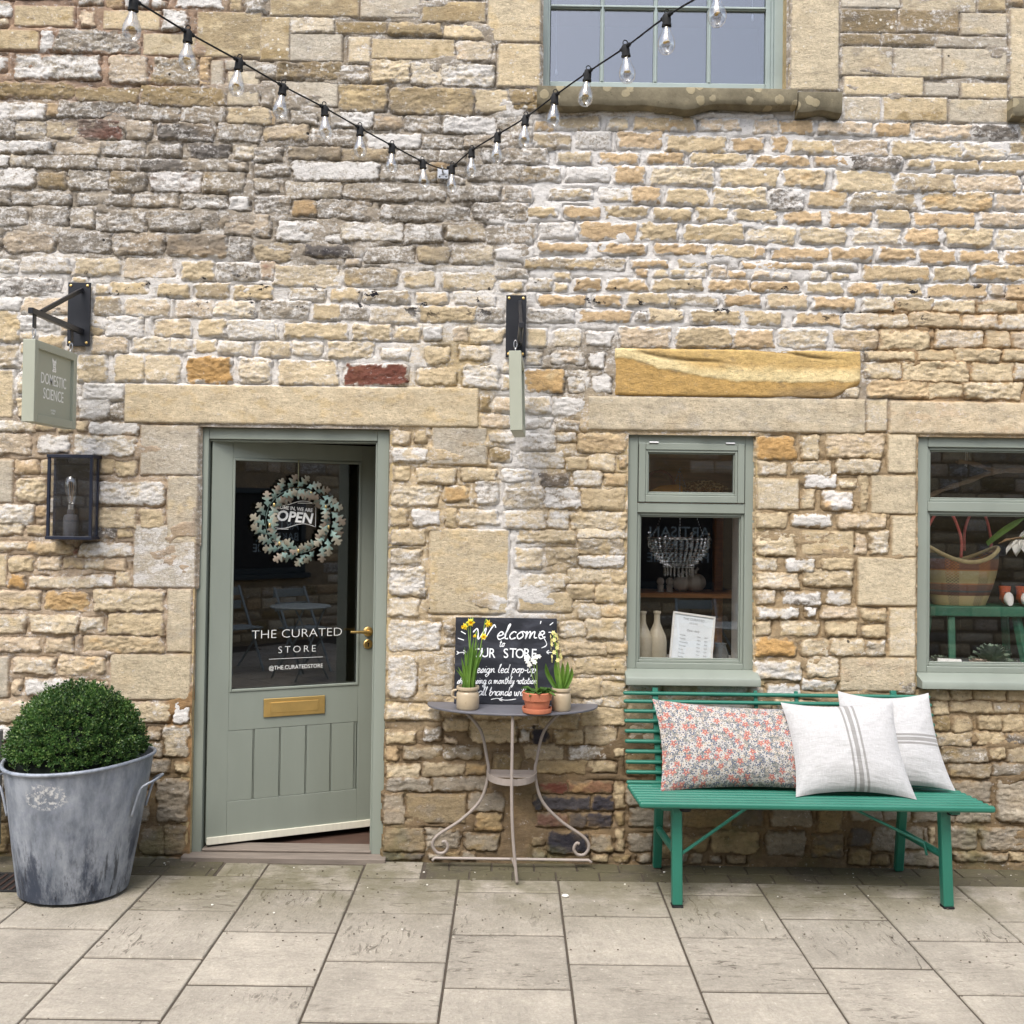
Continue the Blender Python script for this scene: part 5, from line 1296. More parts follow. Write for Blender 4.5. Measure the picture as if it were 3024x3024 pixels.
GL = {  # pen strokes of a running hand: x height 1
 'a': (1.0, [[(.85, .85), (.5, 1), (.12, .6), (.15, .1), (.5, .05), (.85, .6), (.9, .95), (.88, .2), (1.1, .1)]]),
 'b': (.9, [[(.1, 1.0), (.28, 2.0), (.2, 1.0), (.15, .1), (.5, 0), (.8, .5), (.5, .95), (.22, .6)]]),
 'c': (.8, [[(.75, .85), (.45, 1), (.12, .5), (.35, .02), (.8, .2)]]),
 'd': (1.0, [[(.8, .8), (.4, .95), (.1, .45), (.4, 0), (.8, .5), (1.0, 2.0), (.85, .6), (.9, .1), (1.1, .1)]]),
 'e': (.8, [[(.1, .45), (.6, .6), (.6, .95), (.3, .95), (.12, .4), (.4, 0), (.85, .25)]]),
 'f': (.6, [[(.7, 1.8), (.45, 2.0), (.3, 1.2), (.2, -.7)], [(.0, .9), (.6, 1.0)]]),
 'g': (1.0, [[(.85, .85), (.5, 1), (.12, .6), (.2, .1), (.6, .2), (.85, .9), (.75, -.4), (.4, -.9), (.1, -.6), (.5, -.2), (1.1, .2)]]),
 'h': (.95, [[(.1, 1.0), (.35, 2.0), (.2, 1.0), (.1, 0), (.3, .7), (.6, .95), (.72, .5), (.7, .1), (.98, .15)]]),
 'i': (.45, [[(.1, .5), (.3, 1), (.22, .2), (.5, .15)], [(.34, 1.45), (.37, 1.5)]]),
 'l': (.5, [[(.05, .6), (.4, 1.7), (.35, 2.05), (.2, 1.5), (.15, .2), (.5, .1)]]),
 'm': (1.4, [[(.05, .7), (.2, 1), (.15, 0), (.3, .7), (.55, .95), (.6, .05), (.75, .75), (1.0, .95), (1.08, .2), (1.4, .15)]]),
 'n': (1.0, [[(.05, .7), (.2, 1), (.15, 0), (.35, .75), (.65, .95), (.7, .2), (1.0, .15)]]),
 'o': (.9, [[(.5, 1), (.12, .55), (.35, .02), (.75, .4), (.55, 1), (.95, .85)]]),
 'p': (.9, [[(.1, .9), (.2, .9), (.05, -.9), (.2, .4), (.5, 1), (.8, .6), (.5, .05), (.2, .3)]]),
 'r': (.75, [[(.05, .6), (.25, 1), (.35, .85), (.7, .9), (.55, .4), (.65, .1), (.8, .15)]]),
 's': (.7, [[(.05, .2), (.45, 1), (.6, .5), (.4, 0), (.05, .12), (.75, .2)]]),
 't': (.6, [[(.3, 1.7), (.2, .3), (.4, .0), (.65, .2)], [(.0, 1.1), (.6, 1.2)]]),
 'u': (1.0, [[(.1, 1), (.12, .3), (.4, .02), (.75, .5), (.82, 1), (.78, .2), (1.05, .15)]]),
 'w': (1.3, [[(.05, 1), (.15, .2), (.4, .05), (.62, .9), (.66, .15), (.95, .1), (1.1, 1), (1.3, .9)]]),
 'y': (.95, [[(.1, 1), (.2, .3), (.5, .2), (.8, 1), (.6, -.5), (.3, -.9), (.1, -.6), (.9, .2)]]),
 'W': (2.3, [[(-.3, 1.0), (.0, 1.5), (.25, 1.0), (.45, .05), (1.0, 1.6), (1.05, .0), (1.7, 1.9), (2.0, 1.6)]]),
 '-': (.6, [[(.1, .55), (.5, .58)]]), ' ': (.6, []), "'": (.3, [[(.1, 1.9), (.12, 1.4)]]),
}
M_CHALK = mat('chalk_pen', (236, 238, 240), .75, var=.04, bump=0)
chalk = MB()
def endline():
    global chalk
    chalk.build('chalk_line', M_CHALK, t); chalk = MB()
def stroke(pts, w, closed=False):
    P = catmull([Vector((x, 0, z)) for x, z in pts], 5) if len(pts) > 2 else [Vector((x, 0, z)) for x, z in pts]
    vs, fs = [], []
    for i, p in enumerate(P):
        d = P[min(i + 1, len(P) - 1)] - P[max(i - 1, 0)]
        d = d.normalized() if d.length > 1e-9 else Vector((1, 0, 0))
        nn = Vector((-d.z, 0, d.x)) * w / 2 * (1 + .25 * math.sin(i * 1.1))
        vs += [p + nn + Vector((0, -.0076, 0)), p - nn + Vector((0, -.0076, 0))]
    for i in range(len(P) - 1): fs.append((2 * i, 2 * i + 1, 2 * i + 3, 2 * i + 2))
    chalk.add(vs, fs, CM_)
def write(st, x, z, s, w, rise=0.0, sx=1.0):
    for ch in st:
        adv, strokes = GL[ch]
        for q in strokes: stroke([(x + (px + .18 * pz) * s * sx, z + pz * s + rise * (px * s)) for px, pz in q], w)
        x += adv * s * sx; z += rise * adv * s * sx
    return x
def B(u, v): p = U(u, v, -.05); return (p.x - cbx0, p.z - cbz0)
q = B(1400, 1889); write('Welcome', q[0], q[1], .036, .0056, .03, 1.25)
endline(); q = B(1612, 1870); stroke([(q[0] - .03, q[1] + .008), (q[0] + .005, q[1] - .05), (q[0] - .02, q[1] - .07)], .004)
endline(); q = B(1474, 1909); write('to', q[0], q[1], .017, .0036)
endline(); q = B(1494, 1930)
for i, ch in enumerate('OUR STORE'):
    if ch == ' ': endline(); continue
    text_mb(chalk, ch, .064, CM_ @ Matrix.Translation((q[0] + (i - 4) * .0335 + (.0), -.0075, q[1] + .002 * (i % 2))) @ Matrix.Rotation(math.pi / 2, 4, 'X') @ Matrix.Rotation(R((-3, 2, -2, 0, 3, -2, 1, 2, -2)[i]), 4, 'Z'), offset=.0004, extrude=.0002, sx=.86)
endline(); q = B(1371, 1985); write('a design led pop-up', q[0], q[1], .0200, .0038, .01, 1.12)
endline(); q = B(1350, 2017); write('showcasing a monthly rotation', q[0], q[1], .0170, .0034, .01, .93)
endline(); q = B(1360, 2050); write('of small brands with', q[0], q[1], .0200, .0038, .0, 1.0)
endline(); q = B(1450, 2063); stroke([(q[0], q[1]), (q[0] + .03, q[1] + .006), (q[0] + .07, q[1] - .002), (q[0] + .12, q[1] + .004)], .003); stroke([(q[0] + .055, q[1] + .010), (q[0] + .04, q[1] + .001), (q[0] + .055, q[1] - .006)], .003)
for u, v, du, dv in ((1361, 1864, 14, 8), (1352, 1884, 18, 6), (1624, 1846, 10, -8), (1596, 1842, 2, -8), (1620, 1867, 14, 0)):
    a_, b_ = B(u, v), B(u + du, v + dv); stroke([a_, b_], .004)
for sg, u in ((1, 1350), (-1, 1640)):
    a_, b_ = B(u, 1927), B(u + sg * 26, 1925); stroke([a_, b_], .003)
    stroke([(b_[0] - sg * .012, b_[1] + .009), b_, (b_[0] - sg * .012, b_[1] - .009)], .003)
    stroke([(a_[0] - sg * .002, a_[1] + .008), (a_[0] + sg * .01, a_[1])], .003); stroke([(a_[0] - sg * .002, a_[1] - .008), (a_[0] + sg * .01, a_[1])], .003)
endline()

# ---------------------------------------------------------------- pots and spring flowers on the table
M_STONEW = mat('stoneware', (176, 160, 134), .35, var=.10, scale=14, bump=.08, wear=.66, wearc=(150, 130, 104))
M_TERRA = mat('terracotta', (184, 112, 82), .85, var=.14, scale=14, bump=.2, wear=.66, wearc=(206, 160, 138))
M_SOIL = mat('potting_soil', (40, 32, 26), .95, var=.4, scale=60, bump=.8, bdist=.008)
M_LEAFN = leafmat('narcissus_leaf', (74, 116, 44), (112, 148, 62), .4)
M_LEAFP = leafmat('primula_leaf', (58, 92, 40), (92, 124, 56), .55)
M_STEM = mat('stem_green', (120, 150, 66), .5, var=.1, bump=0)
M_YEL = mat('yellow_petal', (248, 222, 64), .5, var=.05, bump=0)
M_ORG = mat('orange_trumpet', (250, 206, 36), .5, var=.05, bump=0)
M_PALE = mat('pale_yellow_petal', (236, 226, 150), .5, var=.08, bump=0)
M_WPET = mat('white_petal', (242, 240, 232), .55, var=.04, bump=0)
def jar(u, vb, label, y, wpx=69, handle=True):
    p = U(u, vb, y); c = Vector((p.x, y, tz + .0005)); k = wpx / 69.0
    t = empty('stoneware_jar', c, label, 'jar', 'stoneware jars on the table')
    r = .053 * k
    mb = MB().lathe([(0, 0), (r * .90, 0), (r, .008), (r, .070), (r * .93, .079), (r * .86, .083), (r * .86, .088), (r * .99, .092), (r * 1.01, .100), (r * .97, .106), (r * .88, .105), (r * .86, .085), (r * .86, .078), (0, .078)], c=c, seg=32)
    mb.build('body', M_STONEW, t, smooth='auto')
    if handle:
        pts = [c + Vector((-r * .96, -.01, .088)), c + Vector((-r - .016, -.012, .084)), c + Vector((-r - .019, -.012, .060)), c + Vector((-r * .98, -.01, .050))]
        MB().tube(catmull(pts, 5), .0055, 8).build('handle', M_STONEW, t, smooth=True)
    MB().lathe([(r * .86, .0), (.0, .004)], c=c + Vector((0, 0, .090)), seg=20).build('soil', M_SOIL, t)
    return c
def strap(mb, base, tip, w, bend=(0, 0, 0), fold=.25, n=8):
    """strap leaf with a keel"""
    base, tip, bend = Vector(base), Vector(tip), Vector(bend)
    d = tip - base; side = d.cross(Vector((0, 1, 0.15))).normalized()
    b0 = len(mb.v)
    for i in range(n + 1):
        f = i / n; p = base + d * f + bend * (4 * f * (1 - f)); ww = w * (1 - max(0, f - .72) / .28) ** .8 * (.75 + .5 * f * (1 - f) * 2)
        k = Vector((0, fold * ww, 0))
        mb.v += [tuple(p - side * ww / 2), tuple(p + k), tuple(p + side * ww / 2)]
        if i:
            a = b0 + 3 * (i - 1)
            mb.f += [(a, a + 1, a + 4, a + 3), (a + 1, a + 2, a + 5, a + 4)]
def flower(pl, name, c, face, r, m1, m2=None, np_=6, trumpet=.0):
    """star of petals round an optional trumpet; face = direction it looks"""
    face = Vector(face).normalized(); q = face.to_track_quat('Z', 'Y').to_matrix().to_4x4(); M = Matrix.Translation(c) @ q
    mb = MB()
    for i in range(np_):
        a = 2 * math.pi * i / np_ + rnd.uniform(-.1, .1); Rz = M @ Matrix.Rotation(a, 4, 'Z'); w = r * .34
        mb.add([(0, 0, 0), (r * .5, w, .12 * r), (r, 0, .02 * r), (r * .5, -w, .12 * r), (r * .5, 0, .20 * r)], [(0, 3, 4), (3, 2, 4), (2, 1, 4), (1, 0, 4)], Rz)
    f = mb.build(name, m1, pl)
    if trumpet:
        mb = MB().lathe([(.25 * r, 0), (.28 * r, trumpet * .5), (.36 * r, trumpet * .85), (.46 * r, trumpet), (.30 * r, trumpet * .8), (.0, trumpet * .3)], seg=12, M=M); mb.build('trumpet', m2, f, smooth=True)
    return f
def at(u, v, y): return U(u, v, y)
c = jar(1381, 2086, 'stoneware jar with ear handle holding yellow daffodils', -.195)
pl = empty('daffodils', c + Vector((0, 0, .09)), 'yellow miniature daffodils with long green leaves, in the left jar', 'flowers')
mb = MB()
for (u, v, bu, w) in ((1352, 1968, -6, .011), (1362, 1940, 0, .012), (1372, 1910, 2, .012), (1390, 1890, 4, .013), (1400, 1880, 6, .013), (1411, 1885, 8, .012), (1426, 1902, 10, .013), (1421, 1925, 8, .012), (1345, 1975, -8, .010), (1405, 1905, 4, .012), (1383, 1915, 2, .012), (1415, 1895, 6, .012), (1433, 1915, 10, .011)):
    by = -.195 + rnd.uniform(-.025, .02); b0 = c + Vector((rnd.uniform(-.026, .026) + (u - 1385) * .00035, by + .195, .092)); strap(mb, b0, at(u, v, by + rnd.uniform(-.03, .02)), w, (-(u - 1385) * .0003, 0, 0))
mb.build('leaf', M_LEAFN, pl); tag(pl.children[-1], kind='stuff')
for (u, v, fx, fy_, r) in ((1374, 1850, -.7, -.7, .019), (1390, 1838, .1, -.9, .022), (1440, 1842, .75, -.6, .022), (1428, 1880, .1, -.95, .018), (1403, 1878, -.5, -.5, .010)):
    p = at(u, v, -.20); b0 = c + Vector((rnd.uniform(-.015, .02), 0, .09))
    top = p + Vector((-fx * .010, .012, .008))
    MB().tube(catmull([b0, b0.lerp(top, .5) + Vector((.004, 0, 0)), top + Vector((-fx * .004, .004, .004)), p], 5), .0024, 6).build('stem', M_STEM, pl, smooth=True)
    flower(pl, 'flower', p, (fx, fy_, -.12), r, M_YEL, M_ORG, 6, r * .95)
p = at(1396, 1832, -.20); MB().ball(p, .006, 8, 6, (.7, .7, 2.4)).build('bud', M_STEM, pl, smooth=True)
c2 = jar(1657, 2087, 'stoneware jar holding a pale hyacinth, at the right of the table', -.20, 59, False)
pl = empty('hyacinth', c2 + Vector((0, 0, .085)), 'pale yellow hyacinth with a loose flower spike, in the right jar', 'flowers')
for (u, v, bx) in ((1612, 1958, -.01), (1624, 1990, 0), (1640, 1950, 0), (1661, 1955, .004), (1676, 1952, .01), (1688, 1970, .014), (1650, 1985, 0)):
    mb = MB(); b0 = c2 + Vector(((u - 1655) * .0003, rnd.uniform(-.02, .015), .085)); strap(mb, b0, at(u, v, -.20 + rnd.uniform(-.03, .02)), .020, ((u - 1655) * .0004, 0, .006), .35); mb.build('leaf', M_LEAFN, pl)
sp0, sp1 = c2 + Vector((0, 0, .08)), at(1635, 1872, -.20)
MB().tube(catmull([sp0, sp0.lerp(sp1, .5) + Vector((.004, 0, 0)), sp1], 6), [.0046] * 6 + [.0044] * 6 + [.003], 8).build('stem', M_STEM, pl, smooth=True)
for i in range(20):
    f = .50 + .5 * i / 19; p = sp0.lerp(sp1, f); a = i * 2.4
    d = Vector((math.cos(a), math.sin(a) * .8 - .25, .15)).normalized(); e = p + d * (.026 - .012 * (f - .5) * 2)
    flower(pl, 'floret', e, d + Vector((0, 0, -.2)), .0125, M_PALE, None, 6)
MB().ball(sp1 + Vector((0, 0, .004)), .006, 8, 6, (1, 1, 1.6)).build('bud', M_PALE, pl, smooth=True)
pc = U(1586, 2090, -.265); pc = Vector((pc.x, -.262, tz + .0005))
MB().lathe([(0, 0), (.052, 0), (.066, .004), (.0695, .020), (.068, .026), (.062, .022), (.058, .008), (0, .006)], c=pc, seg=36).build('saucer', M_TERRA, None, smooth='auto')
o = bpy.data.objects['saucer']; tag(o, 'round terracotta saucer under the primula pot', 'saucer')
t = empty('terracotta_pot', pc + Vector((0, 0, .0065)), 'terracotta flower pot with a thick rim, standing in its saucer', 'flower pot')
MB().lathe([(0, 0), (.050, 0), (.0605, .052), (.0665, .053), (.0695, .086), (.0665, .090), (.060, .088), (.057, .076), (0, .076)], c=pc + Vector((0, 0, .0068)), seg=36).build('body', M_TERRA, t, smooth='auto')
MB().lathe([(.058, 0), (.0, .006)], c=pc + Vector((0, 0, .086)), seg=20).build('soil', M_SOIL, t)
pl = empty('primula', pc + Vector((0, 0, .088)), 'white primula with crinkled green leaves, in the terracotta pot', 'flowers')
def blade(p, d, L, w, droop, m, parent, name='leaf', crinkle=.003, n=6):
    """broad leaf with midrib, drooping"""
    d = Vector(d).normalized(); s = d.cross(Vector((0, 0, 1)));
    s = s.normalized() if s.length > 1e-4 else Vector((1, 0, 0)); mb = MB(); b0 = 0
    for i in range(n + 1):
        f = i / n; q = Vector(p) + d * L * f + Vector((0, 0, -droop * f * f)); ww = w * (math.sin(math.pi * min(.12 + f * .88, 1)) ** .7) * (1 if i < n else .1)
        up = s.cross(d).normalized()
        for k in (-1, -.5, 0, .5, 1): mb.v.append(tuple(q + s * ww / 2 * k + up * (abs(k) * ww * .22 + crinkle * math.sin(i * 2.3 + k * 5))))
        if i:
            a = 5 * (i - 1)
            for k in range(4): mb.f.append((a + k, a + k + 1, a + k + 6, a + k + 5))
    return mb.build(name, m, parent, smooth=True)
for i in range(15):
    a = i * 2.4; el = rnd.uniform(.15, 1.1)
    blade(pc + Vector((.02 * math.cos(a), .02 * math.sin(a), .088)), (math.cos(a), math.sin(a), el), rnd.uniform(.060, .088), rnd.uniform(.026, .036), rnd.uniform(.01, .045), M_LEAFP, pl)
for i in range(6):
    u, v = 1548 + rnd.uniform(0, 44), 1936 + rnd.uniform(0, 34); p = at(u, v, -.262 + rnd.uniform(-.02, .02))
    MB().tube([pc + Vector((0, 0, .09)), p], .0017, 5).build('stem', M_STEM, pl)
for i in range(13):
    u, v = 1545 + rnd.uniform(0, 50), 1936 + rnd.uniform(0, 30); p = at(u, v, -.275 + rnd.uniform(-.02, .02))
    f = flower(pl, 'flower', p, (rnd.uniform(-.7, .7), -1, rnd.uniform(0, .8)), rnd.uniform(.011, .0145), M_WPET, M_ORG, 5)

# ---------------------------------------------------------------- green slatted bench
M_BENCH = mat('green_bench_paint', (38, 108, 90), .40, var=.06, scale=6, bump=.05)
bx0, bx1 = .557, 2.068
t = empty('slatted_bench', ((bx0 + bx1) / 2, -.32, 0), 'green slatted metal bench with cushions, under the windows', 'bench')
def slat(p, q, w, h):
    """half-round topped slat"""
    p, q = Vector(p), Vector(q)
    return MB().bar(p, q, w, h).build('slat', M_BENCH, t, bevel=.0115, seg=4)
sy = [-.600 + i * .0505 for i in range(8)]
for i, y in enumerate(sy):
    z = .455 - (y + .60) * .055; dx = (y + .60) * -.03
    slat((bx0 + .0 - (y + .6) * .03, y, z), (bx1 - (y + .6) * .03, y, z), .027 if i else .034, .026 if i else .028)
bv = (2040, 2064, 2093, 2122, 2152, 2182, 2212, 2243, 2273, 2303)
blo, bhi = Vector((0, -.185, 0)), Vector((0, -.060, 0))
for i, v in enumerate(bv):
    f = i / 9; y = -.066 - .125 * f
    zz = Z(1880, v + 7, y)
    slat((.548 - .006 * (1 - f), y, zz), (2.008 + .02 * f, y, zz), .024, .018)
ztp, zlo = Z(1880, 2040, -.066) + .0, .40
for px_ in (X(1937, 2160, -.10), X(2648, 2160, -.10)):
    MB().bar((px_, -.046, ztp + .014), (px_ + .006, -.185, .40), .028, .022).build('back_post', M_BENCH, t, bevel=.004)
for px_ in (X(2230, 2055, -.05), X(2350, 2055, -.05)):
    MB().bar((px_, -.050, ztp + .006), (px_, -.075, ztp - .085), .018, .014).build('clip', M_BENCH, t, bevel=.003)
legs = {}
for nm, (ut, ub, yt, yb_) in dict(l=(1997, 1999, -.50, -.555), r=(2786, 2797, -.50, -.530)).items():
    g = G(ub, 2676 if nm == 'l' else 2680); xt = X(ut, 2380, yt)
    MB().bar((xt, yt, .440), (g.x, g.y, .008), .046, .046, up=(0, 1, 0)).build('leg', M_BENCH, t, bevel=.008)
    MB().box((g.x - .024, g.y - .024, 0), (g.x + .024, g.y + .024, .010)).build('rubber_foot', M_GUM, t, bevel=.003)
    legs[nm] = (Vector((xt, yt, .44)), g)
    mb = MB().lathe([(0, -.011), (.022, -.011), (.026, -.006), (.026, .006), (.022, .011), (0, .011)], c=(xt + (.036 if nm == 'l' else .030), yt - .02, .418), seg=16); mb.build('stop_knob', M_GUM, t, smooth='auto')
for nm, (ut, ub) in dict(l=(1942, 1940), r=(2655, 2652)).items():
    xb = X(ub, 2540, -.045); xt = X(ut, 2380, -.16)
    MB().bar((xt, -.215, .435), (xb, -.050, .006), .042, .034, up=(0, 1, 0)).build('leg', M_BENCH, t, bevel=.008)
    g = legs[nm]; f = .52; pf = g[0].lerp(Vector((g[1].x, g[1].y, 0)), .50); pr = Vector((xt, -.215, .435)).lerp(Vector((xb, -.05, .006)), .52)
    MB().tube([pr, pf], .016, 12).build('stretcher', M_BENCH, t, smooth='auto')
pa = legs['l'][0].lerp(Vector((legs['l'][1].x, legs['l'][1].y, 0)), .52) + Vector((.02, .02, 0))
MB().tube([pa, U(2222, 2374, -.40)], .0075, 8).build('strut', M_BENCH, t, smooth='auto')
pa = legs['r'][0].lerp(Vector((legs['r'][1].x, legs['r'][1].y, 0)), .45) + Vector((-.05, .11, .0))
MB().tube([pa + Vector((.012, -.01, -.05)), pa, U(2508, 2382, -.36)], .0065, 8).build('strut', M_BENCH, t, smooth='auto')
MB().box((bx0 + .10, -.590, .425), (bx0 + .14, -.22, .444)).build('seat_bearer', M_BENCH, t, bevel=.003)
MB().box((bx1 - .18, -.590, .425), (bx1 - .14, -.22, .444)).build('seat_bearer', M_BENCH, t, bevel=.003)

# ---------------------------------------------------------------- cushions
def linen(name, stripes):
    s = NT(name); uv = s.uv(); x = s.sep(uv)
    wv = s.noise(s.mapv(uv, (260, 14, 1)), 1, 3, .6); wv2 = s.noise(s.mapv(uv, (14, 260, 1)), 1, 3, .6)
    c = s.mix(s.rng(s.math('ADD', wv, wv2), .8, 1.2), L4((172, 171, 170)), L4((190, 190, 190)))
    ax = x['X'] if stripes[0] == 'X' else x['Y']
    for (a, b_) in stripes[1]:
        f = s.math('MULTIPLY', s.rng(ax, a - .002, a + .002), s.rng(ax, b_ + .002, b_ - .002))
        f = s.math('MULTIPLY', f, s.rng(s.math('ADD', wv, s.math('MULTIPLY', wv2, .6)), .55, .95, .72, .98))
        c = s.mix(f, c, L4((136, 134, 131)))
    h = s.math('ADD', wv, wv2)
    s.bsdf(c, .95, 0, s.bump(h, .35, .0015, s.bump(s.noise(s.mapv(uv, (3, 9, 1)), 2.2, 3), .35, .012)), .1, sheen=.2)
    return s.m
def floral():
    s = NT('floral_cotton'); uv = s.mapv(s.uv(), (1.78, 1, 1))
    c = L4((150, 146, 138))
    n = s.noise(uv, 34, 4, .6)
    c = s.mix(s.rng(n, .50, .56), L4((140, 137, 131)), L4((104, 108, 104)))
    def layer(c, scale, loc, col, centre, size, petals=.13, rnd_=.8, cr=.13, kp=.25):
        q = s.mapv(uv, loc=loc)
        vd = s.voro(q, scale, 'F1', rnd_, 'Distance', '2D'); ps = s.voro(q, scale, 'F1', rnd_, 'Position', '2D'); vc = s.voro(q, scale, 'F1', rnd_, 'Color', '2D')
        sc = s.node('ShaderNodeVectorMath', operation='SCALE'); s.put(sc.inputs[0], q); sc.inputs['Scale'].default_value = scale
        df = s.node('ShaderNodeVectorMath', operation='SUBTRACT'); s.put(df.inputs[0], q); s.put(df.inputs[1], ps)
        e = s.sep(df.outputs[0])
        an = s.math('ARCTAN2', e['Y'], e['X']); rip = s.math('MULTIPLY', s.math('SINE', s.math('MULTIPLY', an, 5.0)), petals)
        rr = s.math('ADD', vd, rip)
        on = s.math('LESS_THAN', rr, size); ct = s.math('LESS_THAN', vd, cr)
        r1 = s.sep(vc)['X']; keep = s.math('GREATER_THAN', r1, kp)
        cc = s.mix(s.rng(vd, cr, size, .0, 1), col[1], col[0])
        c = s.mix(s.math('MULTIPLY', on, keep), c, cc)
        return s.mix(s.math('MULTIPLY', ct, keep), c, centre)
    c = layer(c, 17, (.3, .7, 0), (L4((84, 92, 112)), L4((100, 108, 126))), L4((186, 180, 160)), .33, .05, .9)
    c = layer(c, 14, (.1, .2, 0), (L4((170, 167, 162)), L4((188, 185, 181))), L4((150, 140, 118)), .34, .11, .9)
    c = layer(c, 20, (.9, .4, 0), (L4((196, 180, 164)), L4((210, 196, 178))), L4((96, 92, 88)), .27, .09, 1)
    c = layer(c, 13, (.55, .15, 0), (L4((180, 177, 173)), L4((166, 160, 155))), L4((64, 70, 92)), .30, .10, .9, .10)
    c = layer(c, 8.5, (.4, .1, 0), (L4((180, 126, 116)), L4((146, 86, 82))), L4((190, 150, 128)), .27, .09, .85, .09, .25)
    c = layer(c, 19, (.2, .9, 0), (L4((78, 86, 106)), L4((92, 100, 118))), L4((170, 164, 150)), .26, .07, .95, .12, .55)
    s.bsdf(c, .92, 0, s.bump(s.noise(uv, 5, 3), .4, .012), .1, sheen=.15)
    return s.m
def pillow(name, label, TL, TR_, BL, BR, thick, m, group, seed, pinch=.055, n=44, tassel=False):
    """stuffed cushion: two bulging faces meeting in a drawn-in seam with pointed corners"""
    TL, TR_, BL, BR = map(Vector, (TL, TR_, BL, BR))
    nrm = (TR_ - TL).cross(TL - BL).normalized()
    if nrm.y > 0: nrm = -nrm
    cen = (TL + TR_ + BL + BR) / 4
    V, F, UVs = [], [], []
    for side in (1, -1):
        b0 = len(V)
        for j in range(n + 1):
            for i in range(n + 1):
                s_, t_ = i / n, j / n; a, b = 2 * s_ - 1, 2 * t_ - 1
                pa = 1 - pinch * (1 - b * b) * 1.0; pb = 1 - pinch * 1.5 * (1 - a * a)
                a2, b2 = a * (1 - (1 - pa)), b * (1 - (1 - pb) )
                s2, t2 = (a2 + 1) / 2, (b2 + 1) / 2
                p = (BL * (1 - s2) + BR * s2) * (1 - t2) + (TL * (1 - s2) + TR_ * s2) * t2
                e = max(1 - abs(a) ** 2.2, 0) ** .62 * max(1 - abs(b) ** 2.2, 0) ** .62
                w = float(fbm(np.array([a * 1.7 + seed]), np.array([b * 1.7 + side * 3.]), 3)[0])
                cr = float(fbm(np.array([math.atan2(b, a) * 3.2 + seed]), np.array([math.hypot(a, b) * .8]), 2)[0]) * sstep(.55, 1.1, math.hypot(a, b)) * .012
                h = thick * (e * (1 + .14 * w) * (1 - .10 * b)) + cr * (e ** .5)
                V.append(tuple(p + nrm * h * side)); UVs.append((s_, t_))
        for j in range(n):
            for i in range(n):
                q = (b0 + j * (n + 1) + i, b0 + j * (n + 1) + i + 1, b0 + (j + 1) * (n + 1) + i + 1, b0 + (j + 1) * (n + 1) + i)
                F.append(q if side == 1 else q[::-1])
    zmin = min(v[2] for v in V)
    mb = MB(); mb.v, mb.f = V, F
    o = mb.build(name, m, None, smooth=True, origin=(cen.x, cen.y, min(BL.z, BR.z)))
    ul = o.data.uv_layers.new(name='UVMap')
    for lp_ in o.data.loops: ul.data[lp_.index].uv = UVs[lp_.vertex_index]
    return tag(o, label, 'cushion', group)
GRP = 'cushions on the bench'
pillow('cushion', 'long floral print cushion at the left end of the bench', U(1926, 2064, -.17), U(2420, 2092, -.17), U(1950, 2338, -.36), U(2440, 2334, -.37), .085, floral(), GRP, 1.3, .065)
pillow('cushion', 'white cushion with level grey stripes, rearmost at the bench end', U(2474, 2040, -.16), U(2742, 2046, -.15), U(2462, 2340, -.36), U(2822, 2336, -.36), .075, linen('linen_cross', ('Y', ((.520, .545), (.465, .505), (.425, .450)))), GRP, 4.1, .09)
pillow('cushion', 'white cushion with upright grey stripes, in front between the other two', U(2305, 2074, -.22), U(2635, 2062, -.24), U(2350, 2354, -.465), U(2708, 2362, -.465), .085, linen('linen_up', ('X', ((.490, .510), (.535, .575), (.600, .622)))), GRP, 7.7, .09)

# ---------------------------------------------------------------- string of lights swagged from a hook plate
hk = U(1308, 512, -.02)
t = empty('hook_plate', hk, 'small pale metal hook plate on the wall, holding the light string', 'hook')
MB().box((hk.x - .026, -.022, hk.z - .026), (hk.x + .026, -.016, hk.z + .024)).build('plate', M_STEEL, t, bevel=.001)
mb = MB().tube([(hk.x, -.02, hk.z + .004), (hk.x, -.055, hk.z + .004), (hk.x, -.062, hk.z + .016)], .004, 8); mb.build('hook', M_STEEL, t, smooth=True)
for dx in (-.016, .016): MB().ball((hk.x + dx, -.022, hk.z - .016), .0045, 8, 6, (1, .5, 1)).build('screw', M_BLACK, t, smooth=True)
lights = [(395, 0, 3.2), (555, 96, 0), (707, 180, 0), (836, 254, 0), (958, 318, 0), (1063, 378, 0), (1158, 430, 0), (1248, 477, 0), (1335, 492, 0), (1393, 444, 0), (1470, 397, 0), (1552, 347, 0), (1639, 282, 0), (1736, 213, 0), (1847, 139, 0), (1969, 48, 0), (2116, -42, 0)]
def dist(u):
    a = 1 / 4.93
    if u < 1310: return 1 / (a + (1 / 3.2 - a) * (1310 - u) / (1310 - 395))
    return 1 / (a + (1 / 3.14 - a) * (u - 1310) / (2116 - 1310))
def pt(u, v): d = dist(u); return U(u, v, CAM.y + d)
heads = [pt(u, v) for u, v, _ in lights]
mid = Vector((hk.x, -.058, hk.z + .010))
e0 = heads[0] + (heads[0] - heads[2]) * 2.6; e1 = heads[-1] + (heads[-1] - heads[-3]) * 2.2
t = empty('festoon_lights', mid, 'black festoon cable with clear bulbs, swagged from the hook plate', 'string lights')
path = [e0, heads[0].lerp(e0, .4)] + heads[:8] + [mid] + heads[8:] + [heads[-1].lerp(e1, .4), e1]
cab = catmull(path, 8)
MB().tube(cab, .0034, 8).build('cable', M_GUM, t, smooth=True)
holder_m = bulb_m = None
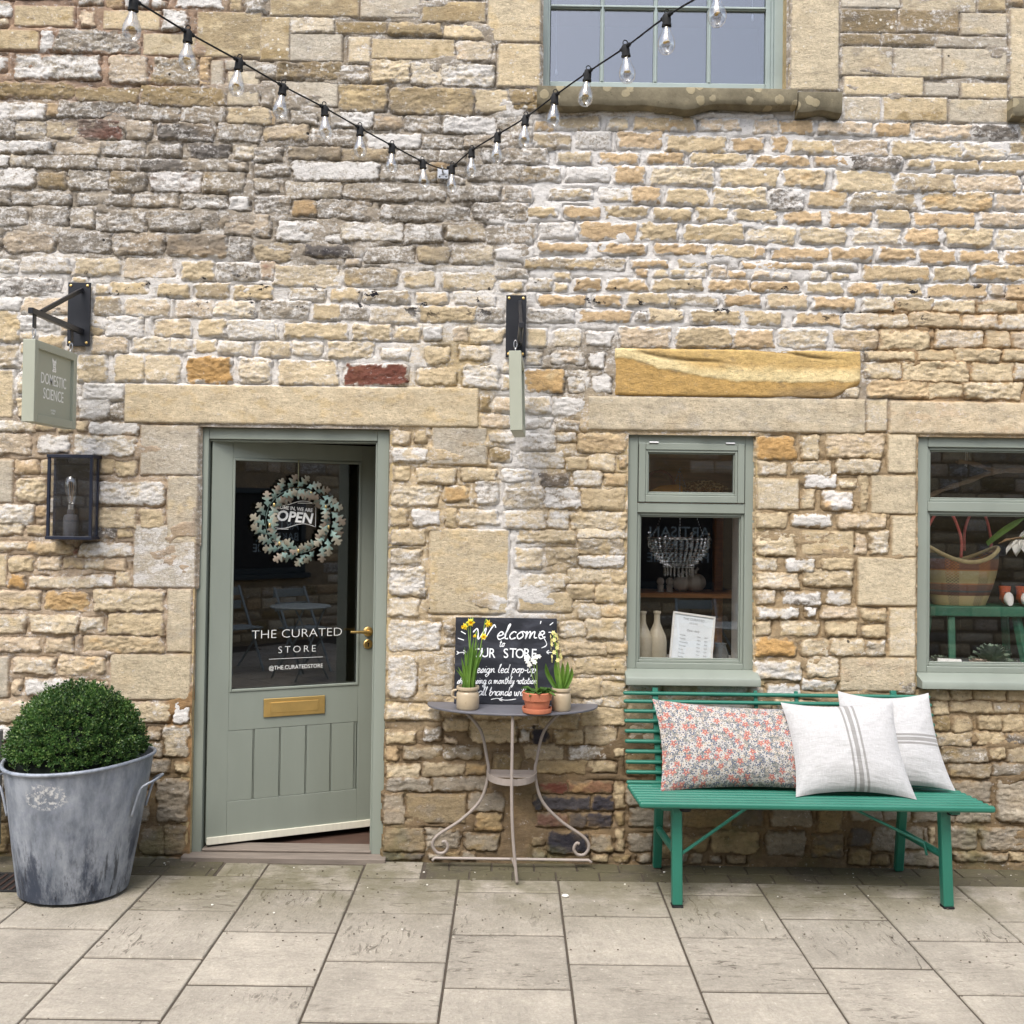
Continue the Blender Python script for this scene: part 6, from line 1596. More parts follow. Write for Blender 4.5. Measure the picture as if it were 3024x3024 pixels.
for i, p in enumerate(heads):
    tw = rnd.uniform(-.10, .10); ti = rnd.uniform(-.07, .07)
    Mx = Matrix.Translation(p) @ Matrix.Rotation(tw, 4, 'Y') @ Matrix.Rotation(ti, 4, 'X')
    h = MB().lathe([(.0, .008), (.010, .008), (.0135, .003), (.0145, -.012), (.0145, -.027), (.0165, -.028), (.0165, -.034), (.0, -.034)], seg=18, M=Mx)
    h.tube([Mx @ Vector((.008 * math.cos(a), 0, .016 + .008 * math.sin(a))) for a in [j * math.pi / 5 for j in range(10)]], .002, 6, closed=True)
    d = (heads[min(i + 1, 16)] - heads[max(i - 1, 0)]).normalized()
    h.tube([p - d * .026, p + d * .026], .007, 8)
    h = h.build('lamp_holder', M_GUM, t, smooth='auto')
    b_ = MB().lathe([(.0125, -.034), (.0135, -.044), (.0165, -.056), (.0235, -.070), (.0285, -.086), (.0288, -.100), (.0245, -.114), (.0150, -.124), (.0, -.128)], seg=24, M=Mx).build('bulb', M_BULB, h, smooth=True)
    mb = MB(); mb.tube([Mx @ Vector((0, 0, -.034)), Mx @ Vector((0, 0, -.070))], [.0045, .003], 6)
    mb.box((-.011, -.004, -.088), (.011, .004, -.083), Mx @ Matrix.Rotation(rnd.uniform(0, 3), 4, 'Z'))
    mb.tube([Mx @ Vector((.003, 0, -.068)), Mx @ Vector((.009, 0, -.086))], .0009, 4); mb.tube([Mx @ Vector((-.003, 0, -.068)), Mx @ Vector((-.009, 0, -.086))], .0009, 4)
    mb.build('filament', M_BRASS, h)

# ---------------------------------------------------------------- oak leaf wreath on the door
def patina(name, a, b_):
    s = NT(name); p = s.pos(); n = s.noise(p, 38, 5, .65)
    x = s.sep(s.obj())['X']
    f = s.rng(s.math('ADD', s.math('MULTIPLY', x, 10.5), s.math('MULTIPLY', s.math('SUBTRACT', n, .5), 1.1)), .25, .68)
    s.bsdf(s.mix(f, L4(a), L4(b_)), .6, .15, s.bump(n, .3, .002), .4); return s.m
M_LV = [patina('verdigris', (126, 152, 144), (136, 130, 114)), patina('bronze_leaf', (118, 140, 132), (126, 114, 100)), patina('pale_leaf', (146, 166, 156), (148, 140, 124))]
M_GOLD = mat('gold_acorn', (200, 176, 116), .35, .8, var=.1)
wc_ = leafpt(880, 1538)
wreath = empty('leaf_wreath', LM @ Vector((wc_[0], -.02, wc_[1])), 'metal oak leaf wreath in verdigris and bronze, hung on the door glass', 'wreath')
def oakleaf(L):
    half = [(0, .03), (.12, .07), (.22, .20), (.30, .21), (.33, .09), (.42, .10), (.52, .31), (.61, .32), (.62, .12), (.70, .11), (.77, .27), (.85, .26), (.86, .11), (.92, .12), (.97, .10), (1.0, .0)]
    vs, fs = [], []; n = len(half)
    for x, w in half:
        c_ = .10 * math.sin(x * math.pi)
        vs += [(x * L, w * L * 1.0, (c_ - w * .35) * L), (x * L, 0, c_ * L), (x * L, -w * L, (c_ - w * .35) * L)]
    for i in range(n - 1): fs += [(3 * i, 3 * i + 1, 3 * i + 4, 3 * i + 3), (3 * i + 1, 3 * i + 2, 3 * i + 5, 3 * i + 4)]
    return vs, fs
def leafmesh(m):
    me = bpy.data.meshes.new('leaf'); vs, fs = oakleaf(.084); me.from_pydata(vs, [], fs); me.materials.append(m); me.shade_smooth(); return me
LMS = [leafmesh(m) for m in M_LV]
WR = .163
base_rot = LM.to_3x3().to_4x4()
k = 0
for i in range(23):
    a = 2 * math.pi * i / 23
    for sg in (-1, 1):
        r_ = WR + sg * .010; p = Vector((wc_[0] + r_ * math.cos(a), -.022 - rnd.uniform(0, .014), wc_[1] + r_ * math.sin(a)))
        dirn = a + math.pi / 2 * -1 + sg * rnd.uniform(.25, .75) + (0 if i % 2 else .1)
        # leaf space: x along the leaf in the wreath's plane (x,z), its own normal facing out (-y)
        Mx = LM @ Matrix.Translation(p) @ Matrix(((1, 0, 0, 0), (0, 0, -1, 0), (0, 1, 0, 0), (0, 0, 0, 1))) @ Matrix.Rotation(dirn, 4, 'Z') @ Matrix.Rotation(rnd.uniform(-.35, .1), 4, 'Y') @ Matrix.Rotation(rnd.uniform(-.4, .4), 4, 'X') @ Matrix.Diagonal((1, 1, 1, 1)) @ Matrix.Scale(rnd.uniform(.86, 1.12), 4)
        o = bpy.data.objects.new('leaf', LMS[(k * 7 + i) % 3 if rnd.random() < .5 else (0 if sg > 0 else 1)]); o.matrix_basis = Mx; link(o, wreath, p); k += 1
mb = MB(); mb.tube([LM @ Vector((wc_[0] + WR * math.cos(a), -.008, wc_[1] + WR * math.sin(a))) for a in [i * math.pi / 30 for i in range(60)]], .0018, 6, closed=True); mb.build('wire_ring', M_LV[1], wreath, smooth=True)
for i in range(9):
    a = i * 2 * math.pi / 9 + .5; p = LM @ Vector((wc_[0] + (WR - .012) * math.cos(a), -.040, wc_[1] + (WR - .012) * math.sin(a)))
    MB().ball(p, .0085, 10, 7, (.8, .8, 1.25)).build('acorn', M_GOLD, wreath, smooth=True)
a_, b_ = LM @ Vector((wc_[0] - .004, -.012, wc_[1] + WR)), LM @ Vector((wc_[0] - .004, -.010, gz1 + .012))
MB().bar(a_, b_, .005, .0012).build('ribbon', mat('sage_ribbon', (132, 130, 98), .8, var=.05), wreath)

# ---------------------------------------------------------------- a cast iron gully left of the tub
dg = G(8, 2628)
t = empty('drain_gully', (dg.x, dg.y + .1, 0), 'dark open drain gully in the paving, left of the tub', 'drain')
mb = MB(); gx0, gx1, gy0, gy1 = dg.x - .18, dg.x + .10, dg.y - .03, dg.y + .20
frame4v = [((gx0, gy0, .0), (gx1, gy0 + .018, .007)), ((gx0, gy1 - .018, .0), (gx1, gy1, .007)), ((gx0, gy0 + .018, .0), (gx0 + .018, gy1 - .018, .007)), ((gx1 - .018, gy0 + .018, .0), (gx1, gy1 - .018, .007))]
for a, b in frame4v: mb.box(a, b)
mb.build('frame', M_GUM, t, bevel=.002)
MB().box((gx0 + .018, gy0 + .018, .001), (gx1 - .018, gy1 - .018, .003)).build('gully_shade_sheet', M_GUM, t)  # flat black sheet, its colour standing in for the shade down the gully
mb = MB()
for i in range(6): mb.box((gx0 + .03 + i * .036, gy0 + .018, .003), (gx0 + .043 + i * .036, gy1 - .018, .006))
mb.build('grating', mat('rusty_iron', (62, 46, 40), .8, .3, var=.3), t)
pp = U(-4, 2560, -.09)
MB().tube([(pp.x - .03, -.09, .62), (pp.x - .03, -.09, .16), (pp.x - .01, -.13, .095)], .034, 14).build('drain_pipe', mat('grey_pipe', (104, 106, 106), .5, var=.1), None, smooth='auto')
tag(bpy.data.objects['drain_pipe'], 'grey waste pipe elbow at the wall foot, left of the tub', 'pipe')

# ================================================================ what stands inside the shop windows
M_CERAM = mat('cream_glaze', (176, 166, 144), .25, var=.06, scale=10, bump=.04)
M_CERW = mat('white_ceramic', (214, 208, 198), .5, var=.05, bump=.05)
M_GREYV = mat('grey_stoneware', (96, 98, 98), .5, var=.12, bump=.1)
M_GREENW = mat('worn_green_timber', (34, 92, 68), .6, var=.2, scale=9, stretch=(.4, 4, 4), bump=.3, wear=.66, wearc=(60, 82, 66))
M_DRIFT = mat('driftwood', (128, 108, 86), .85, var=.25, scale=12, stretch=(.6, 5, 5), bump=.5)
M_CRYST = glass('crystal', .38, (.95, .95, .95), .9, .03)
# window boards and the painted inner reveal
for (a, b, c, d), nm in ((WIN1, 1), (WIN2, 2)):
    MB().box((a - .02, .115, c - .03), (b + .02, .62, c + .008)).build('window_board', M_WHITEP, shop, bevel=.004)
    MB().box((b - .004, .115, c + .008), (b + .006, .50, d - .02)).build('window_lining', M_WHITEP, shop)
WB = WIN1[2] + .0085
# --- first window: display shelves fixed inside
z1 = Z(2040, 1468, .30)
mb = MB()
for i in range(3): mb.box((.42, .64, z1 + i * .165), (1.35, .66, z1 + i * .165 + .160))
mb.box((.42, .665, z1 - .05), (1.35, .68, 2.33))
tag(mb.build('wall_panel', mat('brightened_boards', (222, 172, 124), .7, var=.2, scale=10, stretch=(.6, 5, 5), bump=.3), None), kind='structure')  # boards, bag and cushion coloured lighter in place of light inside the room
tag(MB().box((.45, .24, z1 - .022), (1.28, .66, z1)).build('shelf', M_OAK, None, bevel=.003), 'brown shelf high inside the small window, with bag and cushion', 'shelf')
z2 = Z(2000, 1749, .70)
tag(MB().box((.35, .62, z2 - .024), (1.45, .95, z2)).build('shelf', M_OAK, None, bevel=.003), 'dark timber shelf inside the small window, below the chandelier', 'shelf')
tag(MB().box((X(2110, 1600, .8), .80, .0), (X(2136, 1600, .8), .86, z1 - .03)).build('wooden_post', M_OAK, None, bevel=.003), 'upright timber post inside the small window, beside the chandelier', 'post')
# yellow bag with two brown hoop handles
bp = U(1970, 1440, .40); bp.z = z1 + .001
t = empty('handbag', bp, 'mustard yellow bag with brown hoop handles on the high shelf', 'bag')
P = [(-.13, 0), (-.125, .012), (-.04, .058), (.05, .066), (.075, .058), (.078, .0)]
MB().prism([(x + bp.x, z + bp.z) for x, z in P], .09, Matrix.Translation((0, bp.y - .045, 0))).build('body', mat('mustard_felt', (238, 176, 70), .8, var=.15), t, bevel=.012)
for dy in (-.03, .03):
    MB().tube([(bp.x - .045 + .078 * math.cos(a), bp.y + dy, bp.z + .045 + .090 * math.sin(a)) for a in [math.pi * i / 14 for i in range(15)]], .0075, 8).build('handle', mat('brown_leather', (130, 64, 42), .5, var=.1), t, smooth=True)
cp = U(2078, 1448, .42)
def mustard():
    s = NT('mustard_print'); p = s.obj(); v = s.voro(p, 75, 'F1', .9); c = s.ramp(v, [(.1, L4((230, 186, 100))), (.4, L4((140, 100, 60))), (.7, L4((236, 206, 140)))]); s.bsdf(c, .9); return s.m
pillow('cushion', 'small mustard print cushion lying on the high window shelf', (cp.x - .125, .50, z1 + .062), (cp.x + .125, .50, z1 + .062), (cp.x - .125, .36, z1 + .045), (cp.x + .125, .36, z1 + .045), .040, mustard(), None, 2.2, .05, n=20)
# beaded chandelier
cc = U(2005, 1590, .36)
t = empty('bead_chandelier', Vector((cc.x, cc.y, Z(2005, 1712, .36))), 'clear glass bead basket chandelier hanging inside the small window', 'chandelier')
k_ = 5.34 / 3028.0
zt_ = cc.z
mb = MB(); mb.tube([(cc.x + .155 * math.cos(a), cc.y + .155 * math.sin(a), zt_) for a in [i * math.pi / 20 for i in range(40)]], .004, 6, closed=True)
mb.tube([(cc.x + .074 * math.cos(a), cc.y + .074 * math.sin(a), Z(2005, 1668, .36)) for a in [i * math.pi / 12 for i in range(24)]], .003, 6, closed=True)
mb.build('hoop', M_STEEL, t, smooth=True)
mb = MB()
for i in range(3):
    a = .4 + i * 2 * math.pi / 3; p0 = Vector((cc.x + .155 * math.cos(a), cc.y + .155 * math.sin(a), zt_)); p1 = Vector((cc.x, cc.y, zt_ + .36))
    for j in range(26): q = p0.lerp(p1, j / 25); mb.ball(q, .004, 5, 4, (.6, .6, 1.5))
mb.build('chain', M_STEEL, t); tag(t.children[-1], kind='stuff')
beads = MB(); zb_ = Z(2005, 1668, .36)
for i in range(34):
    a = i * 2 * math.pi / 34
    for j in range(8):
        f = j / 7; r_ = .158 * (1 - f) + .076 * f + .022 * math.sin(f * math.pi); zz = zt_ + (zb_ - zt_) * f - .004
        beads.ball((cc.x + r_ * math.cos(a), cc.y + r_ * math.sin(a), zz), .0078 + .0018 * ((i + j) % 2), 6, 5, (1, 1, 1.05))
b_ = beads.build('bead', M_CRYST, t); tag(b_, kind='stuff')
dp = MB()
for i in range(22):
    a = i * 2 * math.pi / 22; x, y = cc.x + .074 * math.cos(a), cc.y + .074 * math.sin(a)
    dp.ball((x, y, zb_ - .010), .006, 6, 5); dp.lathe([(0, -.062), (.006, -.052), (.0072, -.042), (.003, -.018), (0, -.016)], c=(x, y, zb_ + .0), seg=6)
for i in range(8):
    a = i * math.pi / 4 + .2; x, y = cc.x + .166 * math.cos(a), cc.y + .166 * math.sin(a)
    dp.ball((x, y, zt_ + .008), .009, 6, 5); dp.lathe([(0, -.045), (.006, -.036), (.003, -.012), (0, -.008)], c=(x, y, zt_), seg=6); dp.ball((x, y, zt_ + .028), .005, 6, 4)
tag(dp.build('drop', M_CRYST, t), kind='stuff')
# on the lower shelf: two round candles in holders, two white pumpkins
for u, lab in ((1950, 'white ball candle on a glass stand, left one on the dark window shelf'), (1977, 'white ball candle on a glass stand, nearest the white pumpkins')):
    p = U(u, 1749, .72); p.z = z2
    t = empty('ball_candle', p, lab, 'candle', 'ball candles on the window shelf')
    MB().lathe([(0, 0), (.020, 0), (.020, .004), (.017, .006), (.019, .038), (.0, .038)], c=p, seg=16).build('stand', M_CERW, t, smooth='auto')
    MB().ball((p.x, p.y, p.z + .058), .0215, 16, 10).build('candle', M_CERW, t, smooth=True)
for u, r_, lab in ((2012, .052, 'white ceramic pumpkin beside the candles on the window shelf'), (2052, .062, 'larger white ceramic pumpkin with a curved stalk, by the window post')):
    p = U(u, 1749, .74); p.z = z2
    t = empty('ceramic_pumpkin', p, lab, 'ornament', 'ceramic pumpkins on the window shelf')
    mb = MB(); n = 40; rings_ = 12; b0 = 0
    for j in range(rings_ + 1):
        ph = math.pi * j / rings_
        for i in range(n):
            a = 2 * math.pi * i / n; lobe = 1 - .10 * abs(math.sin(a * 4.5)) ** .5 * 0 - .08 * (1 - abs(math.sin(a * 4)))
            mb.v.append((p.x + r_ * max(math.sin(ph), .001) * lobe * math.cos(a), p.y + r_ * math.sin(ph) * lobe * math.sin(a), p.z + r_ * .86 * (1 - math.cos(ph)) * (1 if ph < 2.4 else 1 - .10 * (ph - 2.4))))
    for j in range(rings_):
        for i in range(n): mb.f.append((j * n + i, j * n + (i + 1) % n, (j + 1) * n + (i + 1) % n, (j + 1) * n + i))
    mb.build('body', M_CERW, t, smooth=True)
    MB().tube(catmull([p + Vector((0, 0, r_ * 1.55)), p + Vector((.004, 0, r_ * 1.9)), p + Vector((.018, 0, r_ * 2.15))], 4), [.010] * 5 + [.007] * 4, 8).build('stalk', M_CERW, t, smooth=True)
# stoneware bottles, the framed opening hours, vase, little ornaments on the window board
for u, y, lab in ((1939, .19, 'tall cream glazed bottle standing beside the framed opening hours'), (1897, .17, 'cream glazed bottle half hidden by the small window frame')):
    p = U(u, 1950, y); c_ = Vector((p.x, y, WB))
    tag(MB().lathe([(0, 0), (.047, 0), (.050, .006), (.050, .125), (.046, .150), (.030, .185), (.0175, .215), (.0155, .232), (.0155, .262), (.019, .264), (.019, .275), (.012, .276), (.0, .270)], c=c_, seg=32).build('glazed_bottle', M_CERAM, None, smooth='auto'), lab, 'bottle', 'cream glazed bottles in the small window')
fy_ = .20
c4 = [U(1982, 1955, .165), U(2110, 1957, .165), U(2131, 1819, .235), U(2006, 1810, .235)]
dx = ((c4[1] - c4[0]).normalized() + Vector((0, 0, -.125))).normalized(); dz = (c4[3] - c4[0]); dz = (dz - dx * dz.dot(dx)).normalized(); dn = dx.cross(dz)
fw_, fh_ = (c4[1] - c4[0]).length, (c4[3] - c4[0]).length
c4[0].z = WB + .002 - dx.z * fw_; c4[0].x -= .012
NM = Matrix(((dx.x, dn.x * -1, dz.x, c4[0].x), (dx.y, -dn.y, dz.y, c4[0].y), (dx.z, -dn.z, dz.z, c4[0].z), (0, 0, 0, 1)))   # x right, y away, z up
t = empty('framed_notice', c4[0], 'white framed opening hours notice leaning on the window board', 'notice')
mb = MB(); b = .011
for a_, b_ in (((0, -.006, 0), (b, .008, fh_)), ((fw_ - b, -.006, 0), (fw_, .008, fh_)), ((b, -.006, fh_ - b), (fw_ - b, .008, fh_)), ((b, -.006, 0), (fw_ - b, .008, b))): mb.box(a_, b_, NM)
mb.build('frame', M_WHITEP, t, bevel=.0015)
MB().box((b, .0, b), (fw_ - b, .004, fh_ - b), NM).build('paper', mat('notice_paper', (222, 228, 230), .7, var=.02, bump=0), t)
mb = MB()
def nt(st, x, z, size, al='CENTER', **kw): text_mb(mb, st, size, NM @ Matrix.Translation((x, -.0006, z)) @ Matrix.Rotation(math.pi / 2, 4, 'X'), align=al, extrude=.0002, **kw)
nt('THE CURATED', fw_ / 2, fh_ * .88, .0165); nt('STORE', fw_ / 2, fh_ * .80, .0115, spacing=1.3); nt('Open daily', fw_ / 2, fh_ * .655, .0150, shear=.2)
for i, (d_, a_, b_) in enumerate((('Monday', '10am', '5pm'), ('Tuesday', '10am', '5pm'), ('Wednesday', '10am', '5pm'), ('Thursday', '10am', '5pm'), ('Friday', '10am', '5pm'), ('Saturday', '10am', '5pm'), ('Sunday', '11am', '4pm'))):
    zz = fh_ * (.55 - i * .072); nt(d_, fw_ * .2, zz, .0092, 'LEFT'); nt(a_, fw_ * .60, zz, .0092, 'LEFT'); nt(b_, fw_ * .78, zz, .0092, 'LEFT')
mb.build('lettering', mat('grey_print', (120, 122, 124), .7, var=.02, bump=0), t)
p = U(2128, 1957, .30)
tag(MB().lathe([(0, 0), (.030, 0), (.040, .02), (.040, .045), (.030, .075), (.026, .092), (.031, .104), (.026, .104), (.022, .09), (0, .06)], c=(p.x, .30, WB), seg=24).build('grey_vase', M_GREYV, None, smooth='auto'), 'small dark grey vase behind the framed opening hours', 'vase')
M_SUCC = leafmat('dusty_succulent', (104, 122, 104), (132, 148, 126), .6, False)
M_CORAL = mat('pink_coral', (176, 112, 104), .8, var=.2, bump=.3)
def rosette(p, r_, m, label, layers=5, cat='ornament', grp=None, name='succulent', pl=9):
    t = empty(name, p, label, cat, grp)
    for l in range(layers):
        f = l / max(layers - 1, 1)
        for i in range(pl - l):
            a = 2 * math.pi * i / (pl - l) + l * .5; el = .25 + 1.5 * f
            blade(p + Vector((.1 * r_ * math.cos(a), .1 * r_ * math.sin(a), r_ * (.10 + .12 * l))), (math.cos(a), math.sin(a), el), r_ * (1.0 - .45 * f), r_ * (.62 - .25 * f), -r_ * .12 * (1 - f), m, t, 'leaf', .004, 4)
    return t
p = U(1945, 1953, .15); rosette(Vector((p.x, .15, WB)), .040, M_SUCC, 'small grey green succulent in front of the cream bottles', 4, pl=7)
p = U(2007, 1955, .13)
mb = MB()
for i in range(26): mb.ball((p.x + rnd.uniform(-.034, .034), .13 + rnd.uniform(-.02, .02), WB + .008 + rnd.uniform(0, .012)), rnd.uniform(.006, .010), 6, 5)
tag(mb.build('coral_piece', M_CORAL, None, smooth=True), 'small pink coral lump at the foot of the framed notice', 'ornament')

# --- second window: green stool, basket, booties, driftwood, tulips
WB2 = WIN2[2] + .0085
bt = Z(2850, 1783, .42)
xl = X(2728, 1800, .40)
t = empty('green_stool', (xl + .35, .40, WB2), 'worn green painted wooden bench inside the large window, under the basket', 'bench')
MB().box((xl - .03, .24, bt - .05), (xl + .80, .52, bt)).build('seat', M_GREENW, t, bevel=.006)
for (ut, ub, yt, yb_) in ((2742, 2716, .30, .24), (2808, 2812, .27, .215), (2966, 2974, .48, .53), (3000, 3032, .30, .24)):
    MB().bar((X(ut, 1830, yt), yt, bt - .04), (X(ub, 1955, yb_), yb_, WB2), .034, .036).build('leg', M_GREENW, t, bevel=.005)
def weave():
    s = NT('woven_straw'); p = s.obj(); x = s.sep(p)
    an = s.math('ARCTAN2', x['Y'], x['X'])
    w1 = s.math('SINE', s.math('MULTIPLY', an, 120.0)); w2 = s.math('SINE', s.math('MULTIPLY', x['Z'], 900.0))
    h = s.math('MULTIPLY', w1, w2)
    straw, red, blue, org, grn = L4((198, 176, 126)), L4((124, 88, 74)), L4((84, 92, 92)), L4((180, 124, 78)), L4((172, 160, 114))
    zz = s.rng(x['Z'], 0.0, .30, 0, 1, False)
    chk = s.math('GREATER_THAN', s.math('MULTIPLY', s.math('SINE', s.math('MULTIPLY', an, 46.0)), s.math('SINE', s.math('MULTIPLY', x['Z'], 420.0))), .05)
    nd = s.node('ShaderNodeValToRGB'); s.put(nd.inputs[0], zz); nd.color_ramp.interpolation = 'CONSTANT'
    e = nd.color_ramp.elements
    st = [(0, straw), (.17, red), (.23, blue), (.26, red), (.36, org), (.385, grn), (.60, org), (.62, red), (.80, blue), (.90, straw)]
    while len(e) < len(st): e.new(.5)
    for q, (a, c) in zip(e, st): q.position = a; q.color = c
    c = nd.outputs[0]
    patch = s.math('MULTIPLY', chk, s.rng(s.math('SINE', s.math('MULTIPLY', an, 5.0)), .35, .5))
    c = s.mix(s.math('MULTIPLY', patch, .75), c, s.mix(s.rng(zz, .4, .62), L4((40, 56, 60)), L4((196, 124, 60))))
    c = s.mix(s.math('MULTIPLY', s.rng(h, -.2, -.8), .45), c, (.03, .025, .02, 1))
    s.bsdf(c, .8, 0, s.bump(h, .5, .003), .2); return s.m
bkp = Vector((X(2832, 1700, .37), .37, bt + .001))
t = empty('woven_basket', bkp, 'striped woven basket with pink handles on the green bench', 'basket')
mb = MB(); n, m_ = 64, 16
def bk(f, a, dr=0.0):
    r_ = .134 + .066 * math.sin(min(f, 1) * 1.75) + dr; sad = .040 * math.cos(2 * a) - .008 * math.cos(a)
    return Vector((bkp.x + r_ * math.cos(a), bkp.y + r_ * .62 * math.sin(a), bkp.z + f * (.262 + sad)))
for j in range(m_ + 1):
    for i in range(n): mb.v.append(tuple(bk(j / m_, 2 * math.pi * i / n)))
for j in range(m_, 3, -2):
    for i in range(n): mb.v.append(tuple(bk(j / m_, 2 * math.pi * i / n, -.008)))
R_ = len(mb.v) // n
for j in range(R_ - 1):
    for i in range(n): mb.f.append((j * n + i, j * n + (i + 1) % n, (j + 1) * n + (i + 1) % n, (j + 1) * n + i))
mb.f.append(tuple(range(n))[::-1])
mb.build('body', weave(), t, smooth='auto', origin=bkp)
MB().tube([bk(1, 2 * math.pi * i / 48, -.003) + Vector((0, 0, .004)) for i in range(48)], .011, 8, closed=True).build('rim', mat('straw_rim', (190, 172, 124), .8, var=.15, scale=60, bump=.4), t, smooth=True)
M_PINKH = mat('pink_binding', (176, 84, 78), .7, var=.15, scale=50, bump=.4)
for x0_, x1_ in ((2738, 2838), (2848, 2926)):
    for dy in (-.10,) if x0_ == 2738 else (.06,):
        a_ = U(x0_, 1610, .37 + dy); b_ = U(x1_, 1630, .37 + dy); mid_ = (a_ + b_) / 2 + Vector((0, 0, .20))
        MB().tube(catmull([a_ - Vector((0, 0, .03)), a_ + Vector((.002, 0, .08)), mid_ + Vector((-.03, 0, -.01)), mid_ + Vector((.03, 0, -.01)), b_ + Vector((-.002, 0, .08)), b_ - Vector((0, 0, .03))], 6), .0075, 8).build('handle', M_PINKH, t, smooth=True)
M_ORANGE = mat('orange_felt', (196, 88, 36), .85, var=.12, bump=.3)
M_FELTW = mat('white_felt', (226, 222, 214), .9, var=.05, bump=.3)
for u, lab in ((2966, 'orange felt bootie with white toe, nearer the basket'), (3016, 'orange felt bootie with white toe, cut off by the picture edge')):
    p = U(u, 1782, .33); p.z = bt + .001; p.y = .33
    t = empty('felt_bootie', p, lab, 'bootie', 'felt booties on the green bench')
    def foot(f0, f1, gz0, gz1, m, nm, dr=0.0):
        mb = MB(); k = 14
        secs = []
        for j in range(9):
            f = f0 + (f1 - f0) * j / 8
            ww = .028 * (math.sin(math.pi * (.12 + .80 * f)) ** .5) + dr; hh = (.030 + .012 * (1 - f)) * (1 if f < .8 else 1 - (f - .8) * 2.2) + dr
            secs.append([(p.x + .010 - .06 * (f - .5) * .35 + ww * math.cos(a), p.y + .05 - .115 * f, p.z + .004 + max(hh * (1 + math.sin(a)), 0)) for a in [2 * math.pi * i / k for i in range(k)]])
        for s_ in secs: mb.v.extend(s_)
        for j in range(8):
            for i in range(k): mb.f.append((j * k + i, j * k + (i + 1) % k, (j + 1) * k + (i + 1) % k, (j + 1) * k + i))
        mb.f.append(tuple(range(k))[::-1]); mb.f.append(tuple(range(8 * k, 9 * k)))
        return mb.build(nm, m, t, smooth='auto')
    foot(0, .80, 0, 0, M_ORANGE, 'upper'); foot(.75, 1.0, 0, 0, M_FELTW, 'toe', .0015)
    MB().lathe([(.026, .03), (.024, .06), (.030, .098), (.026, .098), (.020, .07)], c=(p.x + .016, p.y + .03, p.z), seg=18).build('cuff', M_ORANGE, t, smooth='auto')
    mb = MB()
    for sg in (-1, 1): mb.add([(p.x + .010 + sg * .013, p.y - .020, p.z + .0735), (p.x + .010 + sg * .024, p.y - .022, p.z + .066), (p.x + .010 + sg * .016, p.y - .032, p.z + .068)], [(0, 1, 2)])
    mb.build('stitched_eye', M_GUM, t)
# driftwood hung on a white string
t = empty('driftwood_branch', U(2860, 1430, .34), 'pale driftwood branch hung on white string at the top of the large window', 'branch')
b1 = [U(2700, 1488, .34), U(2770, 1452, .34), U(2850, 1424, .36), U(2940, 1392, .38), U(3040, 1388, .40), U(3140, 1380, .42)]
b2 = [U(2826, 1362, .30), U(2868, 1368, .32), U(2920, 1384, .36), U(2956, 1394, .38)]
MB().tube(catmull(b1, 7), [.010 + .006 * (i / 35) + .002 * math.sin(i * 1.3) for i in range(36)], 9).build('limb', M_DRIFT, t, smooth=True)
MB().tube(catmull(b2, 7), [.011 + .003 * math.sin(i * .9) for i in range(22)], 9).build('limb', M_DRIFT, t, smooth=True)
MB().tube([U(2853, 1300, .32), U(2850, 1376, .31), U(2855, 1378, .315), U(2857, 1300, .32)], .0014, 5).build('string', M_WHITEP, t)
# tulips leaning out of a jug that stands beyond the picture edge
vp = Vector((X(3080, 1783, .45), .45, bt))
tag(MB().lathe([(0, 0), (.05, 0), (.062, .03), (.060, .10), (.042, .16), (.048, .18), (.042, .18), (.036, .15), (0, .1)], c=vp, seg=28).build('white_jug', M_CERW, None, smooth='auto'), 'white jug of tulips at the right end of the green bench', 'jug')
t = empty('tulips', vp + Vector((0, 0, .17)), 'white tulips with broad green leaves at the right of the large window', 'flowers')
for (u, v, y) in ((3010, 1600, .30), (3045, 1570, .34), (3070, 1545, .40)):
    q = U(u, v, y); MB().tube(catmull([vp + Vector((0, 0, .14)), vp.lerp(q, .6) + Vector((0, 0, .16)), q], 6), .004, 7).build('stem', M_STEM, t, smooth=True)
    for i in range(6):
        a = i * math.pi / 3; blade(q + Vector((.006 * math.cos(a), .006 * math.sin(a), .008)), (math.cos(a) * .6 - .25, math.sin(a) * .6 - .1, -.75), .085, .050, .012, M_WPET, t, 'petal', .002, 5)
mb = MB(); strap(mb, U(2915, 1606, .30), U(3030, 1528, .34), .034, (0, 0, .01), .15); mb.build('leaf', M_LEAFN, t)
blade(U(3030, 1590, .32), (-1, -.1, -.05), .15, .045, .02, mat('dried_leaf', (168, 134, 96), .7, var=.15), t)
p = U(2930, 1953, .24); rosette(Vector((p.x, .24, WB2)), .105, M_SUCC, 'large grey green artichoke rosette on the sill of the large window', 6, pl=11)
p = U(2893, 1955, .15); rosette(Vector((p.x, .15, WB2)), .062, mat('shell_pink', (186, 168, 150), .6, var=.12, bump=.2), 'pale shell coloured rosette in front of the green artichoke rosette', 4, name='shell_rosette', pl=10)
p = U(2776, 1945, .28); rosette(Vector((p.x, .28, WB2)), .060, M_SUCC, 'dark green rosette behind the paper roll in the large window', 4, pl=8)
a_, b_ = U(2768, 1938, .20), U(2838, 1952, .17)
mb = MB().tube([(a_.x, a_.y, WB2 + .028), (b_.x, b_.y, WB2 + .028)], .026, 20, caps=False); mb.tube([(b_.x, b_.y, WB2 + .028), (a_.x, a_.y, WB2 + .028)], .022, 20, caps=False)
tag(mb.build('paper_roll', M_WHITEP, None, smooth='auto'), 'white paper roll lying by a leg of the green bench', 'paper roll')
p = U(3012, 1953, .16)
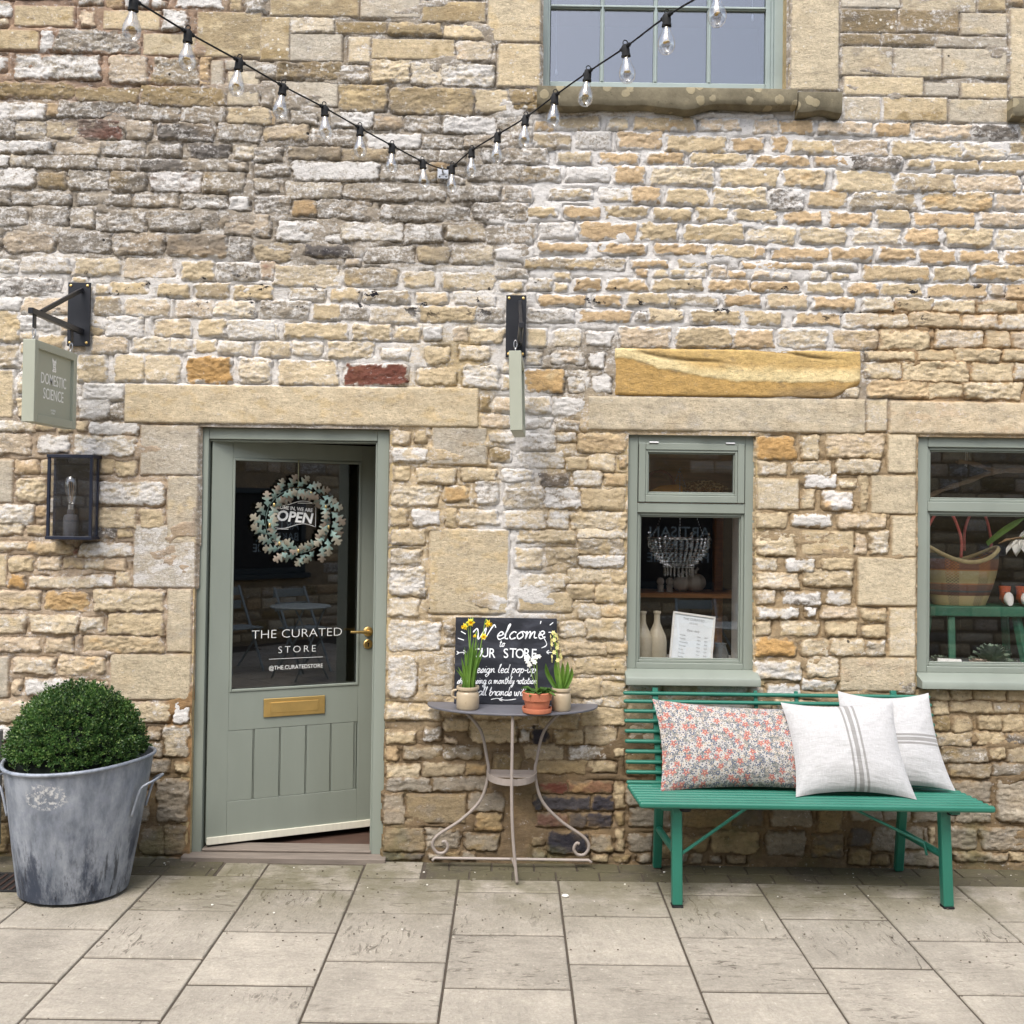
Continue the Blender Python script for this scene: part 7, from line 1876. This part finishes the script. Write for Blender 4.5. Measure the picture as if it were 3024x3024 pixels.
tag(MB().lathe([(0, 0), (.02, 0), (.045, .010), (.048, .016), (.042, .014), (.0, .006)], c=(p.x, .16, WB2), seg=24).build('small_dish', M_CERW, None, smooth='auto'), 'small white dish in the right corner of the large window', 'dish')

# ---------------------------------------------------------------- bistro set across the yard, met by the mirror lines of the panes
def mirrored(u, v, z, o_, n_):
    d = ray(u, v).normalized(); tt = (o_ - CAM).dot(n_) / d.dot(n_); p = CAM + d * tt
    r_ = d - n_ * 2 * d.dot(n_); k = (z - p.z) / r_.z; return p + r_ * k
M_GREYT = mat('pale_grey_metal', (150, 160, 162), .45, var=.06)
q = mirrored(888, 1790, .72, LM @ Vector((0, .017, 0)), ey)
t = empty('bistro_table', (q.x, q.y, 0), 'round pale bistro table across the yard, mirrored in the door glass', 'table')
MB().lathe([(0, .71), (.295, .71), (.30, .716), (.30, .722), (.295, .726), (0, .726)], c=(q.x, q.y, 0), seg=36).build('tabletop', M_GREYT, t, smooth='auto')
for sx_ in (-1, 1):
    for sy_ in (-1, 1): MB().tube([(q.x + sx_ * .18, q.y + sy_ * .16, .71), (q.x - sx_ * .20, q.y + sy_ * .20, .0)], .009, 8).build('leg', M_GREYT, t, smooth=True)
def chair(c, ang, label):
    t = empty('bistro_chair', c, label, 'chair', 'folding bistro chairs across the yard')
    M = Matrix.Translation(c) @ Matrix.Rotation(ang, 4, 'Z')
    for i in range(5): MB().box((-.20, -.19 + i * .075, .44), (.20, -.19 + i * .075 + .058, .455), M).build('seat_slat', M_GREYT, t, bevel=.003)
    for z in (.62, .76): MB().box((-.20, .225 + (z - .6) * .2, z), (.20, .240 + (z - .6) * .2, z + .085), M).build('back_slat', M_GREYT, t, bevel=.003)
    for sx_ in (-.19, .19):
        MB().bar(M @ Vector((sx_, .27, .86)), M @ Vector((sx_, -.22, .0)), .022, .012).build('leg', M_GREYT, t); MB().bar(M @ Vector((sx_ * .9, -.18, .44)), M @ Vector((sx_ * .9, .24, .0)), .022, .012).build('leg', M_GREYT, t)
q2 = mirrored(900, 1755, .80, LM @ Vector((0, .017, 0)), ey)
chair(Vector((q2.x, min(q2.y, q.y - .35), 0)), math.pi, 'pale slatted folding chair beyond the bistro table, mirrored in the door')
q3 = mirrored(2068, 1800, .78, Vector((0, .055, 0)), Vector((0, -1, 0)))
chair(Vector((q3.x, max(q3.y, OY + .5), 0)), math.pi, 'pale slatted folding chair mirrored in the small window, behind the notice')
